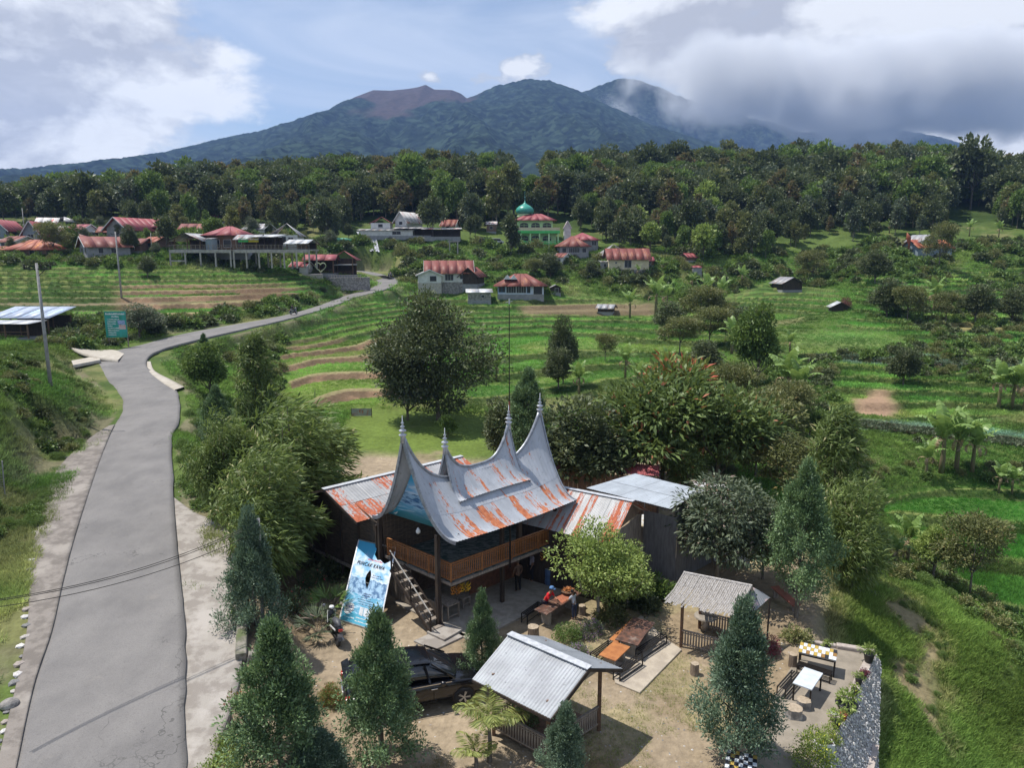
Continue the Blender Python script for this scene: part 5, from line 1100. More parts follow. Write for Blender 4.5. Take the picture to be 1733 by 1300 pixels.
# ------------------------------------------------------------------ tables and benches
DARKT = M('dark_slab_wood', (.17, .085, .06), (.08, .05, .04), 5, .35, .3, 14, c3=(.24, .18, .15)); ORNG = M('orange_wood', (.46, .19, .07), (.34, .13, .05), 3, .4, .2, 14, c3=(.20, .08, .04))
def frame_of(a, b, c):
    """table corners: a-b one end, b-c a long side -> centre, size, turn"""
    a, b, c = Vector(a), Vector(b), Vector(c); e1_, e2_ = (a - b), (c - b); L, w = e2_.length, e1_.length; ang = math.atan2(e2_.y, e2_.x)
    ct = b + e2_ / 2 + Vector((-math.sin(ang), math.cos(ang), 0)) * (w / 2) * (1 if Vector((-math.sin(ang), math.cos(ang), 0)).dot(e1_) > 0 else -1); return Vector((ct.x, ct.y, 0)), L, w, ang
def table(label, a, b, c, h, mat, legs='slab', planks=1, name='table', jag=.0, z=.0, seed=0, group=None):
    ct, L, w, ang = frame_of(PZ(*a, h), PZ(*b, h), PZ(*c, h)); t = thing(name, label, 'table', (ct.x, ct.y, z), ang, group); r = random.Random(seed)
    pw_ = w / planks
    for i in range(planks):
        y0 = -w / 2 + i * pw_
        if jag:
            P = [(-L / 2 + r.uniform(0, jag), y0, h), (0, y0 + r.uniform(-.3, .3) * jag, h), (L / 2 - r.uniform(0, jag), y0, h), (L / 2 - r.uniform(0, jag), y0 + pw_ - .006, h), (0, y0 + pw_ - .006, h), (-L / 2 + r.uniform(0, jag), y0 + pw_ - .006, h)]
            MB().poly(P, (0, 0, .05)).build('plank' if planks > 1 else 'table_top', mat, t, bevel=.008)
        else: MB().box((0, y0 + pw_ / 2, h - .025), (L, pw_ - .008, .05)).build('plank' if planks > 1 else 'table_top', mat, t, bevel=.006)
    if legs == 'slab':
        for x in (-L * .33, L * .33): MB().box((x, 0, (h - .05) / 2), (.16, w * .62, h - .05)).build('leg', CEM, t, bevel=.01)
    else:
        for x in (-1, 1):
            for y in (-1, 1): MB().box((x * (L / 2 - .05), y * (w / 2 - .05), (h - .05) / 2), (.055, .055, h - .05)).build('leg', legs, t)
        MB().box((0, w / 2 - .05, h - .09), (L - .1, .03, .07)).box((0, -w / 2 + .05, h - .09), (L - .1, .03, .07)).build('apron', legs, t)
    return t
def bench(label, p, q_, h=.45, w=.36, z=0.0, group='black slatted metal benches'):
    p, q_ = PZ(*p, h), PZ(*q_, h); ct = (p + q_) / 2; L = (q_ - p).length; t = thing('metal_bench', label, 'bench', (ct.x, ct.y, z), math.atan2(q_.y - p.y, q_.x - p.x), group)
    for k in range(4): MB().box((0, -w / 2 + .04 + k * (w - .08) / 3, h), (L, .06, .02)).build('slat', STEELB, t)
    for x in (-1, 1):
        for y in (-1, 1): MB().box((x * (L / 2 - .03), y * (w / 2 - .02), h / 2), (.04, .04, h)).build('leg', STEELB, t)
    MB().box((0, w / 2 - .02, h - .02), (L, .03, .03)).box((0, -w / 2 + .02, h - .02), (L, .03, .03)).box((0, w / 2 - .02, .12), (L, .025, .025)).box((0, -w / 2 + .02, .12), (L, .025, .025)).build('rail', STEELB, t); return t
t1 = table('long plank table where the person in red leans, beside the forecourt', (902, 1033), (925, 1041), (985, 1003), .76, DARKT, 'slab', 3, jag=.06, seed=1)
MB().poly([(-.1, -.3, .775), (1.0, -.3, .775), (1.1, .3, .775), (.05, .3, .775)], (0, 0, .012)).build('red_mat', M('terracotta_cloth', (.42, .15, .075), (.25, .08, .05), 12, .8, stretch=(6, 1, 1), lo=.45, hi=.55), t1)
bk = thing('basket', 'heap of red brown kindling on a tray at the far end of the plank table', 'basket', PZ(961, 1004, .79)); MB().lathe([(.2, 0), (.33, .1), (.36, .14), (.3, .14)], n=16).build('tray', WOODM, bk)
hb = MB(); r = random.Random(4)
for i in range(60):
    a = r.random() * 6.28; d = r.random() * .25; c = Vector((math.cos(a) * d, math.sin(a) * d, .12 + .12 * (1 - d * 3))); v = Vector((r.uniform(-1, 1), r.uniform(-1, 1), r.uniform(-.2, .4))).normalized() * .13; hb.bar(c - v, c + v, .025)
hb.build('kindling', ORNG, bk)['kind'] = 'stuff'
table('big dark polished slab table on the concrete strip between the benches', (1045, 1079), (1078, 1095), (1109, 1054), .8, DARKT, 'slab', 1, jag=.12, seed=2)
table('low reddish slab table against the shrubs left of the big dark table', (1031, 1082), (1045, 1088), (1085, 1050), .6, ORNG, 'slab', 1, jag=.05, seed=5)
table('square orange wood table nearest the silvery shelter', (1015, 1107), (1042, 1119), (1067, 1095), .75, ORNG, 'slab', 1, seed=3)
bench('longer black bench on the concrete strip in front of the big dark table', (1081, 1102), (1124, 1074)); bench('short black bench in front of the square orange table', (1043, 1138), (1083, 1111)); bench('black bench half hidden behind the square orange table', (1004, 1108), (1035, 1086))
bench('black bench in the house shadow behind the person in red', (887, 1040), (915, 1020), .48); bench('black bench left of the white table on the terrace', (1322, 1165), (1347, 1137)); bench('black bench between the white table and the tiled table', (1350, 1122), (1408, 1140))
slab('concrete_strip', [PZ(1041, 1154, .14), PZ(1083, 1171, .14), PZ(1154, 1098, .14), PZ(1125, 1078, .14), PZ(1085, 1040, .14), PZ(1030, 1080, .14)], .10, .16, M('light_concrete', (.44, .38, .30), (.34, .29, .23), 2, .9, .4, 20))
slab('terrace_floor', [PZ(1310, 1180), PZ(1345, 1120), PZ(1395, 1098), PZ(1478, 1104), PZ(1440, 1190), PZ(1392, 1280), PZ(1385, 1330), PZ(1250, 1330), PZ(1290, 1240)], .05, .10, M('dusty_concrete', (.29, .25, .20), (.22, .19, .15), 1.6, .9, .4, 20))
table('small table with a plain white top on the terrace', (1343, 1156), (1374, 1170), (1393, 1142), .75, M('white_top', (.60, .64, .68), (.50, .54, .58), 3, .4), STEELB, 1, seed=6, z=.05)
TILES = [M('white_tile', (.72, .75, .78), (.62, .65, .68), 3, .3), M('black_tile', (.03, .03, .035), (.05, .05, .06), 3, .25), M('ochre_tile', (.50, .36, .09), (.42, .28, .07), 3, .35), M('brown_tile', (.32, .18, .06), (.26, .14, .05), 3, .35)]
tm_ = [MB().box((0, 0, 0), (1, 1, 1)).mesh('tile', m) for m in TILES]
def tile_table(label, a, b, c, h, nx, ny, pal, seed, z=.05):
    t = table(label, a, b, c, h, CEM, STEELB, 1, seed=seed, z=z, name='tiled_table'); ct, L, w, ang = frame_of(PZ(*a, h), PZ(*b, h), PZ(*c, h)); r = random.Random(seed); dx, dy = L / nx, w / ny
    for i in range(nx):
        for j in range(ny): part('tile', tm_[pal(i, j, r)], t, (-L / 2 + (i + .5) * dx, -w / 2 + (j + .5) * dy, h + .008 + r.random() * .003), (0, 0, 0), (dx - .01, dy - .01, .016))
    return t
tile_table('long table topped with white, black and ochre tiles at the terrace back', (1358, 1090), (1351, 1106), (1415, 1121), .78, 10, 3, lambda i, j, r: (0 if r.random() < .75 else 1) if (i + j) % 2 else r.choice((2, 2, 0, 3) if i > 1 else (2, 2)), 7)
tile_table('table with blue white and black tiles at the bottom edge under the conifer', (1237, 1273), (1226, 1302), (1280, 1315), .75, 7, 5, lambda i, j, r: 1 if (i + j) % 2 else r.choice((0, 0, 0, 2)), 8)
# stumps and stone stools
def stump(label, px, py, r_=.22, h=.5, mat=None, n=14, z=0):
    p = PZ(px, py, z); t = thing('log_stool', label, 'stool', p, random.random() * 6); rr_ = random.Random(int(px)); pr = [r_ * (1 + .12 * rr_.uniform(-1, 1)) for _ in range(n)]
    V = [(pr[j] * k * math.cos(j * 6.283 / n), pr[j] * k * math.sin(j * 6.283 / n), zz) for k, zz in ((1.12, -.05), (1, h * .4), (1, h)) for j in range(n)]
    F_ = [(i * n + j, i * n + (j + 1) % n, (i + 1) * n + (j + 1) % n, (i + 1) * n + j) for i in range(2) for j in range(n)]
    MB().add(V, F_).build('side', mat or M('weathered_log', (.26, .20, .15), (.15, .115, .085), 9, .9, .6, 20, stretch=(1, 1, .25)), t)
    MB().add([(pr[j] * math.cos(j * 6.283 / n), pr[j] * math.sin(j * 6.283 / n), h + .004) for j in range(n)] + [(0, 0, h + .01)], [(j, (j + 1) % n, n) for j in range(n)]).build('sawn_top', M('sawn_wood', (.42, .34, .25), (.30, .24, .17), 9, .8), t); return t
stump('sawn log stool at the near end of the long plank table', 902, 1080, .25, .55); stump('tall log stool standing alone on the dry lawn', 1175, 1143, .16, .52)
stump('log stool behind the black bench at the terrace edge', 1341, 1126, .17, .5, z=.05); stump('flat pale stone stool nearest the yellow flowering bush', 1343, 1212, .3, .34, STONEW, z=.05); stump('flat stone stool just behind the nearest one on the terrace', 1360, 1198, .26, .32, STONEW, z=.05)
stump('short log beside the flowering bushes in the middle of the yard', 985, 1040, .18, .45)
# plank bench leaning by the tall conifer
lb_ = thing('red_plank', 'long red brown plank leaning on its trestle below the tall conifer', 'plank', PZ(1337, 1030, 0)); MB().bar((-.35, 1.2, .55), (.15, -.4, .35), .45, .05).build('board', M('red_board', (.34, .12, .08), (.22, .09, .06), 3, .7), lb_); MB().bar((.1, -.3, 0), (.1, -.3, .35), .25, .06).bar((-.3, 1.1, 0), (-.3, 1.1, .5), .25, .06).build('trestle', WOODG, lb_)
# ------------------------------------------------------------------ stone retaining wall with pots
wA, wB = PZ(1482, 1106, .12), PZ(1388, 1296, .12); wdir = (wB - wA).normalized(); wB = wB + wdir * 1.6; L_ = (wB - wA).length; wn = Vector((-wdir.y, wdir.x, 0)); wn = wn if wn.x > 0 else -wn
wall = thing('stone_retaining_wall', 'battered river stone retaining wall holding up the terrace corner', 'wall', wA)
def wpt(f, d):       # along the wall, down the face
    dep = min(.35 + f * 3.4, 3.3); return wdir * (f * L_) + wn * (d * dep * .60 + .02) + Vector((0, 0, -d * dep))
SS_, TT_ = np.meshgrid(np.linspace(0, 1, 40), np.linspace(0, 1, 12)); Pw = np.array([[tuple(wpt(s, t)) for s in SS_[0]] for t in TT_[:, 0]])
npmesh('mortar_face', Pw, gridq(12, 40), M('dark_mortar', (.27, .255, .235), (.36, .34, .32), 8, .95, .5, 25), parent=wall)
MB().poly([Vector((0, 0, .0)) - wn * .28, Vector((0, 0, .0)) + wn * .04, wdir * L_ + wn * .04, wdir * L_ - wn * .28], (0, 0, .14)).build('coping', M('pinkish_mortar', (.44, .38, .34), (.34, .29, .26), 5, .9, .4, 20), wall)
stm = []
for k in range(6):
    bm = bmesh.new(); bmesh.ops.create_icosphere(bm, subdivisions=1, radius=1); rr_ = random.Random(k)
    for v in bm.verts: v.co *= 1 + rr_.uniform(-.18, .18)
    me = bpy.data.meshes.new('stone'); bm.to_mesh(me); bm.free(); me.materials.append(M('stone_shade_%d' % k, *[((.62, .60, .58), (.44, .42, .41)), ((.24, .235, .23), (.15, .15, .15)), ((.48, .45, .42), (.34, .31, .29)), ((.74, .71, .68), (.55, .53, .5)), ((.24, .23, .23), (.14, .135, .135)), ((.38, .33, .29), (.26, .22, .2))][k], scale=6, rough=.8)); stm.append(me)
stones = []; rr_ = random.Random(9); f = .01
while f < 1:
    dep = min(.35 + f * 3.4, 3.3); n = int(dep / .115); 
    for i in range(n): stones.append((f + rr_.uniform(-.004, .004), (i + .5 + .35 * (len(stones) % 2) + rr_.uniform(-.25, .25)) / n))
    f += .115 / L_
fe = (wB - wA).angle(Vector((1, 0, 0)))
big_i = sorted(range(len(stones)), key=lambda i: -stones[i][0])[:300]; bigset = set(big_i); smb = MB(); tiltm = None
wrot = Matrix((wdir, (wn * .55 - Vector((0, 0, 1))).normalized(), wdir.cross((wn * .55 - Vector((0, 0, 1))).normalized()))).transposed()
for i, (f, d) in enumerate(stones):
    p = wpt(min(f, 1), min(d, 1)) ; sc = (.055 * rr_.uniform(.75, 1.2), .066 * rr_.uniform(.7, 1.2), .05); rot = wrot @ Matrix.Rotation(rr_.uniform(-.7, .7), 3, 'Z')
    if i in bigset:
        o = part('stone', stm[rr_.choice((0, 0, 1, 1, 2, 3, 4, 5))], wall, p); o.rotation_euler = rot.to_euler(); o.scale = sc
    else:
        m_ = stm[0]; smb.add([rot @ Vector((v.co.x * sc[0], v.co.y * sc[1], v.co.z * sc[2])) + p for v in m_.vertices], [tuple(q_.vertices) for q_ in m_.polygons])
so_ = smb.build('small_stones', M('mixed_stones', (.62, .60, .57), (.20, .195, .19), 9, .8, lo=.45, hi=.55), wall); so_['kind'] = 'stuff'
# ledge part way down the face
MB().bar(wpt(.42, .80) + wn * .1, wpt(1.0, .62) + wn * .1, .22, .12).build('ledge', MATS['pinkish_mortar'], wall)
curb = thing('low_stone_curb', 'low pinkish stone curb at the back edge of the terrace', 'curb', PZ(1415, 1098, 0)); MB().bar((0, 0, .12), PZ(1480, 1104, .12) - PZ(1415, 1098, 0), .3, .22).bar((0, 0, .1), PZ(1355, 1085, .1) - PZ(1415, 1098, 0), .22, .2).build('stones', MATS['pinkish_mortar'], curb, bevel=.05)
# retaining wall between the road apron and the yard
rw = thing('roadside_wall', 'mossy rubble retaining wall along the yard side of the concrete apron', 'wall', PZ(408, 1068, 1.6)); ro = rw.location
wp = [PZ(400, 930, 2.3), PZ(405, 1000, 2.0), PZ(410, 1060, 1.72), PZ(408, 1110, 1.5), PZ(432, 1112, 1.35)]; bmw = MB()
for i in range(4): bmw.bar(wp[i] - ro - Vector((0, 0, .9)), wp[i + 1] - ro - Vector((0, 0, .9)), .42, 2.1)
bmw.build('rubble', M('mossy_rubble', (.27, .245, .21), (.13, .13, .09), 3, .95, 1.0, 7, c3=(.10, .13, .05)), rw, bevel=.05)
# ------------------------------------------------------------------ pots
POT = [('terracotta_pot', M('terracotta', (.40, .13, .08), (.3, .1, .06), 5, .7)), ('black_pot', M('black_plastic', (.02, .02, .022), (.03, .03, .03), 5, .5)), ('white_pot', WHITEP)]
shrub_proto('pot_plant', .5, .6, 16, 12, .2, .07, 'light', 70); shrub_proto('pot_dark', .5, .6, 16, 12, .18, .08, 'crimson', 71); shrub_proto('pot_yellow', .5, .6, 16, 12, .16, .07, 'yellowf', 72)
def pot(label, px, py, z, r_, h, pm, plant, s=1.0, square=False):
    p = PZ(px, py, z); t = thing('potted_plant', label, 'potted plant', p)
    if square: MB().box((0, 0, h / 2), (.62, .34, h)).build('pot', pm, t, bevel=.02); MB().box((0, 0, h + .002), (.54, .26, .03)).build('soil', M('potting_soil', (.05, .035, .025)), t)
    else: MB().lathe([(r_ * .7, 0), (r_, h), (r_ * 1.08, h), (r_ * 1.08, h + .03), (r_ * .9, h + .03)], n=16).build('pot', pm, t, True)
    if plant: part('foliage', PROTO[plant], t, (0, 0, h), (0, 0, random.random() * 6), (s * r_ * 3.2,) * 3)
    return t
tb_, bp_, wp_ = POT[0][1], POT[1][1], POT[2][1]
pot('black pot of orange green leaves at the far corner of the stone wall', 1470, 1120, .15, .22, .35, bp_, 'pot_plant', 1.1); pot('small black pot of dark red leaves, second from the wall corner', 1462, 1148, .15, .13, .2, bp_, 'pot_dark'); pot('black pot of spindly green stems on the wall coping', 1453, 1158, .15, .15, .25, bp_, 'pot_plant')
pot('wide dark bowl of pale succulents in the middle of the wall coping', 1432, 1203, .1, .38, .28, bp_, 'pot_plant', .8); pot('pot of small red and yellow leaves beside the wide bowl', 1446, 1176, .15, .14, .2, bp_, 'pot_yellow'); pot('little red pot on the coping below the wide bowl', 1427, 1218, .15, .14, .22, tb_, 'pot_plant', .9)
pot('black pot of yellow flowers on the coping, near the red pot', 1415, 1232, .15, .16, .25, bp_, 'pot_yellow', 1.2); pot('white rectangular planter with grass at the near end of the coping', 1394, 1272, .1, .2, .35, wp_, 'pot_plant', .7, True); pot('white pot with stripes beside the yellow flower pot', 1410, 1218, .1, .14, .25, wp_, 'pot_plant', .8)
pot('green potted plant standing behind the tiled table', 1399, 1104, .05, .15, .3, bp_, 'pot_plant', 1.0)
# blue drum and things in the shade
dr = thing('blue_drum', 'blue plastic water drum standing in front of the house store', 'drum', PZ(930, 988, .1)); MB().lathe([(.26, 0), (.28, .1), (.27, .45), (.28, .8), (.26, .85)], n=18).build('body', M('blue_plastic', (.07, .13, .25), (.05, .09, .18), 4, .4), dr, True); MB().lathe([(.27, .85), (.28, .88), (.24, .9)], n=18).build('lid', M('grey_lid', (.2, .22, .25)), dr)
def banana_bunch(label, a, b, z, mat):
    t = thing('fruit_bunch', label, 'fruit', B(a, b, z) + O_); mb = MB(); r = random.Random(int(a * 10))
    for i in range(26): th = i * 2.4; zz = -.04 * (i // 6) * 2; c = Vector((math.cos(th) * .08, math.sin(th) * .08, zz)); mb.tube([c, c + Vector((math.cos(th) * .13, math.sin(th) * .13, .0)), c + Vector((math.cos(th) * .19, math.sin(th) * .19, .09))], [.02, .026, .01], 5)
    mb.build('bananas', mat, t, True); MB().tube([(0, 0, -.25), (0, 0, .35)], .02, 6).build('stalk', WOODG, t); return t
banana_bunch('yellow banana bunch hanging under the balcony corner', 1.35, .95, 1.75, M('banana_yellow', (.75, .50, .05), (.6, .36, .03), 6, .5)); banana_bunch('orange banana bunch hanging left of the yellow one', .95, 1.1, 1.7, M('banana_orange', (.62, .26, .04), (.5, .2, .03), 6, .5)); banana_bunch('ripe orange bunch hanging far along under the balcony', 6.6, .9, 1.75, MATS['banana_orange'])
def wood_table(label, a, b, w, d, h, name='wooden_table'):
    t = thing(name, label, 'table' if h > .5 else 'stool', B(a, b, .1) + O_, R(42.5)); MB().box((0, 0, h), (w, d, .05)).build('top', WOODG, t)
    for x in (-1, 1):
        for y in (-1, 1): MB().box((x * (w / 2 - .04), y * (d / 2 - .04), h / 2), (.06, .06, h)).build('leg', WOODG, t)
    MB().box((0, d / 2 - .04, .2), (w - .1, .05, .05)).box((0, -d / 2 + .04, .2), (w - .1, .05, .05)).build('stretcher', WOODG, t); return t
wood_table('weathered wooden table in the shade just inside the thick corner post', .9, 1.7, .7, 1.1, .75); wood_table('weathered wooden stool beside the table in the shade', 2.1, 1.9, .5, .5, .5, 'wooden_stool')
sk = thing('white_bucket', 'white bucket standing on the counter in the shade', 'bucket', B(3.9, 2.7, 1.06) + O_); MB().lathe([(.13, 0), (.17, .3), (.18, .3)], n=14).build('body', WHITEP, sk, True)
gts = thing('wire_gate_panel', 'small rusty corrugated panel standing alone on the green behind', 'panel', G(612, 706)); flat_sheets((-1.0, 0, .9), (1.0, 0, .9), (1.0, 0, .1), (-1.0, 0, .1), 4, 1, RUSTY, gts, 40, lambda i, j, r: .5); MB().box((-1.05, 0, .45), (.06, .06, 1)).box((1.05, 0, .45), (.06, .06, 1)).build('post', WOODD, gts)
# ------------------------------------------------------------------ poles, cables, small signs
CONCP = M('pole_concrete', (.34, .33, .32), (.25, .245, .24), 3, .85)
def pole(label, px, pb, pt, z=None, r0=.15, arm=True, group=None, loc=None):
    p = G(px, pb) if loc is None else loc; h = PD(px, pt, p.y).z - p.z; t = thing('utility_pole', label, 'pole', p, 0, group); MB().tube([(0, 0, -.5), (0, 0, h)], [r0, r0 * .6], 12).build('shaft', CONCP, t, True)
    if arm:
        MB().box((.05, 0, h - .45), (arm, .09, .09)).build('cross_arm', STEELB, t)
        for x in (-arm / 2 + .06, .32, arm / 2): MB().lathe([(.05, 0), (.07, .08), (.04, .16), (.06, .22), (.03, .3)], (x, 0, h - .4), 8).build('insulator', STEELB, t, True)
        MB().bar((.05, 0, h - 1.0), (arm * .3, 0, h - .48), .04).build('brace', STEELB, t)
    return t, p, h
pole('concrete pole with three insulators standing on the grassy left bank', 86, 655, 445, arm=2.1)
pole('concrete pole in the field beyond the road bend', 206, 505, 392, r0=.17, arm=1.6); pole('slim pole beside the road below the pink roofed pavilion', 786, 492, 468, r0=.06, arm=0)
pole('thin pole at the mosque forecourt', 929, 432, 402, r0=.07, arm=0); pole('white pole against the trees behind the grey gable house', 258, 432, 394, r0=.1, arm=0); pole('tall thin pole behind the left village roofs', 44, 410, 352, r0=.12, arm=0)
p3z = Vector((-9.4, 25.6, 0)); h3 = 8.9
pt_ = thing('utility_pole', 'grey pole rising between the shrubs beside the motorbike yard', 'pole', PZ(447, 1108, .0)); lp_ = pt_.location; tpz = PD(437, 878, lp_.y).z
MB().tube([(0, 0, -.3), (PD(437, 878, lp_.y).x - lp_.x, 0, tpz)], [.085, .065], 12).build('shaft', CONCP, pt_, True)
cb = thing('overhead_cables', 'three thin black cables crossing low over the road', 'cable', lp_)
off0 = Vector((PD(437, 878, lp_.y).x - lp_.x, 0, tpz - .1)); far_ = PD(-60, 1022, 21.5) - lp_; pole_top = off0
for k, (dz, dy) in enumerate(((0, 0), (-.10, .05), (-.42, .0))):
    a = off0 + Vector((0, 0, dz)); b = far_ + Vector((0, dy, dz * .6)); pts = [a.lerp(b, i / 16) + Vector((0, 0, -.55 * 4 * (i / 16) * (1 - i / 16))) for i in range(17)]; MB().tube(pts, .014, 5).build('cable', STEELB, cb)
# long cable reaching the bank pole, drooping across the bend
def post_sign(label, px, pb, pt, w, h, loc=None, ry=0.0, rz=0.0):
    p = loc or G(px, pb); hh = PD(px, pt, p.y).z - p.z; t = thing('small_sign', label, 'sign', p, rz); MB().tube([(0, 0, -.2), (0, 0, hh)], .03, 8).build('post', WOODG, t); MB().box((w * .4, -.03, hh - .08), (w, .025, h), Matrix.Rotation(ry, 3, 'Y')).build('board', WHITEP, t, bevel=.005)
post_sign('small white board on a thin post beside the leafy verge', 354, 862, 818, .42, .14); post_sign('white arrow board fixed beside the grey pole', 446, 1108, 1072, .5, .17, loc=PZ(444, 1105, .1), ry=.2)
wf = thing('wire_fence', 'leaning chain link fence post pair at the left picture edge', 'fence', G(8, 838)); MB().tube([(0, 0, -.2), (.1, 0, 2.0)], .04, 6).build('post', CONCP, wf)
wm = MB()
for i in range(14): wm.bar((-.02 - i * .14, 0, 0), (.08 - i * .14, 0, 1.9), .008)
for i in range(12): wm.bar((0, 0, .15 * i), (-1.9, 0, .15 * i), .008)
wm.build('mesh_wire', ALU, wf)
bl_ = thing('boulder', 'smooth grey boulder on the road shoulder at the lower left', 'boulder', G(16, 1200)); bm = bmesh.new(); bmesh.ops.create_icosphere(bm, subdivisions=3, radius=.27)
for v in bm.verts: v.co = Vector((v.co.x * 1.25, v.co.y, v.co.z * .75 + .1)) * (1 + .12 * math.sin(v.co.x * 9) * math.cos(v.co.y * 7))
me = bpy.data.meshes.new('rock'); bm.to_mesh(me); bm.free(); me.materials.append(STONEW); part('rock', me, bl_)
for i, (px, py, lb) in enumerate([(75, 912, 'crumpled white litter on the concrete shoulder, farther piece'), (80, 920, 'crumpled white litter on the concrete shoulder, nearer piece'), (101, 893, 'pale paper scrap at the top of the littered shoulder')]):
    p = G(px, py); o = MB().add([(-.12, -.05, .02), (.0, -.08, .06), (.14, 0, .02), (.03, .09, .07), (-.1, .08, .02)], [(0, 1, 2), (0, 2, 3), (0, 3, 4)]).build('litter', WHITEP); o.location = p + Vector((0, 0, .02)); tag(o, lb, 'litter'); m_ = o.modifiers.new('s', 'SOLIDIFY'); m_.thickness = .01
pp = G(268, 803); po = MB().lathe([(.18, 0), (.2, .008)], n=12).build('drain_patch', M('tar', (.05, .05, .052))); po.location = (pp.x, pp.y, gz(pp.x, pp.y) + .13); tag(po, 'small dark patch in the asphalt of the upper road', 'road patch')
# verge stones
rk = []
for i in range(34):
    r = random.Random(i); py = 760 + i * 16; px = np.interp(py, [745, 800, 898, 977, 1069, 1161, 1300], [148, 93, 60, 50, 43, 25, -8]) + r.uniform(-4, 3); p = G(px, py); s = r.uniform(.09, .19)
    o = bpy.data.objects.new('kerb_stone', stm[i % 6]); COL.objects.link(o); o.location = p + Vector((0, 0, s * .15)); o.scale = (s, s * 1.3, s * .6); o.rotation_euler = (0, 0, r.random() * 3); tag(o, 'rough stone along the outer edge of the concrete shoulder', 'stone', 'stones along the left road shoulder')
# ------------------------------------------------------------------ green roadside sign, stall
sg = G(200, 588); gs = thing('green_signboard', 'green billboard with white text lines beside the side path', 'signboard', sg); sc = sg.y / math.cos(PITCH) / FPX
gw, gh = 36 * sg.y / FPX, 44 * sg.y / FPX; zb_ = PD(196, 571, sg.y).z - sg.z
MB().box((0, 0, zb_ + gh / 2), (gw, .08, gh), None).build('panel', M('teal_print', (.02, .22, .15), (.03, .30, .26), 1.2, .5), gs)
for x in (-gw * .42, gw * .48): MB().box((x, .1, (zb_ + gh) / 2 - .3), (.1, .1, zb_ + gh + .6)).build('post', WOODG, gs)
sb = MB(); rs = random.Random(2); fq = lambda u, v, o: Vector((-gw / 2 + u * gw, -.05, zb_ + v * gh))
scribble(sb, .06, .93, .875, .07, fq, rr=rs); scribble(sb, .33, .66, .78, .055, fq, rr=rs)
for i, w in enumerate((.56, .42, .40, .2, .5, .52, .38, .36)): scribble(sb, .12, .12 + w, .68 - i * .085, .042, fq, rr=rs)
sb.build('white_text', WHITEP, gs); MB().box((gw * .27, -.045, zb_ + gh * .58), (gw * .34, .01, gh * .16)).build('printed_picture', M('picture_blue', (.35, .42, .6), (.1, .2, .35), 8, .5), gs); MB().box((gw * .30, -.045, zb_ + gh * .40), (gw * .32, .01, gh * .17)).build('printed_picture', M('picture_red', (.5, .25, .22), (.45, .42, .4), 8, .5, lo=.45, hi=.55), gs)
# ------------------------------------------------------------------ motorcycles, car
SCB = M('scooter_black', (.012, .012, .014), (.02, .02, .022), 3, .25, coat=.5); TYRE = M('tyre', (.018, .018, .018), (.03, .03, .03), 6, .9); RED = M('lamp_red', (.45, .015, .015), (.35, .01, .01), 3, .2, coat=1); SEAT = M('seat_vinyl', (.085, .09, .10), (.06, .06, .07), 5, .5)
YR = Matrix.Rotation(R(90), 3, 'X')
def scooter(label, loc, rz, lean=.0, group=None, scale=1.0):
    t = thing('motor_scooter', label, 'motorbike', loc, rz, group, scale); t.rotation_euler = (lean, 0, rz)
    for x in (-.62, .66):
        w = MB().lathe([(.20, -.05), (.27, -.045), (.29, 0), (.27, .045), (.20, .05), (.17, .02), (.17, -.02)], (x, 0, .28), 20, YR).build('wheel', TYRE, t, True); MB().lathe([(.165, -.03), (.165, .03)], (0, 0, 0), 10, YR).lathe([(.06, -.05), (.06, .05)], (0, 0, 0), 10, YR).build('rim', ALU, w).location = (x, 0, .28)
    MB().tube([(-.85, 0, .78), (-.5, 0, .72), (-.1, 0, .62), (.05, 0, .42), (.3, 0, .30)], [.06, .16, .17, .14, .10], 10).build('body', SCB, t, True)
    MB().tube([(.28, 0, .30), (.48, 0, .45), (.55, 0, .8), (.52, 0, .98)], [.10, .15, .15, .07], 10).build('front_shield', SCB, t, True)
    for s in (-1, 1): [MB().bar(*q_, .02, .07).build('side_panel', WHITEP, t, bevel=.01) for q_ in (((-.75, s * .16, .72), (.0, s * .17, .58)), ((.40, s * .15, .5), (.52, s * .15, .95)))]
    MB().tube([(-.75, 0, .86), (-.4, 0, .87), (-.05, 0, .80), (.05, 0, .74)], [.07, .13, .12, .05], 10).build('seat', SEAT, t, True)
    MB().tube([(.66, 0, .28), (.5, 0, .95)], .035, 8).build('fork', ALU, t); MB().tube([(.42, -.36, 1.0), (.5, 0, 1.03), (.42, .36, 1.0)], .018, 8).build('handlebar', STEELB, t)
    MB().lathe([(.06, -.02), (.11, .03), (.09, .09)], (.52, 0, 1.02), 14).build('headlamp_cowl', WHITEP, t, True)
    for s in (-1, 1): m_ = MB().tube([(.45, s * .28, 1.02), (.42, s * .34, 1.2)], .01, 6).build('mirror_stalk', STEELB, t); MB().lathe([(.055, 0), (.06, .02)], (.42, s * .34, 1.22), 12, Matrix.Rotation(R(90), 3, 'Y')).build('mirror', M('mirror_glass', (.7, .72, .75), (.6, .62, .65), 2, .1, metal=.8), m_)
    MB().box((-.9, 0, .76), (.06, .16, .09)).build('tail_lamp', RED, t, bevel=.01); MB().box((-.92, 0, .55), (.02, .2, .11)).build('number_plate', M('plate_grey', (.3, .3, .31)), t); MB().tube([(-.8, -.16, .3), (-.2, -.17, .28)], [.055, .03], 8).build('exhaust', ALU, t, True); MB().bar((-.95, 0, .35), (-.8, 0, .6), .14, .02).build('mudguard', SCB, t)
    MB().tube([(-.65, 0, .28), (-.05, .05, .32)], [.07, .1], 8).build('engine', STEELB, t, True); return t
ma, mb_ = PZ(576, 1104, 0), PZ(552, 1060, .0)
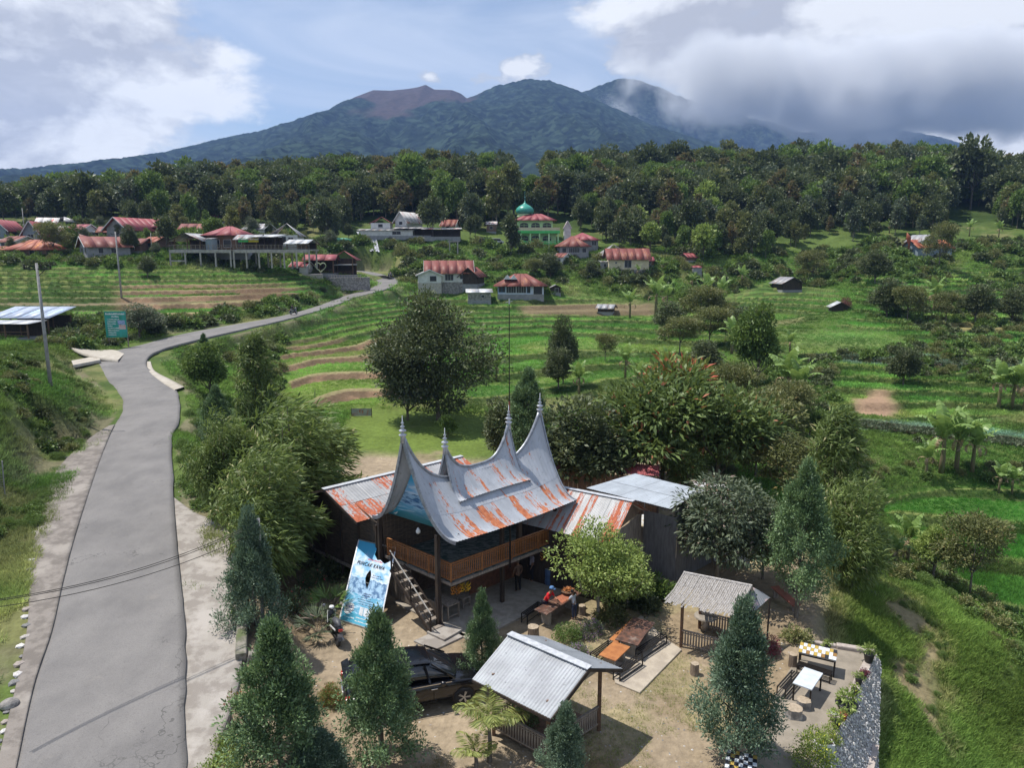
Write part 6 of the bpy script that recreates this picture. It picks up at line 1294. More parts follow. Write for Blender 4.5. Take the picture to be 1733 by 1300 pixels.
scooter('black and white scooter parked in the yard beside the billboard', (ma + mb_) / 2 + Vector((0, 0, .0)), math.atan2(mb_.y - ma.y, mb_.x - ma.x), .12, None, 1.15)
CARP = M('car_paint', (.006, .006, .008), (.007, .007, .009), 2, .2, coat=.6, spec=.35); GLASS = M('car_glass', (.012, .014, .018), (.015, .017, .02), 1, .05, spec=.8); CHROME = M('chrome', (.6, .6, .62), (.5, .5, .52), 2, .15, metal=1)
def car(label, loc, rz):
    t = thing('parked_car', label, 'car', loc, rz)
    # body sections along the length: x, half width at sill, half width at shoulder, sill z, shoulder z, top z
    st = [(-2.28, .70, .72, .42, .78, .82), (-2.22, .80, .84, .30, .86, .92), (-2.0, .86, .90, .26, .92, .98), (-1.5, .88, .92, .24, .96, 1.02), (-.6, .88, .92, .24, .95, 1.01), (.4, .88, .91, .24, .93, .99), (1.1, .88, .90, .24, .92, 1.0), (1.7, .86, .88, .26, .86, .93), (2.05, .80, .80, .30, .76, .80), (2.25, .62, .64, .36, .62, .66)]
    V = []
    for x, a, b, z0, z1, z2 in st: V += [(x, -a * .9, z0), (x, -a, z0 + .1), (x, -b, (z0 + z1) / 2 + .05), (x, -b * .985, z1), (x, -b * .86, z2), (x, 0, z2 + .03), (x, b * .86, z2), (x, b * .985, z1), (x, b, (z0 + z1) / 2 + .05), (x, a, z0 + .1), (x, a * .9, z0)]
    k = 11; F_ = [(i * k + j, i * k + (j + 1) % k, (i + 1) * k + (j + 1) % k, (i + 1) * k + j) for i in range(len(st) - 1) for j in range(k)] + [tuple(range(k)), tuple((len(st) - 1) * k + j for j in range(k - 1, -1, -1))]
    bd = MB().add(V, F_).build('body', CARP, t, True); m_ = bd.modifiers.new('s', 'SUBSURF'); m_.levels = m_.render_levels = 2
    gs_ = [(-2.12, .78, .98, .68, 1.10), (-1.95, .82, 1.0, .62, 1.46), (-1.3, .83, 1.0, .60, 1.63), (-.3, .83, 1.0, .60, 1.67), (.35, .82, 1.0, .58, 1.60), (.9, .80, 1.0, .60, 1.28), (1.3, .78, 1.0, .62, 1.04)]
    V = []
    for x, a, z0, b, z1 in gs_: V += [(x, -a, z0 - .05), (x, -(a * .45 + b * .55) - .03, (z0 + z1) / 2), (x, -b, z1 - .03), (x, 0, z1 + .02), (x, b, z1 - .03), (x, (a * .45 + b * .55) + .03, (z0 + z1) / 2), (x, a, z0 - .05)]
    k = 7; F_ = [(i * k + j, i * k + (j + 1) % k, (i + 1) * k + (j + 1) % k, (i + 1) * k + j) for i in range(len(gs_) - 1) for j in range(k)] + [tuple(range(k)), tuple((len(gs_) - 1) * k + j for j in range(k - 1, -1, -1))]
    gh_ = MB().add(V, F_).build('windows', GLASS, t, True); m_ = gh_.modifiers.new('s', 'SUBSURF'); m_.levels = m_.render_levels = 2
    rp = [(-2.12, .55, 1.50), (-1.9, .6, 1.57), (-1.3, .60, 1.655), (-.3, .60, 1.695), (.30, .56, 1.63), (.45, .54, 1.57)]; V = [(x, s * a, z - .03 * (abs(s) == 1)) for x, a, z in rp for s in (-1, -.6, 0, .6, 1)]
    rf = MB().add(V, [(i * 5 + j, i * 5 + j + 1, (i + 1) * 5 + j + 1, (i + 1) * 5 + j) for i in range(5) for j in range(4)]).build('roof', CARP, t, True); m_ = rf.modifiers.new('s', 'SOLIDIFY'); m_.thickness = .03; m_ = rf.modifiers.new('s2', 'SUBSURF'); m_.levels = m_.render_levels = 1
    MB().poly([(-2.28, -.52, 1.50), (-2.28, .52, 1.50), (-2.05, .58, 1.57), (-2.05, -.58, 1.57)], (0, 0, .03)).build('spoiler', CARP, t, bevel=.01)
    for s in (-1, 1):
        for p, q_ in (((-1.9, .68, 1.5), (-1.62, .86, 1.0)), ((-.75, .66, 1.58), (-.72, .87, .98)), ((.42, .58, 1.55), (1.12, .80, 1.02)), ((.18, .64, 1.58), (.32, .87, .98))): MB().bar((p[0], s * p[1], p[2]), (q_[0], s * q_[1], q_[2]), .06, .05).build('pillar', CARP, t)
        MB().bar((-1.75, s * .915, .985), (1.0, s * .90, .985), .012, .03).build('chrome_strip', CHROME, t)
        for x in (-.55, .55): MB().box((x - .12, s * .94, .84), (.2, .03, .035)).build('door_handle', CHROME, t, bevel=.008)
        for x in (-.66, .42, -1.6): MB().bar((x, s * .925, .35), (x, s * .93, .94), .008, .01).build('door_gap', STEELB, t)
        mr = MB().tube([(.72, s * .9, 1.0), (.70, s * 1.03, 1.04)], [.04, .09], 8).build('side_mirror', CARP, t, True)
        MB().box((-2.17, s * .74, .83), (.22, .20, .30)).build('tail_lamp', RED, t, bevel=.05); MB().box((2.05, s * .6, .68), (.25, .3, .12)).build('headlight', M('headlight_glass', (.6, .62, .65), (.5, .5, .52), 2, .1), t, bevel=.04)
    for x in (-1.38, 1.38):
        for s in (-1, 1):
            MB().lathe([(.38, -.005), (.38, .005)], (x, s * .885, .34), 24, YR).build('wheel_arch', STEELB, t)
            w = MB().lathe([(.22, -.11), (.31, -.11), (.335, -.06), (.335, .06), (.31, .11), (.22, .11)], (x, s * .82, .335), 28, YR).build('wheel', TYRE, t, True)
            rm = MB().lathe([(.215, s * -.10), (.2, s * -.03)], (0, 0, 0), 24, YR)
            for k in range(5):
                for d in (-.12, .12): a = k * 1.2566 + d; rm.bar((.04 * math.cos(a), s * .115, .04 * math.sin(a)), (.205 * math.cos(a), s * .115, .205 * math.sin(a)), .03, .02)
            rm.lathe([(.05, s * -.12), (.05, s * -.09)], (0, 0, 0), 12, YR); o = rm.build('rim', ALU, w); o.location = (x, s * .82, .335)
    MB().box((-2.30, 0, .78), (.03, .44, .13)).build('number_plate', WHITEP, t); MB().box((-2.31, 0, .96), (.02, .6, .03)).build('chrome_bar', CHROME, t); MB().box((-2.2, 0, .42), (.16, 1.5, .16)).build('rear_bumper', CARP, t, bevel=.05); MB().bar((-2.2, -.1, 1.2), (-2.05, .4, 1.35), .02).build('wiper', STEELB, t)
    return t
fw = PZ(785, 1194, 0)
ca = R(18); ch = Vector((math.cos(ca), math.sin(ca), 0)); cn = Vector((math.sin(ca), -math.cos(ca), 0))
CSC = 1.2; cl0 = fw - ch * 1.38 * CSC - cn * .86 * CSC
car('black hatch-backed family car parked nose right behind the conifers', (cl0.x, cl0.y, .03), ca).scale = (CSC, CSC, 1.1)
# ------------------------------------------------------------------ people
def skin(name, J, E, rad, mat, parent, sub=2):
    """one continuous surface grown over joints J joined by edges E"""
    me = bpy.data.meshes.new(name); me.from_pydata(J, E, []); me.update(); o = bpy.data.objects.new(name, me); COL.objects.link(o); me.materials.append(mat); o.parent = parent
    m_ = o.modifiers.new('skin', 'SKIN'); m_.use_smooth_shade = True
    for i, v in enumerate(me.skin_vertices[0].data): v.radius = (rad[i], rad[i]) if not hasattr(rad[i], '__len__') else rad[i]; v.use_root = (i == 0)
    m2 = o.modifiers.new('sub', 'SUBSURF'); m2.levels = m2.render_levels = sub; return o
SKIN = M('skin', (.30, .165, .10), (.26, .14, .085), 4, .6); HAIR = M('black_hair', (.012, .010, .009), (.02, .018, .016), 8, .6)
def person(label, loc, rz, pose='stand', shirt=(.5, .02, .03), trousers=(.03, .03, .04), scale=1.0, hat=None, sleeve=.55, headcover=None, bend=0.0, stoop=0.0):
    t = thing('person', label, 'person', loc, rz, None, scale); k = len(MATS); SH = M('shirt_%d' % k, shirt, tuple(x * .8 for x in shirt), 6, .9, .3, 12); TR = M('trousers_%d' % k, trousers, tuple(x * .8 for x in trousers), 6, .9)
    # facing +X; sit: pelvis low with thighs forward
    hz = {'stand': .92, 'sit': .50, 'ride': .88}[pose]; fb = stoop
    P = lambda x, y, z: (x, y, z)
    sh = Vector((.0 + .5 * math.sin(fb), 0, hz + .5 * math.cos(fb))); nk = sh + Vector((.06 * math.sin(fb) + .02, 0, .10)); hd = nk + Vector((.06 + .05 * math.sin(fb), 0, .13)); mid = Vector((.24 * math.sin(fb), 0, hz + .24 * math.cos(fb)))
    if pose == 'stand': legs = [[(.01, s * .10, hz - .04), (.03, s * .11, .48), (-.02, s * .11, .08), (.13, s * .12, .035)] for s in (-1, 1)]
    elif pose == 'sit': legs = [[(.05, s * .10, hz), (.42, s * .13, hz + .02), (.40, s * .13, .08), (.54, s * .13, .035)] for s in (-1, 1)]
    else: legs = [[(.05, s * .12, hz), (.40, s * .2, hz - .05), (.36, s * .2, .42), (.5, s * .2, .36)] for s in (-1, 1)]
    if pose == 'stand' and not stoop: arms = [[(sh.x, s * .19, sh.z), (sh.x + .02, s * .25, sh.z - .28), (sh.x + .12, s * .24, sh.z - .50)] for s in (-1, 1)]
    else: arms = [[(sh.x, s * .19, sh.z), (sh.x + .14, s * .25, sh.z - .24), (sh.x + .36, s * .17, sh.z - .30)] for s in (-1, 1)]
    J = [(0, 0, hz), tuple(mid), tuple(sh), tuple(nk), tuple(hd), (hd.x + .03, 0, hd.z + .09)]; E = [(0, 1), (1, 2), (2, 3), (3, 4), (4, 5)]; rad = [.12, .115, .10, .05, .085, .06]
    for A_ in arms:
        b0 = len(J); J += A_; E += [(2, b0), (b0, b0 + 1), (b0 + 1, b0 + 2)]; rad += [.05, .036, .026]
        w = Vector(A_[2]); d = (w - Vector(A_[1])).normalized(); J.append(tuple(w + d * .08)); E.append((b0 + 2, b0 + 3)); rad.append((.035, .016)); h0 = b0 + 3
        for q_ in range(4):
            f0 = len(J); a = Vector(J[h0]) + Vector((0, (q_ - 1.5) * .02, 0)) + d * .02; J += [tuple(a), tuple(a + d * (.05 - .006 * abs(q_ - 1.5)) + Vector((0, 0, -.015)))]; E += [(h0, f0), (f0, f0 + 1)]; rad += [.009, .008]
        sgn = -1 if w.y > 0 else 1; f0 = len(J); J += [tuple(w + d * .05 + Vector((0, sgn * .035, .0))), tuple(w + d * .085 + Vector((0, sgn * .05, -.01)))]; E += [(b0 + 2, f0), (f0, f0 + 1)]; rad += [.011, .009]
    for A_ in legs:
        b0 = len(J); J += A_; E += [(0, b0), (b0, b0 + 1), (b0 + 1, b0 + 2), (b0 + 2, b0 + 3)]; rad += [.085, .058, .04, .038]
    skin('body', J, E, rad, SKIN, t)
    Js = [(0, 0, hz - .06), tuple(mid), tuple(sh)]; Es = [(0, 1), (1, 2)]; rs_ = [(.15, .125), (.145, .12), (.125, .11)]
    for A_ in arms:
        b0 = len(Js); a, b_, c = map(Vector, A_); Js += [tuple(a), tuple(a.lerp(b_, .55)), tuple(a.lerp(b_, sleeve + .45))] ; Es += [(2, b0), (b0, b0 + 1), (b0 + 1, b0 + 2)]; rs_ += [.072, .062, .058]
    skin('shirt', Js, Es, rs_, SH, t, 1)
    Jt = [(0, 0, hz + .03)]; Et = []; rt_ = [(.13, .12)]
    for A_ in legs: b0 = len(Jt); Jt += A_[:3]; Et += [(0, b0), (b0, b0 + 1), (b0 + 1, b0 + 2)]; rt_ += [.098, .074, .06]
    skin('trousers', Jt, Et, rt_, TR, t, 1)
    bm = bmesh.new(); bmesh.ops.create_uvsphere(bm, u_segments=16, v_segments=10, radius=.112)
    for v in list(bm.verts):
        if v.co.z < -.03 and v.co.x > -.02: v.co.x *= .3
        v.co = Vector((v.co.x * 1.02, v.co.y * .88, v.co.z * 1.05)) + Vector((hd.x - .015, 0, hd.z + .055))
    me = bpy.data.meshes.new('hair'); bm.to_mesh(me); bm.free(); me.materials.append(HAIR if not headcover else M('headscarf_%d' % k, headcover)); part('hair' if not headcover else 'headscarf', me, t)
    fx = hd.x + .088; fz = hd.z + .015
    MB().add([(fx - .015, -.012, fz - .02), (fx + .022, 0, fz - .022), (fx - .015, .012, fz - .02), (fx - .004, 0, fz + .02)], [(0, 1, 3), (1, 2, 3), (0, 2, 1)]).build('nose', SKIN, t)
    MB().box((fx - .008, .03, fz + .025), (.012, .022, .009)).box((fx - .008, -.03, fz + .025), (.012, .022, .009)).build('eyes', HAIR, t); MB().box((fx - .008, 0, fz - .045), (.012, .04, .007)).build('mouth', M('lips', (.25, .07, .06)), t)
    for s in (-1, 1): MB().lathe([(.012, -.006), (.024, 0), (.012, .006)], (hd.x, s * .092, hd.z + .01), 8, YR).build('ear', SKIN, t)
    if hat:
        HM = M('cap_%d' % k, hat, tuple(x * .7 for x in hat), 5, .8); MB().lathe([(.125, 0), (.125, .05), (.09, .10), (.02, .125)], (hd.x - .01, 0, hd.z + .075), 16).box((hd.x + .13, 0, hd.z + .085), (.11, .15, .015)).build('cap', HM, t, True)
    return t
pr = PZ(922, 1046, 0); person('person in a red polo shirt and blue cap leaning over the plank table', pr, R(-35), 'stand', (.62, .012, .022), (.03, .03, .05), .97, (.10, .22, .45), .35, None, 0, .55)
pc_ = PZ(972, 1048, 0); person('dark haired child in a white and blue shirt at the plank table', pc_, R(130), 'stand', (.55, .58, .64), (.04, .05, .09), .80, None, .3, None, 0, .25)
person('woman in a brown patterned top and black trousers standing in the shade under the balcony', B(5.0, 1.2, .1) + O_, R(120), 'stand', (.16, .10, .07), (.012, .012, .014), .95, None, .6, (.14, .10, .08)); person('person in a pale lilac top and dark trousers standing farther under the balcony', B(6.4, 1.6, .1) + O_, R(200), 'stand', (.42, .40, .50), (.02, .02, .03), .95, None, .5, (.05, .04, .05))
def rider(lab1, lab2, p, rz, shirt):
    scooter(lab1, p, rz); d = Vector((math.cos(rz), math.sin(rz), 0)); person(lab2, p - d * .3 + Vector((0, 0, 0)), rz, 'ride', shirt, (.03, .03, .04), .95, (.05, .05, .06))
rp_ = PZ(497, 532, 6.95); rider('small dark scooter ridden up the far road', 'rider in dark clothes on the far road', rp_, R(65), (.03, .03, .04))
rp_ = PZ(660, 470, 11.0); rider('scooter at the top bend below the hillside food stall', 'rider in a pale shirt at the top bend', rp_, R(-120), (.5, .4, .42))
# ------------------------------------------------------------------ village
RR_ = rust_sheet('red_roof', (.21, .050, .036), (.27, .10, .055), .5, 0, .6); PKR = rust_sheet('pink_red_roof', (.30, .060, .070), (.25, .07, .05), .2, 0, .6); GRR = rust_sheet('grey_roof', (.38, .38, .39), (.25, .12, .08), .4, .1, .5); ORR = rust_sheet('orange_roof', (.34, .085, .04), (.45, .16, .06), .9, 0, .6); WHR = rust_sheet('white_roof', (.58, .60, .62), (.4, .3, .25), 0, .1, .5); STR = rust_sheet('striped_roof', (.62, .6, .58), (.40, .07, .05), 1.2, 0, .6)
W = dict(grey=M('grey_render', (.30, .30, .30), (.23, .235, .24), 1.2, .9), white=M('white_render', (.62, .62, .60), (.50, .50, .48), 1.2, .9), cream=M('cream_render', (.62, .55, .38), (.52, .45, .30), 1.2, .9), wood=WOODM, dark=WOODD, blue=M('pale_blue_render', (.50, .57, .68), (.42, .48, .58), 1.2, .9), bluegrey=M('blue_grey_boards', (.26, .32, .36), (.2, .25, .28), 3, .8), brick=M('brick_wall', (.22, .14, .11), (.16, .10, .08), 2, .9), green=M('mint_render', (.50, .68, .38), (.42, .58, .32), 1.2, .8), lime=M('green_band', (.10, .55, .16), (.08, .45, .12), 1.2, .7), orange=M('orange_render', (.60, .34, .16), (.5, .28, .13), 1.2, .9), stone=M('house_stone', (.30, .28, .26), (.17, .16, .15), 3, .95, .6, 8, lo=.45, hi=.55), beige=M('beige_stone', (.46, .42, .38), (.33, .3, .27), 3, .95, .5, 8))
DGL = M('dark_window', (.02, .022, .026), (.03, .032, .036), 2, .3); TRIM = M('trim_white', (.66, .66, .65)); BTR = M('trim_blue', (.10, .25, .48))
def k_at(p): return (p.y * math.cos(PITCH) + (CAMH - p.z) * math.sin(PITCH)) / FPX   # metres per picture pixel at p
def window(t, x, y, z, w, h, face='f', trim=TRIM, n=1):
    ax = {'f': (1, 0), 'b': (1, 0), 'l': (0, 1), 'r': (0, 1)}[face]; e = .05
    d = (w, .1, h) if ax[0] else (.1, w, h); f = MB().box((x, y, z), d).build('window', trim, t); o = {'f': (0, -.03), 'b': (0, .03), 'l': (-.03, 0), 'r': (.03, 0)}[face]
    pw_ = (w - e * (n + 1)) / n
    for i in range(n):
        u = -w / 2 + e + pw_ * (i + .5) + e * i; c = (x + ax[0] * u + o[0], y + ax[1] * u + o[1], z); MB().box(c, (pw_ if ax[0] else .06, .06 if ax[0] else pw_, h - 2 * e)).build('pane', DGL, f)
def building(label, px, py, w, d, h, rh, yaw=0, kind='gable', roof=RR_, wall='grey', ov=.6, wins=(), door=None, cat='house', name='house', plinth=1.6, axis='x', loc=None, found='grey', px_units=True, openf=False, group=None, dz=0, vroof=None):
    """w,h,rh in picture pixels at the place; depth d in metres; front faces the camera"""
    p = loc or G(px, py); k = k_at(p) if px_units else 1; w, h, rh = w * k, h * k, rh * k; t = thing(name, label, cat, p + Vector((0, 0, dz)), yaw, group)
    x, y = w / 2, d / 2
    if plinth: MB().box((0, 0, -plinth / 2 - .02), (w + .1, d + .1, plinth)).build('foundation', W[found], t)
    if openf:
        for a in np.linspace(-x + .1, x - .1, max(2, int(w / 2.6) + 1)):
            for b in (-y + .1, y - .1): MB().box((a, b, h / 2), (.16, .16, h)).build('post', W[wall], t)
        MB().box((0, y - .06, h * .5), (w, .08, h)).build('wall', WOODD, t); MB().box((0, 0, .05), (w, d, .1)).build('floor', W['grey'], t); MB().box((0, -y + .05, .9), (w, .05, .08)).box((0, -y + .05, .5), (w, .05, .06)).build('rail', W[wall], t)
    else:
        if kind == 'gable' and axis == 'x': P = [(-y, 0), (y, 0), (y, h), (0, h + rh * .93), (-y, h)]; mbw = MB().poly([(x, a, b) for a, b in P], (2 * x, 0, 0))
        elif kind == 'gable': P = [(-x, 0), (x, 0), (x, h), (0, h + rh * .93), (-x, h)]; mbw = MB().poly([(a, -y, b) for a, b in P], (0, -2 * y, 0))
        else: mbw = MB().box((0, 0, h / 2), (w, d, h))
        mbw.build('wall', W[wall], t)
    T_ = Vector
    if kind == 'gable':
        n = max(3, int((w if axis == 'x' else d) / 1.6)); z1, z0 = h + rh, h - ov * rh / (y if axis == 'x' else x)
        for s in (-1, 1):
            if axis == 'x': a, b, c, e = (-x - ov, 0, z1), (x + ov, 0, z1), (x + ov, s * (y + ov), z0), (-x - ov, s * (y + ov), z0)
            else: a, b, c, e = (0, -y - ov, z1), (0, y + ov, z1), (s * (x + ov), y + ov, z0), (s * (x + ov), -y - ov, z0)
            slope(a, b, c, e, roof, t, n)
            if axis == 'x':
                for sx in (-1, 1): MB().bar((sx * (x + ov), 0, z1 - .06), (sx * (x + ov), s * (y + ov), z0 - .06), .05, .2).build('barge_board', TRIM if wall in ('grey', 'white', 'blue') else WOODD, t)
            else: MB().bar((0, -y - ov, z1 - .06), (s * (x + ov), -y - ov, z0 - .06), .05, .2).build('barge_board', TRIM if wall in ('grey', 'white', 'blue', 'bluegrey') else WOODD, t)
    elif kind == 'hip':
        z1, z0 = h + rh, h - ov * .35; X, Y = x + ov, y + ov; g = max(0.0, X - Y * .95)
        for P in ([(-g, 0, z1), (g, 0, z1), (X, -Y, z0), (-X, -Y, z0)], [(g, 0, z1), (-g, 0, z1), (-X, Y, z0), (X, Y, z0)], [(g, 0, z1), (g, .01, z1), (X, Y, z0), (X, -Y, z0)], [(-g, .01, z1), (-g, 0, z1), (-X, -Y, z0), (-X, Y, z0)]): slope(*P, roof, t, max(2, int(w / 2.5)))
    elif kind == 'shed': slope((-x - ov, y + ov, h + rh), (x + ov, y + ov, h + rh), (x + ov, -y - ov, h), (-x - ov, -y - ov, h), roof, t, max(2, int(w / 1.8)))
    for wn_ in wins:
        f, u, z, ww, hh = wn_[:5]; n = wn_[5] if len(wn_) > 5 else 1; tr = wn_[6] if len(wn_) > 6 else TRIM
        if f in 'fb': window(t, u * x, -y if f == 'f' else y, z * h, ww, hh, f, tr, n)
        else: window(t, -x if f == 'l' else x, u * y, z * h, ww, hh, f, tr, n)
    if door is not None: dd = MB().box((door * x, -y, min(1.0, h * .42)), (.9, .1, min(2.0, h * .84))).build('door', WOODM, t)
    return t
def slope(a, b, c, e, mat, t, n):
    a, b, c, e = map(V3, (a, b, c, e)); up = np.cross(b - a, e - a); up = up / np.linalg.norm(up); up = up if up[2] > 0 else -up; r = random.Random(int(abs(a.sum()) * 97) % 1000)
    for i in range(n):
        s = np.array([i / n, (i + 1) / n]); V = [a * (1 - q) + b * q for q in s] + [e * (1 - q) + c * q for q in s[::-1]]; V = [v + up * (.012 * (i % 2)) for v in V]; V += [v - up * .04 for v in V[:4]]
        S = np.array([s[0], s[1], s[1], s[0]] * 2) * n * .11 + r.random(); T = np.array([0, 0, 1, 1, 0, 0, 1, 1.]); o = npmesh('roof_sheet', V, [[0, 1, 2, 3], [7, 6, 5, 4], [0, 4, 5, 1], [1, 5, 6, 2], [2, 6, 7, 3], [3, 7, 4, 0]], mat, False, {'st': ST(S, T, np.full(8, r.uniform(.3, .65)))}); o.parent = t
b = building
# left village
b('rust orange hip roofed house at the far left of the village', 66, 433, 76, 7, 12, 15, R(-8), 'hip', ORR, 'brick', wins=[('f', -.4, .5, 1.2, 1.1), ('f', .3, .5, 1.2, 1.1)], ov=.8)
b('small orange walled porch room beside the rust orange roof', 103, 434, 12, 4, 12, 3, 0, 'shed', ORR, 'orange', wins=[('f', 0, .5, .8, 1.2)], ov=.4)
b('grey rendered gable house with dark red roof in the middle of the left village', 178, 432, 62, 11, 15, 16, R(38), 'gable', RR_, 'grey', wins=[('l', .3, .45, 2.0, 1.5, 3), ('l', -.55, .5, 1.3, 1.3, 2), ('f', .2, .5, 1.0, 1.1), ('f', -.4, .5, 1.0, 1.1)], ov=.7)
b('blue grey boarded gable house with pinkish tiled roof at the far left', 12, 402, 26, 11, 15, 14, R(14), 'gable', PKR, 'bluegrey', axis='y', wins=[('f', 0, .5, 1.6, 1.2, 2)], ov=.8)
b('pale blue gabled house with upswept eaves and red roof behind the orange roof', 66, 408, 22, 12, 14, 18, R(18), 'gable', PKR, 'bluegrey', axis='y', wins=[('f', 0, .45, 1.4, 1.2, 2)], ov=.7)
b('long low grey roofed shed at the left picture edge', 16, 415, 44, 5, 8, 3, R(3), 'shed', GRR, 'dark', ov=.5, wins=[('f', -.3, .5, 1.5, .6)])
b('house with blue shuttered windows under a dull red roof', 128, 416, 34, 7, 13, 9, 0, 'hip', RR_, 'white', wins=[('f', .0, .5, 2.4, 1.4, 4, BTR), ('f', -.7, .5, 1.3, 1.2, 2, BTR)])
b('large grey gabled house with pinkish roof high in the left village', 236, 400, 44, 13, 13, 17, R(-20), 'gable', PKR, 'grey', axis='y', wins=[('f', 0, .5, 1.6, 1.2, 2)], ov=.9)
b('long house with faded pink roof beside the large grey gable', 268, 396, 34, 7, 12, 9, R(5), 'gable', PKR, 'brick', ov=.7, wins=[('f', -.2, .5, 1.3, 1.1)])
b('maroon roofed house behind the blue shuttered one', 140, 398, 30, 6, 8, 10, R(-12), 'gable', PKR, 'white', ov=.6, wins=[('f', .3, .5, 1.2, 1)])
b('white sheet roofed shack between the maroon and grey houses', 165, 401, 24, 5, 8, 3, 0, 'shed', WHR, 'dark', ov=.4, wins=[('f', .2, .5, 1, .7)])
b('red roofed house behind the grey gable house to its right', 232, 425, 34, 7, 12, 9, R(4), 'gable', RR_, 'brick', ov=.6, wins=[('f', .2, .5, 1.2, 1.1)])
b('rusty roofed house half hidden left of the long pink one', 96, 400, 30, 7, 8, 9, R(10), 'gable', STR, 'white', ov=.6, wins=[('f', .2, .5, 1.2, 1.1)])
b('small hut with bright pink roof among the hillside trees', 374, 373, 14, 5, 6, 7, 0, 'gable', PKR, 'white', ov=.5, wins=[('f', 0, .5, 1, .8)])
b('small white fronted hut below the bright pink hillside roof', 387, 384, 16, 4, 7, 3, 0, 'shed', GRR, 'white', ov=.3, wins=[('f', 0, .5, 1, .8)])
b('grey hip roofed house beside the deck restaurants', 487, 416, 44, 8, 17, 20, R(6), 'hip', GRR, 'white', wins=[('f', -.55, .5, 1.0, 1.8), ('f', .0, .5, 1.0, 1.8), ('f', .5, .5, 1.2, 1.4, 2)], ov=.7)
# decks on concrete columns
def deckon(label, x0, x1, py, colh, n, D0, low=False):
    p = PD((x0 + x1) / 2, py, D0); k = k_at(p); w = (x1 - x0) * k; h = colh * k; t = thing('deck', label, 'deck', p); CC = M('deck_concrete', (.40, .375, .34), (.28, .26, .235), 1.5, .9)
    MB().box((0, 3.6, .12), (w, 7.4, .24)).build('slab', CC, t); MB().box((0, 0, -.2), (w, .22, .4)).build('beam', CC, t)
    for i in range(n): x = -w / 2 + .15 + i * (w - .3) / (n - 1); [MB().box((x, y, -h / 2), (.28, .28, h)).build('column', CC, t) for y in (0, 5.5)]
    for i in range(n * 3): x = -w / 2 + .1 + i * (w - .2) / (n * 3 - 1); MB().box((x, .05, .75), (.07, .07, 1.0)).build('rail_post', WOODG, t)
    MB().box((0, .05, 1.2), (w, .06, .07)).box((0, .05, .85), (w, .04, .05)).box((0, .05, .55), (w, .04, .05)).build('rail', WOODG, t)
    if low: MB().box((-w / 2 + w * .13, 0, -h * .62), (w * .26, .2, .3)).build('cross_beam', CC, t)
    return p, k
D0 = G(350, 452).y
pA, kA = deckon('long concrete columned restaurant deck above the left fields', 286, 391, 424.5, 27, 5, D0, True); pB, kB = deckon('second concrete columned deck continuing to the right', 394, 524, 424.5, 29, 7, D0)
on = lambda px, dy=3.6: (lambda q: Vector((q.x, D0 + dy, PD(px, 424.5, D0).z + .24)))(PD(px, 424.5, D0))
b('dark wooden restaurant hall with grey pink gable roof on the first deck', 0, 0, 46, 6, 17, 10, R(-6), 'gable', GRR, 'wood', axis='y', loc=on(318), plinth=0, ov=.9, openf=True, cat='restaurant')
b('pink roofed dark restaurant block behind the first deck', 0, 0, 62, 7, 26, 13, R(4), 'hip', PKR, 'wood', loc=on(364, 8.5), plinth=2, ov=.9, wins=[('f', -.5, .4, 1.6, 1.6), ('f', .1, .4, 1.6, 1.6), ('f', .7, .4, 1.2, 1.6)], cat='restaurant')
b('white walled cubicle between the wooden hall and the pink roofs', 0, 0, 10, 3, 18, 2, 0, 'shed', GRR, 'bluegrey', loc=on(350, 2.6), plinth=0, ov=.2)
b('food stall with green and yellow banners on the second deck', 0, 0, 34, 5, 18, 7, 0, 'gable', GRR, 'wood', loc=on(416, 3.2), plinth=0, openf=True, cat='food stall', name='food_stall')
b('dark blue open stall with thin white roof on the second deck', 0, 0, 36, 5, 21, 5, 0, 'shed', WHR, 'dark', loc=on(446, 3.4), plinth=0, openf=True, cat='food stall', name='food_stall')
b('small open shelter with white roof at the right end of the decks', 0, 0, 36, 5, 11, 6, R(-8), 'gable', WHR, 'wood', loc=on(505, 2.6), plinth=0, openf=True, cat='shelter', name='open_shelter', ov=.5)
for lb, x, mt in (('green cloth banner hung on the stall front of the second deck', 411, W['lime']), ('yellow cloth banner next to the green one on the second deck', 428, M('yellow_cloth', (.65, .52, .05)))):
    q_ = on(x, .6); t = thing('cloth_banner', lb, 'banner', q_ + Vector((0, 0, 1.9))); MB().box((0, 0, 0), (2.1, .04, .75)).build('cloth', mt, t)
# pink roofed roadside cafe
pc2 = G(545, 473); kk = k_at(pc2); lc = lambda px, py, dy=0: Vector((PD(px, py, pc2.y + dy).x, pc2.y + dy, PD(px, py, pc2.y + dy).z))
b('long pink roofed cafe hall beside the upper road', 0, 0, 48, 5, 24, 8, R(3), 'gable', PKR, 'wood', loc=lc(545, 463, 3), plinth=1.5, ov=.5, openf=True, cat='cafe'); b('two storey open pavilion with pyramid pink roof at the cafe', 0, 0, 34, 6, 28, 13, R(5), 'hip', PKR, 'wood', loc=lc(584, 466, 5), plinth=2, ov=1.0, openf=True, cat='pavilion', name='pavilion')
b('low white walled kiosk with small pink roof left of the cafe', 0, 0, 26, 4, 13, 7, R(-6), 'gable', PKR, 'white', loc=lc(511, 463, 1), plinth=1, ov=.4, wins=[('f', -.2, .5, 1.4, 1.0)], cat='kiosk', name='kiosk')
pvf = thing('pavilion_floor', 'upper floor platform of the cafe pavilion', 'platform', lc(584, 448, 5)); MB().box((0, 0, 0), (33 * kk, 5.6, .2)).build('slab', W['grey'], pvf)
cwl = thing('cafe_stone_wall', 'pale stone retaining wall below the pink roofed cafe', 'wall', lc(516, 469, -1.5)); MB().box((0, 0, -.2), (60 * kk, .5, 13 * kk)).build('stones', W['beige'], cwl, bevel=.05)
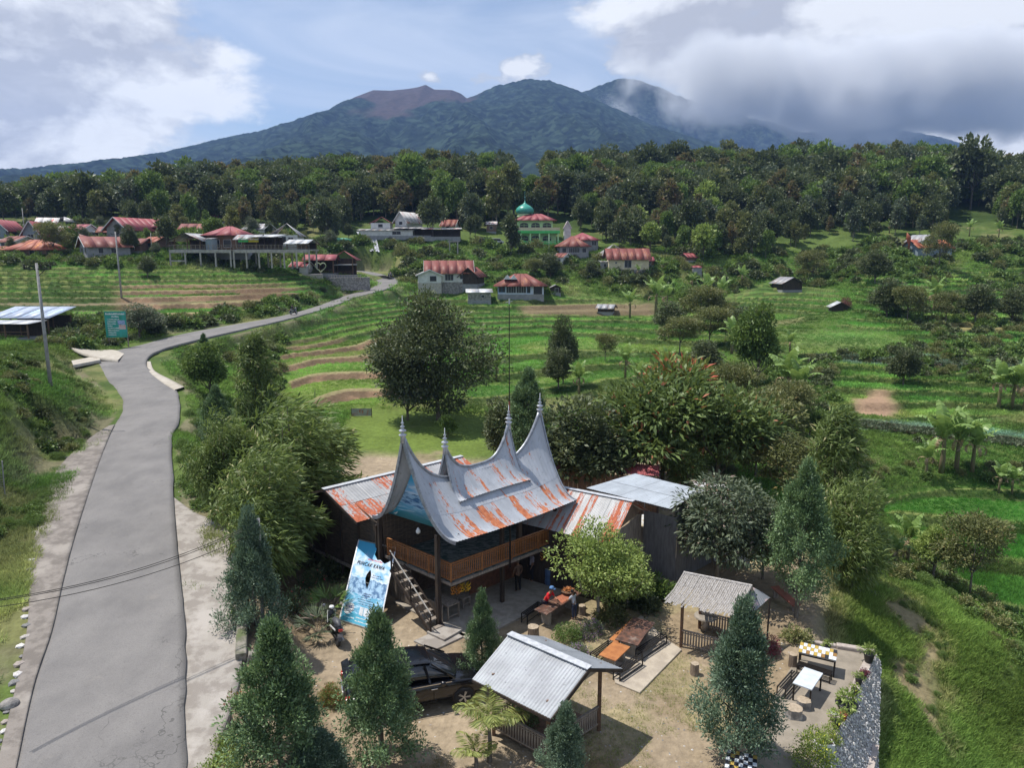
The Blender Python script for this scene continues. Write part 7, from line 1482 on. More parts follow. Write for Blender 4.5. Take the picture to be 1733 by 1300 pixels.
cw2 = thing('dark_stone_wall', 'dark stone retaining wall curving beside the upper road', 'wall', lc(595, 481, -1.5)); MB().bar((-34 * kk, -.6, 0), (30 * kk, .6, .1), .6, 22 * kk).build('stones', W['stone'], cw2, bevel=.05)
cr = thing('cafe_railing', 'low pinkish railing along the cafe terrace', 'railing', lc(592, 468, -1.7)); MB().box((-8 * kk, 0, .3), (56 * kk, .08, .1)).build('rail', MATS['pinkish_mortar'], cr)
for i in range(13): MB().box((-35 * kk + i * 4.4 * kk, 0, -.2), (.12, .1, 1.0)).build('post', MATS['pinkish_mortar'], cr)
ht = thing('heart_sculpture', 'heart shaped garden photo frame outside the cafe', 'sculpture', lc(543, 462, -.8)); hr = 9 * kk
hp_ = [(hr * .062 * 16 * math.sin(a) ** 3, 0, hr * .062 * (13 * math.cos(a) - 5 * math.cos(2 * a) - 2 * math.cos(3 * a) - math.cos(4 * a)) + hr * 1.1) for a in np.linspace(0, 6.283, 30)]; MB().tube(hp_, .12, 6).build('heart_ring', M('heart_green', (.45, .47, .35), (.3, .38, .2), 6), ht, True); MB().box((0, 0, .1), (.3, .3, .3)).build('base', CEM, ht)
# hillside food stalls
b('pink hip roofed house at the hillside food stalls', 0, 0, 32, 7, 9, 11, R(3), 'hip', PKR, 'white', loc=G(642, 405) + Vector((0, 5, 3.2)), plinth=4, ov=.5, wins=[('f', 0, .5, 1.4, 1)])
b('house with red and white striped gable roof on the hillside', 0, 0, 22, 9, 10, 14, R(-25), 'gable', STR, 'white', axis='y', loc=G(688, 400) + Vector((0, 6, 3.0)), plinth=4, ov=.7, wins=[('f', 0, .5, 1.2, 1)])
for lb, x, y, w, h, mt, wl_ in (('long low hillside stall with pinkish fascia', 655, 404, 90, 9, GRR, 'white'), ('hillside stall with thin grey roof in the middle', 700, 404, 60, 12, GRR, 'dark'), ('dark hillside stall with patchy red roof on the right', 748, 406, 62, 13, STR, 'dark')): b(lb, x, y, w, 5, h, 3, R(2), 'shed', mt, wl_, ov=.5, openf=(wl_ == 'dark'), wins=[] if wl_ == 'dark' else [('f', .4, .5, 2.5, 1.0, 2)], cat='food stall', name='food_stall', plinth=1.2, dz=.8)
sc2 = thing('stall_columns', 'pale concrete legs under the right end of the hillside stalls', 'columns', G(768, 432))
for x in (-1.1, 1.1): MB().box((x, 0, 1.6), (.3, .3, 4.2)).build('column', MATS['deck_concrete'], sc2)
MB().box((0, 0, 3.7), (3.2, .4, .3)).build('beam', MATS['deck_concrete'], sc2)
ta, tb2 = G(603, 402), G(642, 436); tq = [G(603, 401) + Vector((0, 0, 1.4)), G(634, 403) + Vector((0, 0, 1.4)), G(643, 436) + Vector((0, 0, .5)), G(624, 428) + Vector((0, 0, .5))]
SSs, TTs = np.meshgrid(np.linspace(0, 1, 16), np.linspace(0, 1, 12)); S3, T3 = SSs[..., None], TTs[..., None]; Pt = (V3(tq[0]) * (1 - S3) + V3(tq[1]) * S3) * (1 - T3) + (V3(tq[3]) * (1 - S3) + V3(tq[2]) * S3) * T3; Pt[..., 2] += fbm(SSs * 5, TTs * 2, 1, 3) * .9 + .5
tps_ = npmesh('slope_tarpaulin', Pt - V3(tq[0]), gridq(12, 16), M('silver_tarp', (.46, .47, .52), (.32, .33, .38), 1.5, .5)); tps_.location = tq[0]; tag(tps_, 'crumpled silver tarpaulin laid down the grassy slope', 'tarpaulin')
gtp = thing('green_tank_row', 'pale green tarpaulin covered row left of the silver tarpaulin', 'tarpaulin', G(577, 412) + Vector((0, 0, .6))); MB().tube([(-2.9, 0, .3), (-1.5, 0, .45), (1.5, .2, .4), (3.0, .3, .3)], [.4, .55, .5, .35], 10).build('cover', M('mint_tarp', (.13, .40, .26), (.1, .3, .2), 2, .6), gtp, True)
# right of the road
b('red roofed house on a stone base beside the top bend', 760, 487, 72, 9, 17, 18, R(6), 'gable', RR_, 'white', ov=.8, wins=[('f', -.55, .5, 1.2, 1.1), ('f', .0, .45, 2.0, 1.5, 3), ('f', .6, .5, 1.2, 1.1)], found='stone', dz=1.5, plinth=3)
b('grey gabled wing in front of the red roofed house', 727, 490, 38, 6, 14, 8, R(8), 'gable', GRR, 'white', axis='y', ov=.6, wins=[('f', .3, .5, 1.6, 1.3)], found='beige', dz=1.6, plinth=3.2)
b('dark wooden wing with red roof at the right of the bend house', 800, 489, 28, 7, 15, 12, R(-12), 'gable', RR_, 'dark', axis='y', ov=.7, dz=1.3, plinth=2)
b('dark stone hut with pale blue and white sheet roof near the bend', 811, 507, 38, 5, 13, 4, R(4), 'shed', WHR, 'stone', ov=.5, cat='hut', name='hut', wins=[('f', .3, .5, .8, .6)])
hb_ = b('pale blue house with red hip roof and row of tall windows', 881, 497, 76, 8, 16, 17, 0, 'hip', RR_, 'blue', ov=1.0, wins=[('f', -.82, .55, 1.5, 1.5, 2, BTR), ('f', -.42, .5, 2.2, 1.6, 4), ('f', .02, .5, 2.2, 1.6, 4), ('f', .34, .5, .8, 1.6, 1, BTR), ('f', .74, .42, 2.0, 1.9)])
for x in (-3.0, -1.6): MB().poly([(x - .8, -3.6, 3.3), (x + .8, -3.6, 3.3), (x, -3.5, 4.3)], (0, -1.5, 0)).build('dormer', TRIM, hb_)
b('tiny dark shed with white door beside the pale blue house', 940, 495, 16, 3, 9, 4, 0, 'gable', GRR, 'dark', axis='y', ov=.3, cat='shed', name='shed', wins=[('f', .2, .45, .9, 1.0)])
b('twin red roofed house with grey verandah left of the cream house', 968, 433, 48, 8, 17, 16, R(4), 'hip', RR_, 'grey', ov=.8, wins=[('f', -.7, .55, 1.2, 1.3), ('f', .0, .55, 3.0, 1.4, 6), ('f', .7, .55, 1.2, 1.3)])
b('bright pinkish roofed house behind the twin red roof', 0, 0, 46, 8, 26, 11, R(4), 'hip', PKR, 'grey', loc=G(990, 432) + Vector((0, 9, 0)), ov=.8, wins=[('f', .7, .75, 1.4, 1.3, 2)], plinth=2)
b('cream walled house with long rust red roof and one dark window', 1060, 456, 66, 8, 19, 16, 0, 'gable', RR_, 'cream', ov=.7, wins=[('f', -.05, .5, 1.8, 1.9, 2), ('f', -.65, .6, .5, .5)], found='stone')
b('pyramid roofed grey metal house behind the cream walled one', 0, 0, 42, 8, 22, 18, R(8), 'hip', GRR, 'white', loc=G(1046, 455) + Vector((0, 10, 0)), plinth=2)
b('small white and brick annex below the twin red roofs', 952, 447, 16, 5, 12, 6, R(-30), 'gable', RR_, 'white', ov=.4, wins=[('f', .2, .5, .8, .8)])
b('little grey rendered outhouse at the left of the cream house', 1022, 455, 14, 4, 12, 2, 0, 'shed', GRR, 'grey', ov=.2, wins=[('f', 0, .5, .7, .8)], cat='outhouse', name='outhouse')
b('small bright pink roof just right of the cream house', 1097, 449, 14, 4, 8, 6, 0, 'gable', PKR, 'wood', ov=.3, wins=[('f', 0, .5, .8, .8)])
b('weathered wooden hut with pale roof on the upper terraces', 1331, 490, 36, 5, 12, 9, R(12), 'gable', GRR, 'dark', axis='y', ov=.6, cat='hut', name='hut'); b('tiny grey hut with litter beside a red leaved shrub', 1419, 527, 26, 4, 9, 7, R(-14), 'gable', WHR, 'dark', axis='y', ov=.5, cat='hut', name='hut')
b('small pale roofed field shelter among the banana plants', 1026, 527, 24, 3, 7, 5, R(-20), 'gable', GRR, 'dark', ov=.5, cat='hut', name='hut')
b('pale blue grey farmhouse with rusty roof high on the right', 1567, 432, 60, 7, 14, 12, R(6), 'gable', ORR, 'bluegrey', ov=.6, wins=[('f', -.5, .5, 1.4, 1.2), ('f', .6, .5, 1.4, 1.2)]); b('taller grey gabled end of the rusty roofed farmhouse', 1556, 430, 26, 6, 22, 10, R(10), 'gable', GRR, 'grey', axis='y', ov=.5, wins=[('f', 0, .5, 1, 1)])
sp = thing('roof_horn', 'rusty upswept roof horn at the left end of the farmhouse', 'roof horn', G(1537, 432)); MB().tube([(0, 0, 0), (0, 0, 2.8), (-.3, 0, 4.6), (-.9, 0, 6.0)], [.25, .25, .7, .08], 6).build('horn', ORR, sp, True)
b('open sided lookout cafe on the forested hilltop', 0, 0, 42, 6, 12, 5, 0, 'shed', GRR, 'grey', loc=PD(898, 322, 300), plinth=14, openf=True, cat='cafe', found='dark')
b('pinkish roof glimpsed in the trees right of the cream house', 1164, 441, 16, 4, 6, 6, R(20), 'gable', PKR, 'wood', ov=.4); b('little brown field hut below the glimpsed pink roof', 1178, 462, 14, 3, 9, 3, 0, 'shed', PKR, 'grey', ov=.2, cat='hut', name='hut')
b('red roofed house half hidden by trees left of the mosque', 762, 390, 22, 6, 8, 10, R(-10), 'gable', RR_, 'white', ov=.6, wins=[('f', 0, .5, 1, 1)]); b('small reddish house in tree shade left of the mosque garden', 832, 392, 16, 5, 12, 5, 0, 'gable', STR, 'brick', ov=.4, wins=[('f', 0, .5, 1, 1)])
st_l = G(52, 566); ks = k_at(st_l)
b('roadside stall with big pale blue roof and timber counter', 58, 567, 96, 5, 31, 14, R(-2), 'shed', rust_sheet('pale_blue_roof', (.40, .46, .58), (.38, .42, .5), 0, .1, .5), 'wood', ov=.5, openf=True, cat='stall', name='roadside_stall'); b('low white sheet awning in front of the roadside stall', 24, 572, 80, 3, 26, 2, R(-2), 'shed', WHR, 'wood', ov=.3, openf=True, cat='awning', name='awning', plinth=.5)
vb = thing('vinyl_banner', 'teal vinyl banner on the counter of the roadside stall', 'banner', st_l + Vector((36 * ks, -3.0, .9))); MB().box((0, 0, 0), (20 * ks, .05, 11 * ks)).build('cloth', M('teal_vinyl', (.10, .32, .32), (.3, .42, .42), 5, .5, lo=.5, hi=.6), vb)
# parked things and mosque
gm = G(905, 413); km = k_at(gm); mosque = thing('mosque', 'light green two storey mosque with turquoise onion dome and red roof', 'mosque', gm)
w1, w2 = 74 * km, 54 * km; h1 = 17 * km; h2 = 19 * km; GB, LM_ = W['green'], W['lime']
MB().box((0, 4.5, -1), (w1 + 3, 12, 2)).build('podium', W['stone'], mosque); MB().box((0, 4.5, h1 / 2), (w2 + 2, 9, h1)).build('wall', GB, mosque); MB().box((0, 4.5, h1 + h2 / 2), (w2, 8, h2)).build('upper_wall', GB, mosque)
MB().box((0, 3.8, h1), (w1, 11, .5)).build('gallery_floor', LM_, mosque); MB().box((0, -1.6, h1 + .75), (w1, .12, 1.1)).build('gallery_parapet', W['cream'], mosque); MB().box((0, -1.75, h1 + .1), (w1 + .1, .2, .7)).build('band', LM_, mosque)
MB().box((2, -2.6, .75), (w1 + 4, .14, .1)).box((2, -2.6, .1), (w1 + 4, .16, .35)).build('fence_rail', LM_, mosque)
for i in range(14): MB().box((2 - w1 / 2 - 2 + i * (w1 + 4) / 13, -2.6, .4), (.22, .2, .9)).build('fence_post', LM_, mosque)
for i in range(6): x = -w1 / 2 + .4 + i * (w1 - .8) / 5; MB().box((x, -1.5, h1 / 2), (.4, .4, h1)).build('column', GB, mosque)
for z, yy, hh in ((h1 * .48, -.02, h1 * .42), (h1 + h2 * .55, .48, h2 * .36)):
    for x in (-w2 * .30, w2 * .02, w2 * .34):
        ww = 1.15; P = [(x - ww, yy, z - hh / 2), (x + ww, yy, z - hh / 2), (x + ww, yy, z + hh * .25), (x + ww * .6, yy, z + hh * .5), (x, yy, z + hh * .6), (x - ww * .6, yy, z + hh * .5), (x - ww, yy, z + hh * .25)]
        wf_ = MB().poly([(a * 1.0, b_ - .02, c) for a, b_, c in P], (0, -.08, 0)).build('window', DGL, mosque); MB().box((x, yy - .06, z), (.08, .05, hh)).box((x, yy - .06, z + .1), (2 * ww, .05, .08)).build('bars', GB, wf_)
za = h1 + h2; X, Y = w2 / 2 + 1.2, 5.3
for P in ([(-1.9, 3.2, za + 1.7), (1.9, 3.2, za + 1.7), (X, 4.5 - Y, za - .2), (-X, 4.5 - Y, za - .2)], [(1.9, 5.8, za + 1.7), (-1.9, 5.8, za + 1.7), (-X, 4.5 + Y, za - .2), (X, 4.5 + Y, za - .2)], [(1.9, 3.2, za + 1.7), (1.9, 5.8, za + 1.7), (X, 4.5 + Y, za - .2), (X, 4.5 - Y, za - .2)], [(-1.9, 5.8, za + 1.7), (-1.9, 3.2, za + 1.7), (-X, 4.5 - Y, za - .2), (-X, 4.5 + Y, za - .2)]): slope(*P, PKR, mosque, 5)
dx_ = PD(890, 380, gm.y + 4.5).x - gm.x
dr2 = 13.5 * km; zd = PD(890, 367, gm.y + 4.5).z - gm.z
MB().lathe([(dr2 * .80, za + .6), (dr2 * .80, zd - .9), (dr2 * .9, zd - .85), (dr2 * .9, zd - .5), (dr2 * .8, zd - .45), (dr2 * .8, zd)], (dx_, 4.5, 0), 16).build('drum', GB, mosque)
k_ = dr2; MB().lathe([(k_ * .80, 0), (k_ * .98, k_ * .16), (k_ * 1.03, k_ * .38), (k_ * .95, k_ * .62), (k_ * .72, k_ * .84), (k_ * .40, k_ * 1.02), (k_ * .18, k_ * 1.16), (k_ * .06, k_ * 1.34), (k_ * .03, k_ * 1.5)], (dx_, 4.5, zd - .1), 24).build('dome', M('turquoise_dome', (.06, .34, .26), (.04, .26, .20), 1.5, .35), mosque, True)
MB().tube([(dx_, 4.5, zd + k_ * 1.3), (dx_, 4.5, zd + k_ * 2.5)], .06, 6).lathe([(.02, 0), (.2, .18), (.02, .36)], (dx_, 4.5, zd + k_ * 1.7), 8).build('spire', M('spire_green', (.12, .3, .26)), mosque)
b('narrow minaret porch with striped red canopy at the right of the mosque', 0, 0, 11, 4, 28, 10, 0, 'gable', STR, 'white', axis='y', loc=gm + Vector((31 * km + 4.2, 0, 0)), ov=.3, plinth=1, cat='porch', name='porch')
def parked(label, p, rz, col, s=1.0):
    t = thing('parked_van', label, 'van', p, rz); m_ = M('paint_%d' % len(MATS), col, None, 2, .3); MB().poly([(-2.1, -.8, .3), (2.1, -.8, .3), (2.15, -.8, .8), (1.5, -.8, 1.0), (1.0, -.8, 1.65), (-1.9, -.8, 1.7), (-2.15, -.8, .9)], (0, -1.6, 0)).build('body', m_, t, bevel=.06); MB().poly([(-1.8, -.81, 1.0), (1.25, -.81, 1.0), (.9, -.81, 1.5), (-1.75, -.81, 1.55)], (0, -1.62, 0)).build('windows', DGL, t)
    for x in (-1.3, 1.3):
        for y in (-.78, .78): MB().lathe([(.32, -.1), (.32, .1)], (x, y, .32), 14, YR).build('wheel', TYRE, t)
    return t
parked('white van parked left of the mosque fence', G(840, 414) + Vector((0, 0, .1)), .2, (.6, .6, .62)); parked('dark car in the tree shade beside the white van', G(823, 414) + Vector((0, 0, .1)), .1, (.05, .05, .06))

for a in [('maroon roofed house filling the gap left of the tall thin pole', 34, 420, 30, 7, 11, 9, R(-15), 'gable', RR_, 'white'), ('patchy roofed house above the rust orange roof', 84, 388, 28, 7, 9, 10, R(20), 'gable', STR, 'brick'), ('grey roofed house at the top of the left village', 110, 384, 26, 7, 9, 8, R(-5), 'hip', GRR, 'grey'), ('red roofed house squeezed above the grey gable house', 190, 402, 30, 7, 9, 9, R(15), 'gable', RR_, 'cream'), ('weathered red roofed house left of the long deck', 268, 420, 26, 6, 10, 9, R(-18), 'gable', ORR, 'brick'), ('dull red house behind the first deck hall', 330, 398, 34, 7, 10, 9, R(8), 'gable', RR_, 'wood'), ('pale roofed house uphill behind the food stalls', 440, 398, 34, 7, 10, 9, R(-10), 'gable', GRR, 'white'), ('rusty roofed shack at the far left edge', 2, 432, 24, 5, 9, 6, R(5), 'gable', ORR, 'wood')]: b(*a, ov=.6, wins=[('f', -.4, .5, 1.1, 1.0), ('f', .4, .5, 1.1, 1.0)])

mosque.scale = (1.12, 1.12, 1.12)
# ------------------------------------------------------------------ vegetation: the compound's trees
def T(key, label, cat, px, pb, pt, wide=1.0, z=None, name='tree', group=None, rz=None):
    p, h = TP(px, pb, pt, z); return tree(key, label, cat, p, h, rz, group, wide, name)
def shrub(key, label, px, py, r_, z=None, cat='shrub', group=None, hs=1.0, name='shrub'):
    p = G(px, py) if z is None else PZ(px, py, z); t = thing(name, label, cat, p, random.random() * 6, group, (r_, r_, r_ * hs)); part('foliage', PROTO[key], t); return t
C_T = 'conifer_tree'
T('conifer', 'large blue green conifer left of the two in front of the black car', 'conifer', 478, 1325, 1058, 1.05, 0, C_T)
T('conifer_b', 'low bushy conifer at the bottom edge in front of the left conifers', 'conifer', 545, 1345, 1240, 1.7, 0, C_T)
T('conifer', 'tall blue green conifer standing right in front of the black car', 'conifer', 648, 1290, 1040, .88, 0, C_T)
T('conifer', 'slim small conifer at the nose of the black car', 'conifer', 816, 1160, 1004, .74, 0, C_T); T('conifer_b', 'grey green conifer at the bottom edge below the silvery shelter', 'conifer', 955, 1350, 1196, .9, 0, C_T)
T('conifer_b', 'largest grey green conifer in front of the thatched shelter', 'conifer', 1245, 1290, 1022, .86, 0, C_T); T('conifer_tall', 'tall dark conifer with bare lower trunk beyond the thatched shelter', 'conifer', 1347, 1046, 785, .8, 0, C_T)
T('conifer_b', 'bushy dark conifer around the grey pole beside the apron', 'conifer', 436, 1105, 868, .74, .2, C_T); T('conifer_tall', 'dark conifer rising behind the horned roof', 'conifer', 893, 800, 628, 1.0, 0, C_T); T('conifer_tall', 'dark feathery conifer amid the bamboo by the road', 'conifer', 372, 775, 655, 1.0, None, C_T)
T('conifer', 'small dark conifer top beside the road bend', 'conifer', 347, 612, 566, 1.2, None, C_T)
T('bamboo_mass', 'big leaning bamboo clump with windblown leaves beside the rusty roof', 'bamboo', 500, 930, 660, 1.02, .2, 'bamboo_clump', rz=.0); T('bamboo_mass', 'darker bamboo clump hanging over the blue tarpaulin', 'bamboo', 462, 985, 740, .85, .6, 'bamboo_clump', rz=.5); T('bamboo_mass', 'lower bamboo clump along the grassy road verge', 'bamboo', 385, 870, 690, .72, None, 'bamboo_clump', rz=-.4)
T('bamboo_column', 'upright column shaped bamboo clump by the bright round tree', 'bamboo', 436, 735, 572, .9, None, 'bamboo_clump', rz=0); T('bamboo_mass', 'fluffy pale bamboo clump right of the tall dark conifer', 'bamboo', 1440, 1000, 800, .72, -.1, 'bamboo_clump', rz=.3); T('bamboo_column', 'thin yellow stemmed bamboo behind the pale bamboo clump', 'bamboo', 1400, 930, 700, .9, None, 'bamboo_clump', rz=.3)
T('bamboo_column', 'bamboo shoots filling the verge below the small white board', 'bamboo', 360, 850, 755, .9, None, 'bamboo_clump', rz=1)
T('broad_round', 'bright round leaved tree at the inside of the road bend', 'tree', 357, 675, 578, 1.0); T('dark_tree', 'very large dark spreading tree in the middle of the green', 'tree', 742, 712, 492, 1.0, rz=.4)
T('grey_tree', 'low grey leaved tree at the left foot of the very large dark tree', 'tree', 690, 712, 612, 1.15); T('broad_dark', 'dark bush tree at the right foot of the very large dark tree', 'tree', 850, 790, 668, 1.0); T('broad_round', 'small bright green bush tree behind the second roof horn', 'tree', 758, 742, 702, 1.3)
T('broad_dark', 'dense dark tree touching the right hand roof horn', 'tree', 985, 850, 668, 1.25, 0); 
proto('pinnate', 'round', 6, 3.2, 380, 20, .38, .13, 'big', 90, low=.18, clump=.2, out=1.0, bias=(0, 0, .15), r0=.12); proto('pinnate_red', 'round', 5, 2.1, 240, 20, .36, .12, 'red', 91, low=.3, clump=.2, bias=(0, 0, .4), r0=.1)
T('pinnate', 'big leaved tree with arching sprays behind the pale roof', 'tree', 1120, 830, 630, 1.15, 0); T('pinnate', 'wide big leaved tree with yellow green sprays right of centre', 'tree', 1212, 835, 655, 1.1, 0); T('pinnate_red', 'big leaved tree crowned with red young leaves', 'tree', 1135, 800, 606, 1.1, 0); T('pinnate', 'drooping big leaved branch tree over the corner of the pale roof', 'tree', 1158, 850, 760, 1.0, 0); T('pinnate', 'dark big leaved tree between the horned roof and the pale roof', 'tree', 1052, 812, 660, 1.0, 0)
T('grey_tree', 'spreading grey leaved tree in front of the pale roof', 'tree', 1212, 1000, 812, 1.15, 0); T('broad_dark', 'dark tree behind the grey leaved tree near the tall conifer', 'tree', 1290, 980, 840, .9, 0); T('light_tree', 'airy light green tree in front of the balcony end', 'tree', 1012, 1048, 892, .95, 0); T('light_tree', 'smaller light green tree with white blossoms beside the airy one', 'tree', 1062, 1030, 925, .9, 0)
T('olive_tree', 'olive bushy tree right of the red tipped leaves', 'tree', 1278, 810, 655, 1.1); T('olive_tree', 'yellowish scrub tree above the tall dark conifer', 'tree', 1330, 870, 735, 1.3); T('olive_tree', 'thin stemmed olive tree on the bank right of centre', 'tree', 1236, 745, 610, .9); T('olive_tree', 'sparse olive tree on slender trunks by the cabbage rows', 'tree', 1330, 735, 640, 1.1)
T('mango_tree', 'bright tufted mango tree beside the dark rice field', 'tree', 1578, 985, 890, 1.0); T('olive_tree', 'pale trunked tree beside the mango tree', 'tree', 1640, 1015, 868, .95)
T('broad_dark', 'lone dark bush tree beside the cabbage terraces', 'tree', 1528, 655, 586, 1.1); T('broad_round', 'rounded bright tree mid right above the banana plants', 'tree', 1282, 655, 512, .75); T('broad_dark', 'slim dark tree with two tufts in the paddies', 'tree', 953, 650, 530, .55); T('broad_dark', 'bushy lower half of the tufted paddy tree', 'tree', 945, 660, 585, 1.0); T('olive_tree', 'small tree on a pale trunk in the middle paddies', 'tree', 1024, 612, 562, 1.0)
T('grey_tree', 'rounded shrub tree left of the road sign cliff', 'tree', 236, 572, 515, 1.4); T('broad_dark', 'dark round bush tree below the long deck', 'tree', 250, 470, 432, 1.2)
T('olive_tree', 'sparse garden tree in front of the left village houses', 'tree', 92, 436, 372, 1.1); T('broad_dark', 'garden tree in front of the grey gable roof at its right', 'tree', 222, 434, 378, .7); T('broad_round', 'tree among the left village roofs', 'tree', 125, 425, 378, .9); T('forest0', 'broad dark tree behind the long restaurant deck', 'tree', 283, 424, 362, .8); T('forest2', 'bare branched tree beside the food stalls on the deck', 'tree', 398, 420, 352, .7); T('forest1', 'tree shading the pink restaurant roof', 'tree', 362, 418, 370, .9)
T('forest3', 'dark tree standing in front of the mosque at its left', 'tree', 865, 432, 358, .7); T('forest0', 'big round tree beside the striped roof house', 'tree', 733, 405, 330, .85); T('broad_dark', 'dark bush tree below the mosque wall', 'tree', 932, 472, 428, 1.2); T('olive_tree', 'bushy tree below the twin red roofs', 'tree', 902, 470, 436, 1.3); T('broad_dark', 'dark bush at the left of the cream house', 'tree', 1000, 468, 440, 1.4); T('olive_tree', 'tree with bare trunk in front of the farmhouse', 'tree', 1588, 460, 372, .75)
T('forest6', 'huge dark tree breaking the skyline at the right', 'tree', 1642, 355, 232, .8); T('forest3', 'dark tree next to the skyline giant', 'tree', 1400, 345, 250, .9)
for lb, px, pb, pt, kx in (('scrubby tree left of the pond terrace', 1185, 560, 480, 'olive_tree'), ('dark tree on the bank above the pond terrace', 1500, 540, 468, 'broad_dark'), ('brownish tree on the bank above the pond terrace', 1535, 545, 480, 'olive_tree'), ('dense tree at the right edge above the golden strip', 1650, 545, 478, 'broad_dark'), ('olive tree at the right edge above the golden strip', 1600, 548, 492, 'olive_tree'), ('dark tree far right above the golden strip', 1712, 548, 485, 'broad_dark'), ('reddish scrub tree on the hillside terrace', 1375, 480, 420, 'olive_tree'), ('bushy tree on the slope below the farmhouse', 1480, 480, 420, 'broad_dark')): T(kx, lb, 'tree', px, pb, pt, 1.2)
# bananas
for i, (px, pb, pt, lb) in enumerate([(1592, 800, 690, 'tallest banana plant of the right hand clump'), (1618, 795, 700, 'banana plant with dry skirt in the right hand clump'), (1566, 808, 745, 'short banana plant at the left of the right hand clump'), (1645, 800, 715, 'banana plant at the right of the right hand clump'), (1690, 690, 615, 'banana plant at the right edge, left of its row'), (1712, 692, 620, 'banana plant in the right edge row, second'), (1733, 700, 612, 'banana plant at the very right edge'), (1690, 835, 785, 'small young banana plant by the rice fields'), (1712, 838, 790, 'small yellow banana plant by the rice fields'),
        (1110, 535, 470, 'banana plant beyond the middle paddies, leftmost'), (1128, 530, 478, 'banana plant beyond the middle paddies, second'), (1066, 540, 490, 'wide leaved banana plant beside the pale field shelter'), (1172, 490, 462, 'banana plant on the terraces, left of the wooden hut'), (1196, 515, 465, 'banana plant left of the wooden hut, tallest'), (1220, 518, 470, 'banana plant left of the wooden hut, right one'), (1185, 520, 478, 'lower banana plant left of the wooden hut'), (1255, 485, 450, 'banana plant close to the wooden hut'),
        (1580, 530, 472, 'pale banana plant above the pond, tallest'), (1560, 532, 485, 'pale banana plant above the pond, left'), (1330, 690, 595, 'banana plant between scrub above the cabbage rows'), (1350, 700, 612, 'drooping banana plant above the cabbage rows'), (1238, 600, 540, 'dark banana plant left of the rounded bright tree'), (1336, 600, 560, 'banana plant right of the rounded bright tree'), (1130, 640, 590, 'banana plant above the red tipped tree'), (1155, 640, 598, 'second banana plant above the red tipped tree'), (1078, 665, 612, 'bright banana plant right of the paddy path'), (1058, 640, 585, 'banana plant behind the bright one'), (980, 670, 615, 'slim banana plant beside the paddy path'),
        (840, 645, 600, 'banana plant at the right shoulder of the very large dark tree'), (1535, 955, 875, 'banana plant with a pale torn leaf beside the mango tree'), (1515, 965, 905, 'bright young banana plant on the grassy crest'), (1460, 960, 915, 'dark banana plant behind the pale bamboo clump'), (1640, 400, 372, 'banana plant beside the farmhouse terrace'), (1690, 402, 375, 'banana plant at the far right terrace'), (1505, 395, 372, 'banana plant left of the farmhouse'), (1080, 470, 448, 'banana plant below the cream house'), (1120, 462, 438, 'banana plant right of the cream house')]):
    p, h = TP(px, pb, pt); banana(lb, p, max(h, 1.2) * 1.0, i, 'banana plants on the terraces', 8 if p.y < 130 else 6)
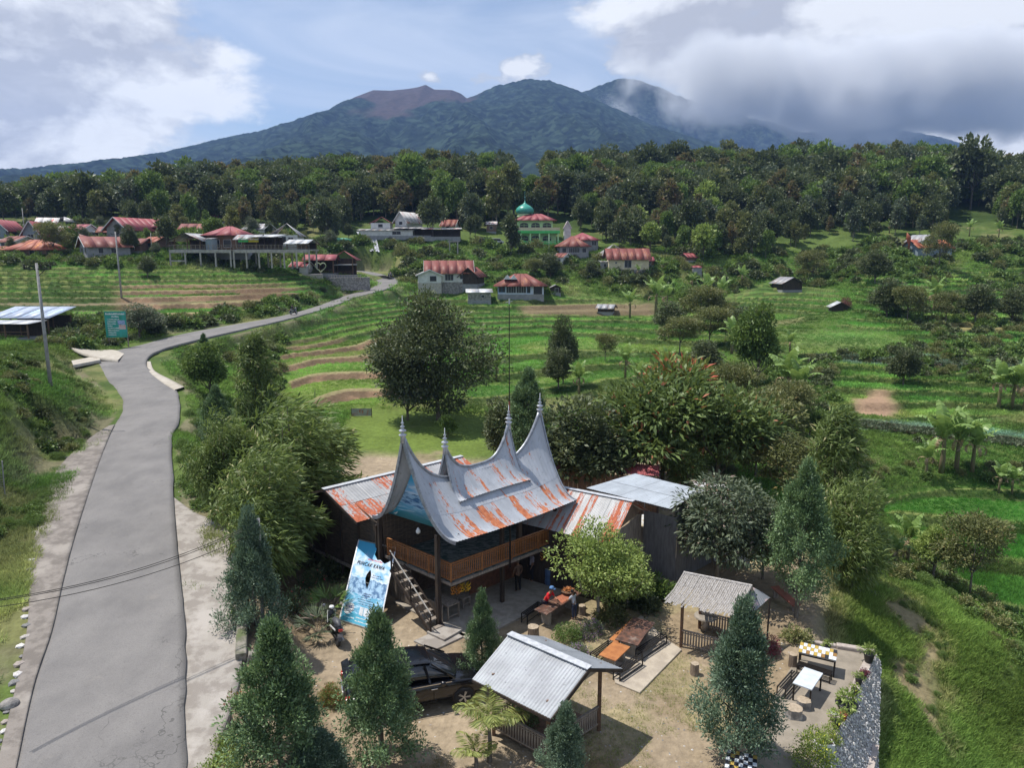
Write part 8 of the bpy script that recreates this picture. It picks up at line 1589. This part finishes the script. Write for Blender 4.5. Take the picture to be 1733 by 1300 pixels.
# shrubs of the yard
shrub_proto('hedge', 1, 1.5, 160, 40, .085, .05, 'light', 80, bias=(0, 0, .6)); shrub_proto('hedge_red', 1, 1.5, 160, 40, .085, .05, 'red', 81, bias=(0, 0, .6)); shrub_proto('rose', 1, 1.2, 80, 22, .11, .06, 'rosef', 82); shrub_proto('lavender', 1, 1, 120, 34, .09, .04, 'purplef', 83, bias=(0, 0, .7)); shrub_proto('yellow_bush', 1, 1.4, 110, 26, .09, .05, 'yellowf', 84, bias=(0, 0, .4)); shrub_proto('crimson_bush', 1, 1.1, 70, 22, .16, .05, 'crimson', 85); shrub_proto('fine_green', 1, 1, 120, 34, .09, .04, 'shrub', 86, bias=(0, 0, .6)); shrub_proto('twiggy', 1, 1, 60, 14, .10, .04, 'brown', 87)
for a in [('hedge_red', 'clipped bush with red young leaves beside the apron', 404, 1235, .75, 0, 1.3), ('hedge', 'yellow green clipped bush at the lower left of the yard', 392, 1305, .8, 0, 1.2), ('hedge', 'yellow green clipped bush behind the red tipped one', 425, 1200, .6, 0, 1.0), ('hedge_red', 'small rust tipped bush between the two front conifers', 562, 1190, .55, 0, 1.0), ('hedge', 'low green bush at the very bottom left corner of the yard', 372, 1345, .9, 0, 1.0),
          ('rose', 'rose bush with red blooms left of the billboard', 500, 1045, .95, 0, 1.3), ('rose', 'pale leaved rose bush behind the first rose bush', 530, 1000, .8, 0, 1.2), ('rose', 'rose shrub leaning on the silvery shelter roof', 885, 1235, .75, 0, 1.9), ('fine_green', 'green dome shaped bush beside the plank table', 962, 1082, .75, 0, 1.0), ('lavender', 'purple flowering bush right of the green dome bush', 1000, 1075, .7, 0, 1.0), ('lavender', 'lower purple flowering bush near the silvery shelter', 980, 1112, .65, 0, .8), ('shrub_olive', 'tangled brown green shrub beside the dark slab table', 1035, 1050, .8, 0, .9),
          ('shrub_dark', 'dark shrub under the airy light green tree', 1050, 1020, .9, 0, .9), ('shrub', 'broad leaved green shrub behind the thatched shelter', 1112, 1010, .9, 0, 1.3), ('shrub_dark', 'dark green shrub left of the thatched shelter', 1090, 1030, .8, 0, 1.0), ('yellow_bush', 'tall bush of yellow flowers at the terrace stools', 1372, 1300, .8, 0, 1.3), ('yellow_bush', 'smaller yellow flowering bush next to the white planter', 1402, 1258, .45, 0, 1.2), ('crimson_bush', 'dark crimson leaved shrub right of the largest conifer', 1300, 1105, .5, 0, 1.5),
          ('twiggy', 'dark twiggy shrub over the largest conifer', 1262, 1085, .8, 0, 2.0), ('shrub_olive', 'scrubby bush behind the tiled table', 1350, 1085, .7, 0, .8), ('twiggy', 'dry twiggy shrub at the bottom edge, left', 745, 1310, .5, 0, 1.2), ('twiggy', 'dry twiggy shrub at the bottom edge, right', 715, 1318, .45, 0, 1.0), ('shrub_dark', 'dark undergrowth shrub behind the billboard', 560, 975, 1.1, 0, 1.0), ('shrub', 'green shrub under the woven annex wall', 590, 960, .9, 0, .8), ('shrub_dark', 'dark undergrowth beside the stilts of the annex', 520, 955, 1.1, 0, 1.0),
          ('crimson_bush', 'red leaved shrub beside the tiny grey hut', 1431, 522, 1.2, None, 1.8), ('shrub', 'fresh green clump hanging over the roadside wall', 405, 1045, .5, 1.5, 1.0)]: shrub(*a[:5], z=a[5], hs=a[6])
RG = np.random.default_rng(5)
for i in range(14):
    px, py = [(1150, 600), (1190, 640), (1240, 700), (1300, 700), (1270, 760), (1370, 740), (1400, 820), (1420, 760), (1330, 790), (1200, 590), (1130, 570), (1170, 530), (1220, 560), (1260, 590), (1360, 640), (1310, 620), (1460, 640), (1480, 700), (1560, 640), (1650, 640), (1600, 580), (1500, 600), (870, 560), (900, 540), (1040, 570), (1450, 520)][i]
    k = ('olive_tree', 'broad_dark', 'broad_round')[i % 3]; T(k, ('olive scrub tree', 'dark scrub tree', 'green scrub tree')[i % 3] + ' ' + ('on the terrace banks right of the red tipped tree', 'near the cabbage rows', 'along the middle paddies')[0 if i < 9 else 1 if i < 22 and i > 13 else 2], 'tree', px, py, py - int(RG.uniform(38, 75)), 1.4, group='scrub trees %d %d' % (i % 3, 0 if i < 9 else 1 if i < 22 and i > 13 else 2))
# fan palms and arching palm
def palm(label, loc, h, n, L, w, lm, seed, up=.9, name='palm', droop=1.2, cat='palm'):
    r = np.random.default_rng(seed); t = thing(name, label, cat, loc); 
    if h > .2: MB().tube([(0, 0, -.2), (.03, 0, h * .5), (0, 0, h)], [.09, .07, .05], 8).build('trunk', BARK, t, True)
    V = []; Fq = []; k = 0
    seg = 8
    for q_ in range(14):
        tt = (q_ + 1) / 14; a = up - droop * tt ** 1.5; 
    P = []; D = []; x = 0; z = 0
    for q_ in range(26):
        tt = q_ / 25; a = up - droop * tt ** 1.4; x += math.cos(a) * L / 26; z += math.sin(a) * L / 26
        for s in (-1, 1): P.append((x, 0, z)); D.append((math.cos(a) * .7, s * .8, math.sin(a) * .5 - .35))
    P, D = np.array(P), unit(np.array(D)); V, Fq, ti = leaf_arrays(P, D, L * .42 * np.repeat(np.sin(np.linspace(.35, 3.0, 26)), 2) , w, np.clip(r.random(len(P)), 0, 1), r)
    fm = npmesh('frond', V, Fq, LM[lm], False, {'tint': ('FLOAT', 'FACE', ti)}, link=False)
    for i in range(n): part('frond', fm, t, (0, 0, h), (0, float(r.uniform(-.35, .25)), i * 2.4 + float(r.uniform(-.3, .3))), (float(r.uniform(.8, 1.15)),) * 3)
    return t
palm('arching yellow green palm in front of the silvery shelter', PZ(828, 1290, 0), 1.5, 15, 1.35, .05, 'fern', 1); palm('small yellow green palm at the foot of the arching palm', PZ(805, 1302, 0), .5, 9, .9, .04, 'fern', 2)
def fan(label, loc, n, L, lm, seed):
    r = np.random.default_rng(seed); t = thing('fan_palm', label, 'palm', loc); P = np.zeros((16, 3)); a = np.linspace(-1.1, 1.1, 16); D = unit(np.stack([np.cos(a), np.sin(a), -.15 * np.ones(16)], 1)); V, Fq, ti = leaf_arrays(P + np.array([L * .9, 0, 0]), D, L, .06, r.random(16), r); fm = npmesh('frond', V, Fq, LM[lm], False, {'tint': ('FLOAT', 'FACE', ti)}, link=False)
    st_ = MB().tube([(0, 0, 0), (L * .9, 0, 0)], .012, 5).mesh('stalk', BARK)
    for i in range(n): rot = (0, -float(r.uniform(.2, 1.1)), i * 2.4); part('frond', fm, t, (0, 0, .1), rot); part('stalk', st_, t, (0, 0, .1), rot)
fan('fan palm with greying fronds behind the scooter', PZ(538, 1075, 0), 12, .75, 'greyleaf', 3); fan('green fan palm left of the billboard foot', PZ(560, 1040, 0), 12, .85, 'shrub', 4)
# ------------------------------------------------------------------ the forest: nearest trees one by one, the rest as one mass
FK = ['forest%d' % i for i in range(7)] + ['forest_bright']
DESC = ['round dark crowned tree', 'irregular green tree', 'tall olive tree on a pale trunk', 'dense irregular dark tree', 'tall tree with brownish foliage', 'rounded grey green tree', 'wide spreading dark tree', 'bright yellow green tree']
KD = {}
r = np.random.default_rng(77); cand = []
gx, gy = np.meshgrid(np.arange(-330, 330, 5.6), np.arange(196, 420, 5.6)); gx = (gx + r.uniform(-2.2, 2.2, gx.shape)).ravel(); gy = (gy + r.uniform(-2.2, 2.2, gy.shape)).ravel()
keep = np.abs(gx) < gy * .80; gx, gy = gx[keep], gy[keep]; gzz = ground(gx, gy); fx, fy = proj(gx, gy, gzz)
limit = np.interp(fx, [-50, 60, 130, 260, 330, 480, 560, 600, 740, 800, 850, 960, 1020, 1130, 1200, 1330, 1400, 1480, 1530, 1640, 1800], [378, 372, 376, 386, 388, 388, 412, 378, 372, 408, 385, 392, 416, 440, 446, 436, 400, 408, 394, 394, 400]) + r.uniform(-10, 10, fx.shape)
ok = (fy < limit) & (fx > -120) & (fx < 1850); gx, gy, gzz, fx, fy = [a[ok] for a in (gx, gy, gzz, fx, fy)]
ok = ~((fx > 850) & (fx < 965) & (fy > 372)) & ~((np.abs(fx - 1642) < 40) & (fy > 352)) & ~((np.abs(fx - 898) < 34) & (fy > 318) & (fy < 360)); gx, gy, gzz, fx, fy = [a[ok] for a in (gx, gy, gzz, fx, fy)]
order = np.argsort(-fy + r.uniform(0, 6, len(fy))); pk = r.choice(8, len(gx), p=[.19, .17, .13, .17, .10, .10, .11, .03]); hh = (7.5 + 9.5 * r.random(len(gx)) ** 1.5 + 3.5 * (r.random(len(gx)) > .92)) * np.where(fx < 350, .85, 1.0) * np.where(fy > 385, .72, 1)
for j, i in enumerate(order[:285]):
    k = int(pk[i]); zone_ = 'behind the left village' if fx[i] < 560 else 'above the food stalls' if fx[i] < 820 else 'behind the mosque' if fx[i] < 1000 else 'right of the mosque' if fx[i] < 1350 else 'above the farmhouse'
    tree(FK[k], '%s in the forest edge %s' % (DESC[k], zone_), 'tree', (gx[i], gy[i], gzz[i] - .3), hh[i], float(r.random() * 6.28), 'forest trees: %s, %s' % (DESC[k], zone_), float(r.uniform(.62, .9)), 'forest_tree')
rest = order[285:]; PR = [PROTO[k][:2] for k in FK]
scatter('forest', PR, np.stack([gx[rest], gy[rest], gzz[rest] - .4], 1), hh[rest] / 13, r.uniform(0, 6.28, len(rest)), pk[rest], 'stuff', 'dense mixed forest covering the hill below the volcano', 'forest')
# hedgerow scrub and rough ground cover
def put(name, n, protos, region, smin, smax, label, cat, seed, size=lambda y: 1.0, probs=None, rng_y=(15, 200), gcm=0):
    r = np.random.default_rng(seed); u = r.random(n * 3); y = rng_y[0] * (rng_y[1] / rng_y[0]) ** u; x = r.uniform(-.88, .88, len(y)) * y; z = ground(x, y); px_, py_ = proj(x, y, z); ok = region(px_, py_, x, y) & (px_ > -60) & (px_ < 1790) & (py_ < 1420)
    x, y, z = x[ok][:n], y[ok][:n], z[ok][:n]; k = r.choice(len(protos), len(x), p=probs); s = r.uniform(smin, smax, len(x)) * size(y)
    return scatter(name, protos, np.stack([x, y, z - .02], 1), s, r.uniform(0, 6.28, len(x)), k, 'stuff', label, cat, ground_col(x, y) * gcm * (np.clip(.95 + fbm(x, y, 7, 3) * .9, .55, 1.5) * r.uniform(.75, 1.3, len(x)))[:, None] * np.stack([.90 + .3 * np.clip(fbm(x + 90, y, 11, 3), -.3, .6)] + [np.ones(len(x))] * 2, 1) if gcm else None)
def roadd(x, y):
    d = np.full(x.shape, 1e9); w = np.zeros(x.shape)
    for k in range(0, 260, 3):
        dd = np.hypot(x - RC[k, 0], y - RC[k, 1]); m_ = dd < d; d[m_] = dd[m_]; w[m_] = RWD[k]
    return d - w
def vp(poly): return lambda px_, py_: inpoly(px_, py_, poly)
YP = lambda x, y: inpoly(*proj(x, y, 0 * x), Z_YARDP)
nz_ = lambda x, y, s, o=0: fbm(x + o, y, s, 3)
padd = lambda px_, py_: inpoly(px_, py_, [(470, 700), (480, 560), (560, 525), (690, 492), (1000, 500), (1200, 515), (1290, 478), (1420, 490), (1440, 525), (1550, 580), (1450, 592), (1200, 640), (780, 690)]) | inpoly(px_, py_, [(-80, 440), (-80, 545), (330, 540), (560, 495), (520, 462), (300, 455)]) | inpoly(px_, py_, [(1470, 835), (1600, 815), (1830, 815), (1830, 1040), (1690, 1010), (1560, 930)]) | inpoly(px_, py_, [(570, 740), (600, 690), (830, 700), (860, 770), (700, 820), (560, 830)])
G1 = [tuft('tuft', 26, .26, .022, .2, 'gtuft', 100 + i, 1.1) for i in range(4)]; G2 = [tuft('big_tuft', 22, .5, .075, .5, 'gtuft', 110 + i, 1.3) for i in range(4)]; RI = [tuft('rice_tuft', 22, .36, .035, .26, 'gtuft', 120 + i, .6) for i in range(3)]
grn = lambda x, y: (lambda c: (c[:, 1] - c[:, 0] * .95 > rng.random(len(c)) * .03))(ground_col(x, y))
put('near_grass', 62000, G1, lambda a, b, x, y: (~YP(x, y)) & (roadd(x, y) > np.where((x < -15) & (y < 50), .95, .05) + np.where((y < 47) & (x > -14.5), 3.5, 0)) & (y < 55) & grn(x, y) & (nz_(x, y, 2.5) > -.45 + .3 * rng.random(len(x))) & ((a < 420) | (a > 1380) | (b < 760)), .6, 1.5, 'short tangled grass on the banks around the yard', 'grass', 5, rng_y=(17, 55), gcm=1.35)
put('far_grass', 60000, G2, lambda a, b, x, y: (roadd(x, y) > .5) & (~YP(x, y)) & (~padd(a, b)) & (y > 50) & grn(x, y), .35, 1.0, 'rough grass on the terrace banks and slopes', 'grass', 6, size=lambda y: np.clip(y / 90, .7, 1.9), rng_y=(50, 215), gcm=1.45)
put('rice_plants', 60000, RI, lambda a, b, x, y: padd(a, b) & ~inpoly(a, b, [(570, 740), (600, 690), (830, 700), (860, 770), (700, 820), (560, 830)]) & grn(x, y), .35, .65, 'young rice plants standing in the terraced paddies', 'rice', 7, size=lambda y: np.clip(y / 75, 1, 1.8), rng_y=(38, 175), gcm=1.5)
SF = [PROTO[k] for k in ('shrub_far', 'shrub_far_dark', 'shrub_olive')]
put('scrub', 3000, SF, lambda a, b, x, y: (roadd(x, y) > 1.6) & (~YP(x, y)) & (~padd(a, b)) & (y > 48) & ((nz_(x, y, 12, 50) > .06) | ((y > 175) & (nz_(x, y, 18, 50) > -.15)) | (np.abs(a - 1250) < 160) & (b > 600) & (b < 800)) & ~((a > 540) & (a < 900) & (b > 640)) & ~((a > 60) & (a < 240) & (b > 585) & (b < 700)), .35, 1.15, 'mixed scrub spread over the slopes and banks', 'scrub', 8, size=lambda y: np.clip(y / 100, .6, 2.1), probs=[.42, .33, .25], rng_y=(48, 215))
put('bank_scrub', 900, SF, lambda a, b, x, y: (inpoly(a, b, [(100, 535), (330, 535), (470, 512), (600, 478), (630, 500), (480, 540), (260, 585), (110, 590)]) & (roadd(x, y) > 1.5)) | inpoly(a, b, [(260, 430), (530, 430), (500, 452), (290, 455)]) | inpoly(a, b, [(-50, 432), (250, 438), (260, 452), (-50, 455)]) | inpoly(a, b, [(640, 405), (860, 425), (1010, 450), (1000, 470), (850, 455), (700, 445)]), .8, 1.6, 'dark scrub covering the banks below the village', 'scrub', 9, probs=[.4, .45, .15], rng_y=(85, 215))
put('bank_herbs', 2600, [PROTO['fine_green'], PROTO['shrub']], lambda a, b, x, y: (inpoly(a, b, [(-60, 590), (110, 590), (215, 640), (225, 690), (130, 760), (60, 900), (-60, 1000)])) & (roadd(x, y) > 1.2) & (nz_(x, y, 5) > -.05), .2, .55, 'low leafy herbs on the grassy left bank', 'herbs', 10, probs=[.6, .4], rng_y=(26, 75))
put('verge_herbs', 500, [PROTO['fine_green'], PROTO['shrub']], lambda a, b, x, y: inpoly(a, b, [(290, 690), (340, 650), (420, 700), (560, 760), (540, 880), (400, 905), (330, 850), (300, 800)]) & (roadd(x, y) > .4), .35, .8, 'tangled herbs on the verge below the bamboo', 'herbs', 11, probs=[.5, .5], rng_y=(36, 75))
put('field_edge_herbs', 700, [PROTO['shrub'], PROTO['fine_green'], PROTO['shrub_olive']], lambda a, b, x, y: inpoly(a, b, [(1470, 930), (1560, 950), (1733, 1060), (1733, 1130), (1600, 1010), (1480, 965)]) | inpoly(a, b, [(1480, 800), (1560, 780), (1733, 800), (1733, 830), (1600, 815)]), .35, .8, 'weedy growth along the edges of the rice fields', 'herbs', 12, rng_y=(28, 70))
CAB = [tuft('cabbage', 12, .3, .2, .12, 'greyleaf', 140 + i, 1.4) for i in range(2)]
rc_ = []
for (A0, A1, B0, B1) in (((1350, 703), (1733, 748), (1350, 711), (1733, 757)), ((1380, 602), (1733, 618), (1380, 607), (1733, 627))):
    for rr_ in range(5):
        f = rr_ / 4; 
        for i in range(150): g_ = i / 149; p = G(A0[0] + (A1[0] - A0[0]) * g_, (A0[1] * (1 - f) + B0[1] * f) * (1 - g_) + (A1[1] * (1 - f) + B1[1] * f) * g_); rc_.append(tuple(p))
rc_ = np.array(rc_); scatter('cabbage_rows', CAB, rc_, r.uniform(1.1, 1.6, len(rc_)), r.uniform(0, 6, len(rc_)), r.integers(0, 2, len(rc_)), 'stuff', 'rows of grey green cabbages on the narrow terraces', 'cabbages')
DRY = [tuft('dry_tuft', 12, .12, .012, .1, 'fern', 150 + i, 1.5) for i in range(3)]
put('dry_lawn', 9000, DRY, lambda a, b, x, y: YP(x, y) & (x > 2) & (y < 29) & (fbm(x, y, 2.2, 4) > -.05) & ~((a > 1300) & (b > 1090)) & ~inpoly(*proj(x, y, 0 * x), [(1030, 1080), (1085, 1040), (1154, 1098), (1083, 1171), (1041, 1154)]), .5, 1.1, 'thin dry grass on the yard floor', 'grass', 13, rng_y=(17, 30))

for i, (px, py, pt) in enumerate([(20, 430, 395), (48, 432, 400), (118, 432, 400), (140, 410, 378), (155, 434, 412), (206, 408, 372), (250, 412, 380), (265, 434, 405), (285, 405, 372), (312, 392, 360), (345, 395, 365), (425, 398, 362), (455, 402, 368), (515, 420, 385), (530, 452, 428), (560, 420, 385), (590, 405, 372), (5, 405, 375), (75, 436, 418), (170, 386, 360)]): T(('broad_dark', 'olive_tree', 'broad_round', 'grey_tree')[i % 4], ('dark bushy tree', 'olive garden tree', 'bright green tree', 'grey leaved tree')[i % 4] + ' ' + ('at the left edge of the village', 'among the left village houses', 'between the grey house and the long deck', 'behind the deck restaurants', 'between the decks and the hillside stalls')[min(4, int(px / 125))], 'tree', px, py, pt + 5, .85, group='%s trees in village part %s' % (('dark', 'olive', 'bright', 'grey')[i % 4], ('one', 'two', 'three', 'four', 'five')[min(4, int(px / 125))]))
LF = [npmesh('fallen_leaf', [(0, -.5, 0), (.35, 0, .1), (0, .5, 0), (-.35, 0, .05)], [[0, 1, 2, 3]], m_, False, link=False) for m_ in (M('dead_leaf_brown', (.16, .09, .045)), M('dead_leaf_ochre', (.34, .24, .11)))]
put('fallen_leaves', 2600, LF, lambda a, b, x, y: YP(x, y) | ((x < -8) & (x > -12) & (y < 34)), .05, .13, 'fallen leaves scattered over the yard', 'leaves', 14, rng_y=(18, 38))
put('pebbles', 2600, stm, lambda a, b, x, y: YP(x, y) | ((np.abs(roadd(x, y)) < .35) & (y < 60)), .012, .05, 'loose pebbles on the yard and road edges', 'pebbles', 15, rng_y=(18, 60))
put('slope_herbs', 900, [PROTO['fine_green'], PROTO['twiggy'], PROTO['shrub']], lambda a, b, x, y: inpoly(a, b, [(1500, 1300), (1490, 1100), (1400, 1030), (1450, 965), (1733, 1115), (1760, 1320)]) & (nz_(x, y, 3) > -.12), .10, .30, 'low weeds among the grass of the lower right slope', 'herbs', 16, probs=[.5, .25, .25], rng_y=(18, 40))
# ------------------------------------------------------------------ haze over the valley and the volcano's near slope
def haze():
    m, n, l = newmat('valley_haze'); v = N(n, 'ShaderNodeVolumePrincipled'); v.inputs['Color'].default_value = (.34, .54, 1, 1)
    v.inputs['Density'].default_value = 1.0e-4; v.inputs['Anisotropy'].default_value = .2
    o = N(n, 'ShaderNodeOutputMaterial'); l.new(v.outputs[0], o.inputs['Volume'])
    bm = bmesh.new(); bmesh.ops.create_cube(bm, size=1)
    for q_ in bm.verts: q_.co = Vector((q_.co.x * 8000, 850 + q_.co.y * 5760, 345 + q_.co.z * 730))
    me = bpy.data.meshes.new('haze'); bm.to_mesh(me); bm.free(); me.materials.append(m)
    o = bpy.data.objects.new('haze', me); COL.objects.link(o); o['kind'] = 'stuff'
    o['label'] = 'thin blue haze in the air over the valley'; o['category'] = 'haze'
haze()

def cloud_bank(name, label, c, d, seed, dens=.010, thr=(.40, .56)):
    m, n, l = newmat(name + '_vapour'); tc = N(n, 'ShaderNodeTexCoord'); g = N(n, 'ShaderNodeNewGeometry')
    mp = N(n, 'ShaderNodeMapping'); l.new(tc.outputs['Object'], mp.inputs[0]); mp.inputs[1].default_value = (seed, seed * .7, 0)
    t = N(n, 'ShaderNodeTexNoise'); t.inputs['Scale'].default_value = .0024; t.inputs['Detail'].default_value = 6; t.inputs['Roughness'].default_value = .58; l.new(mp.outputs[0], t.inputs['Vector'])
    s = N(n, 'ShaderNodeSeparateXYZ'); l.new(tc.outputs['Object'], s.inputs[0])
    r2 = 0
    for k in range(3):
        q_ = mth(n, l, 'ABSOLUTE', mth(n, l, 'DIVIDE', s.outputs[k], d[k] / 2)); q_ = mth(n, l, 'POWER', q_, 2.2 if k != 2 else 2.6); r2 = q_ if k == 0 else mth(n, l, 'ADD', r2, q_)
    f = mth(n, l, 'SUBTRACT', t.outputs['Fac'], mth(n, l, 'MULTIPLY_ADD', r2, .42, -.16))
    v = N(n, 'ShaderNodeVolumePrincipled'); v.inputs['Color'].default_value = (.97, .98, 1, 1); v.inputs['Anisotropy'].default_value = 0
    l.new(mth(n, l, 'MULTIPLY', sm(n, l, f, *thr), dens), v.inputs['Density'])
    o = N(n, 'ShaderNodeOutputMaterial'); l.new(v.outputs[0], o.inputs['Volume']); m.cycles.volume_step_rate = 1.0
    bm = bmesh.new(); bmesh.ops.create_cube(bm, size=1)
    for q_ in bm.verts: q_.co = Vector((q_.co.x * d[0], q_.co.y * d[1], q_.co.z * d[2]))
    me = bpy.data.meshes.new(name); bm.to_mesh(me); bm.free(); me.materials.append(m); o = bpy.data.objects.new(name, me); COL.objects.link(o); o.location = c; tag(o, label, 'cloud', kind='stuff')
cloud_bank('cloud_bank', 'grey white cloud lying across the right hand summit', (2200, 4330, 960), (3700, 860, 680), 3.0, .010, (.36, .54))
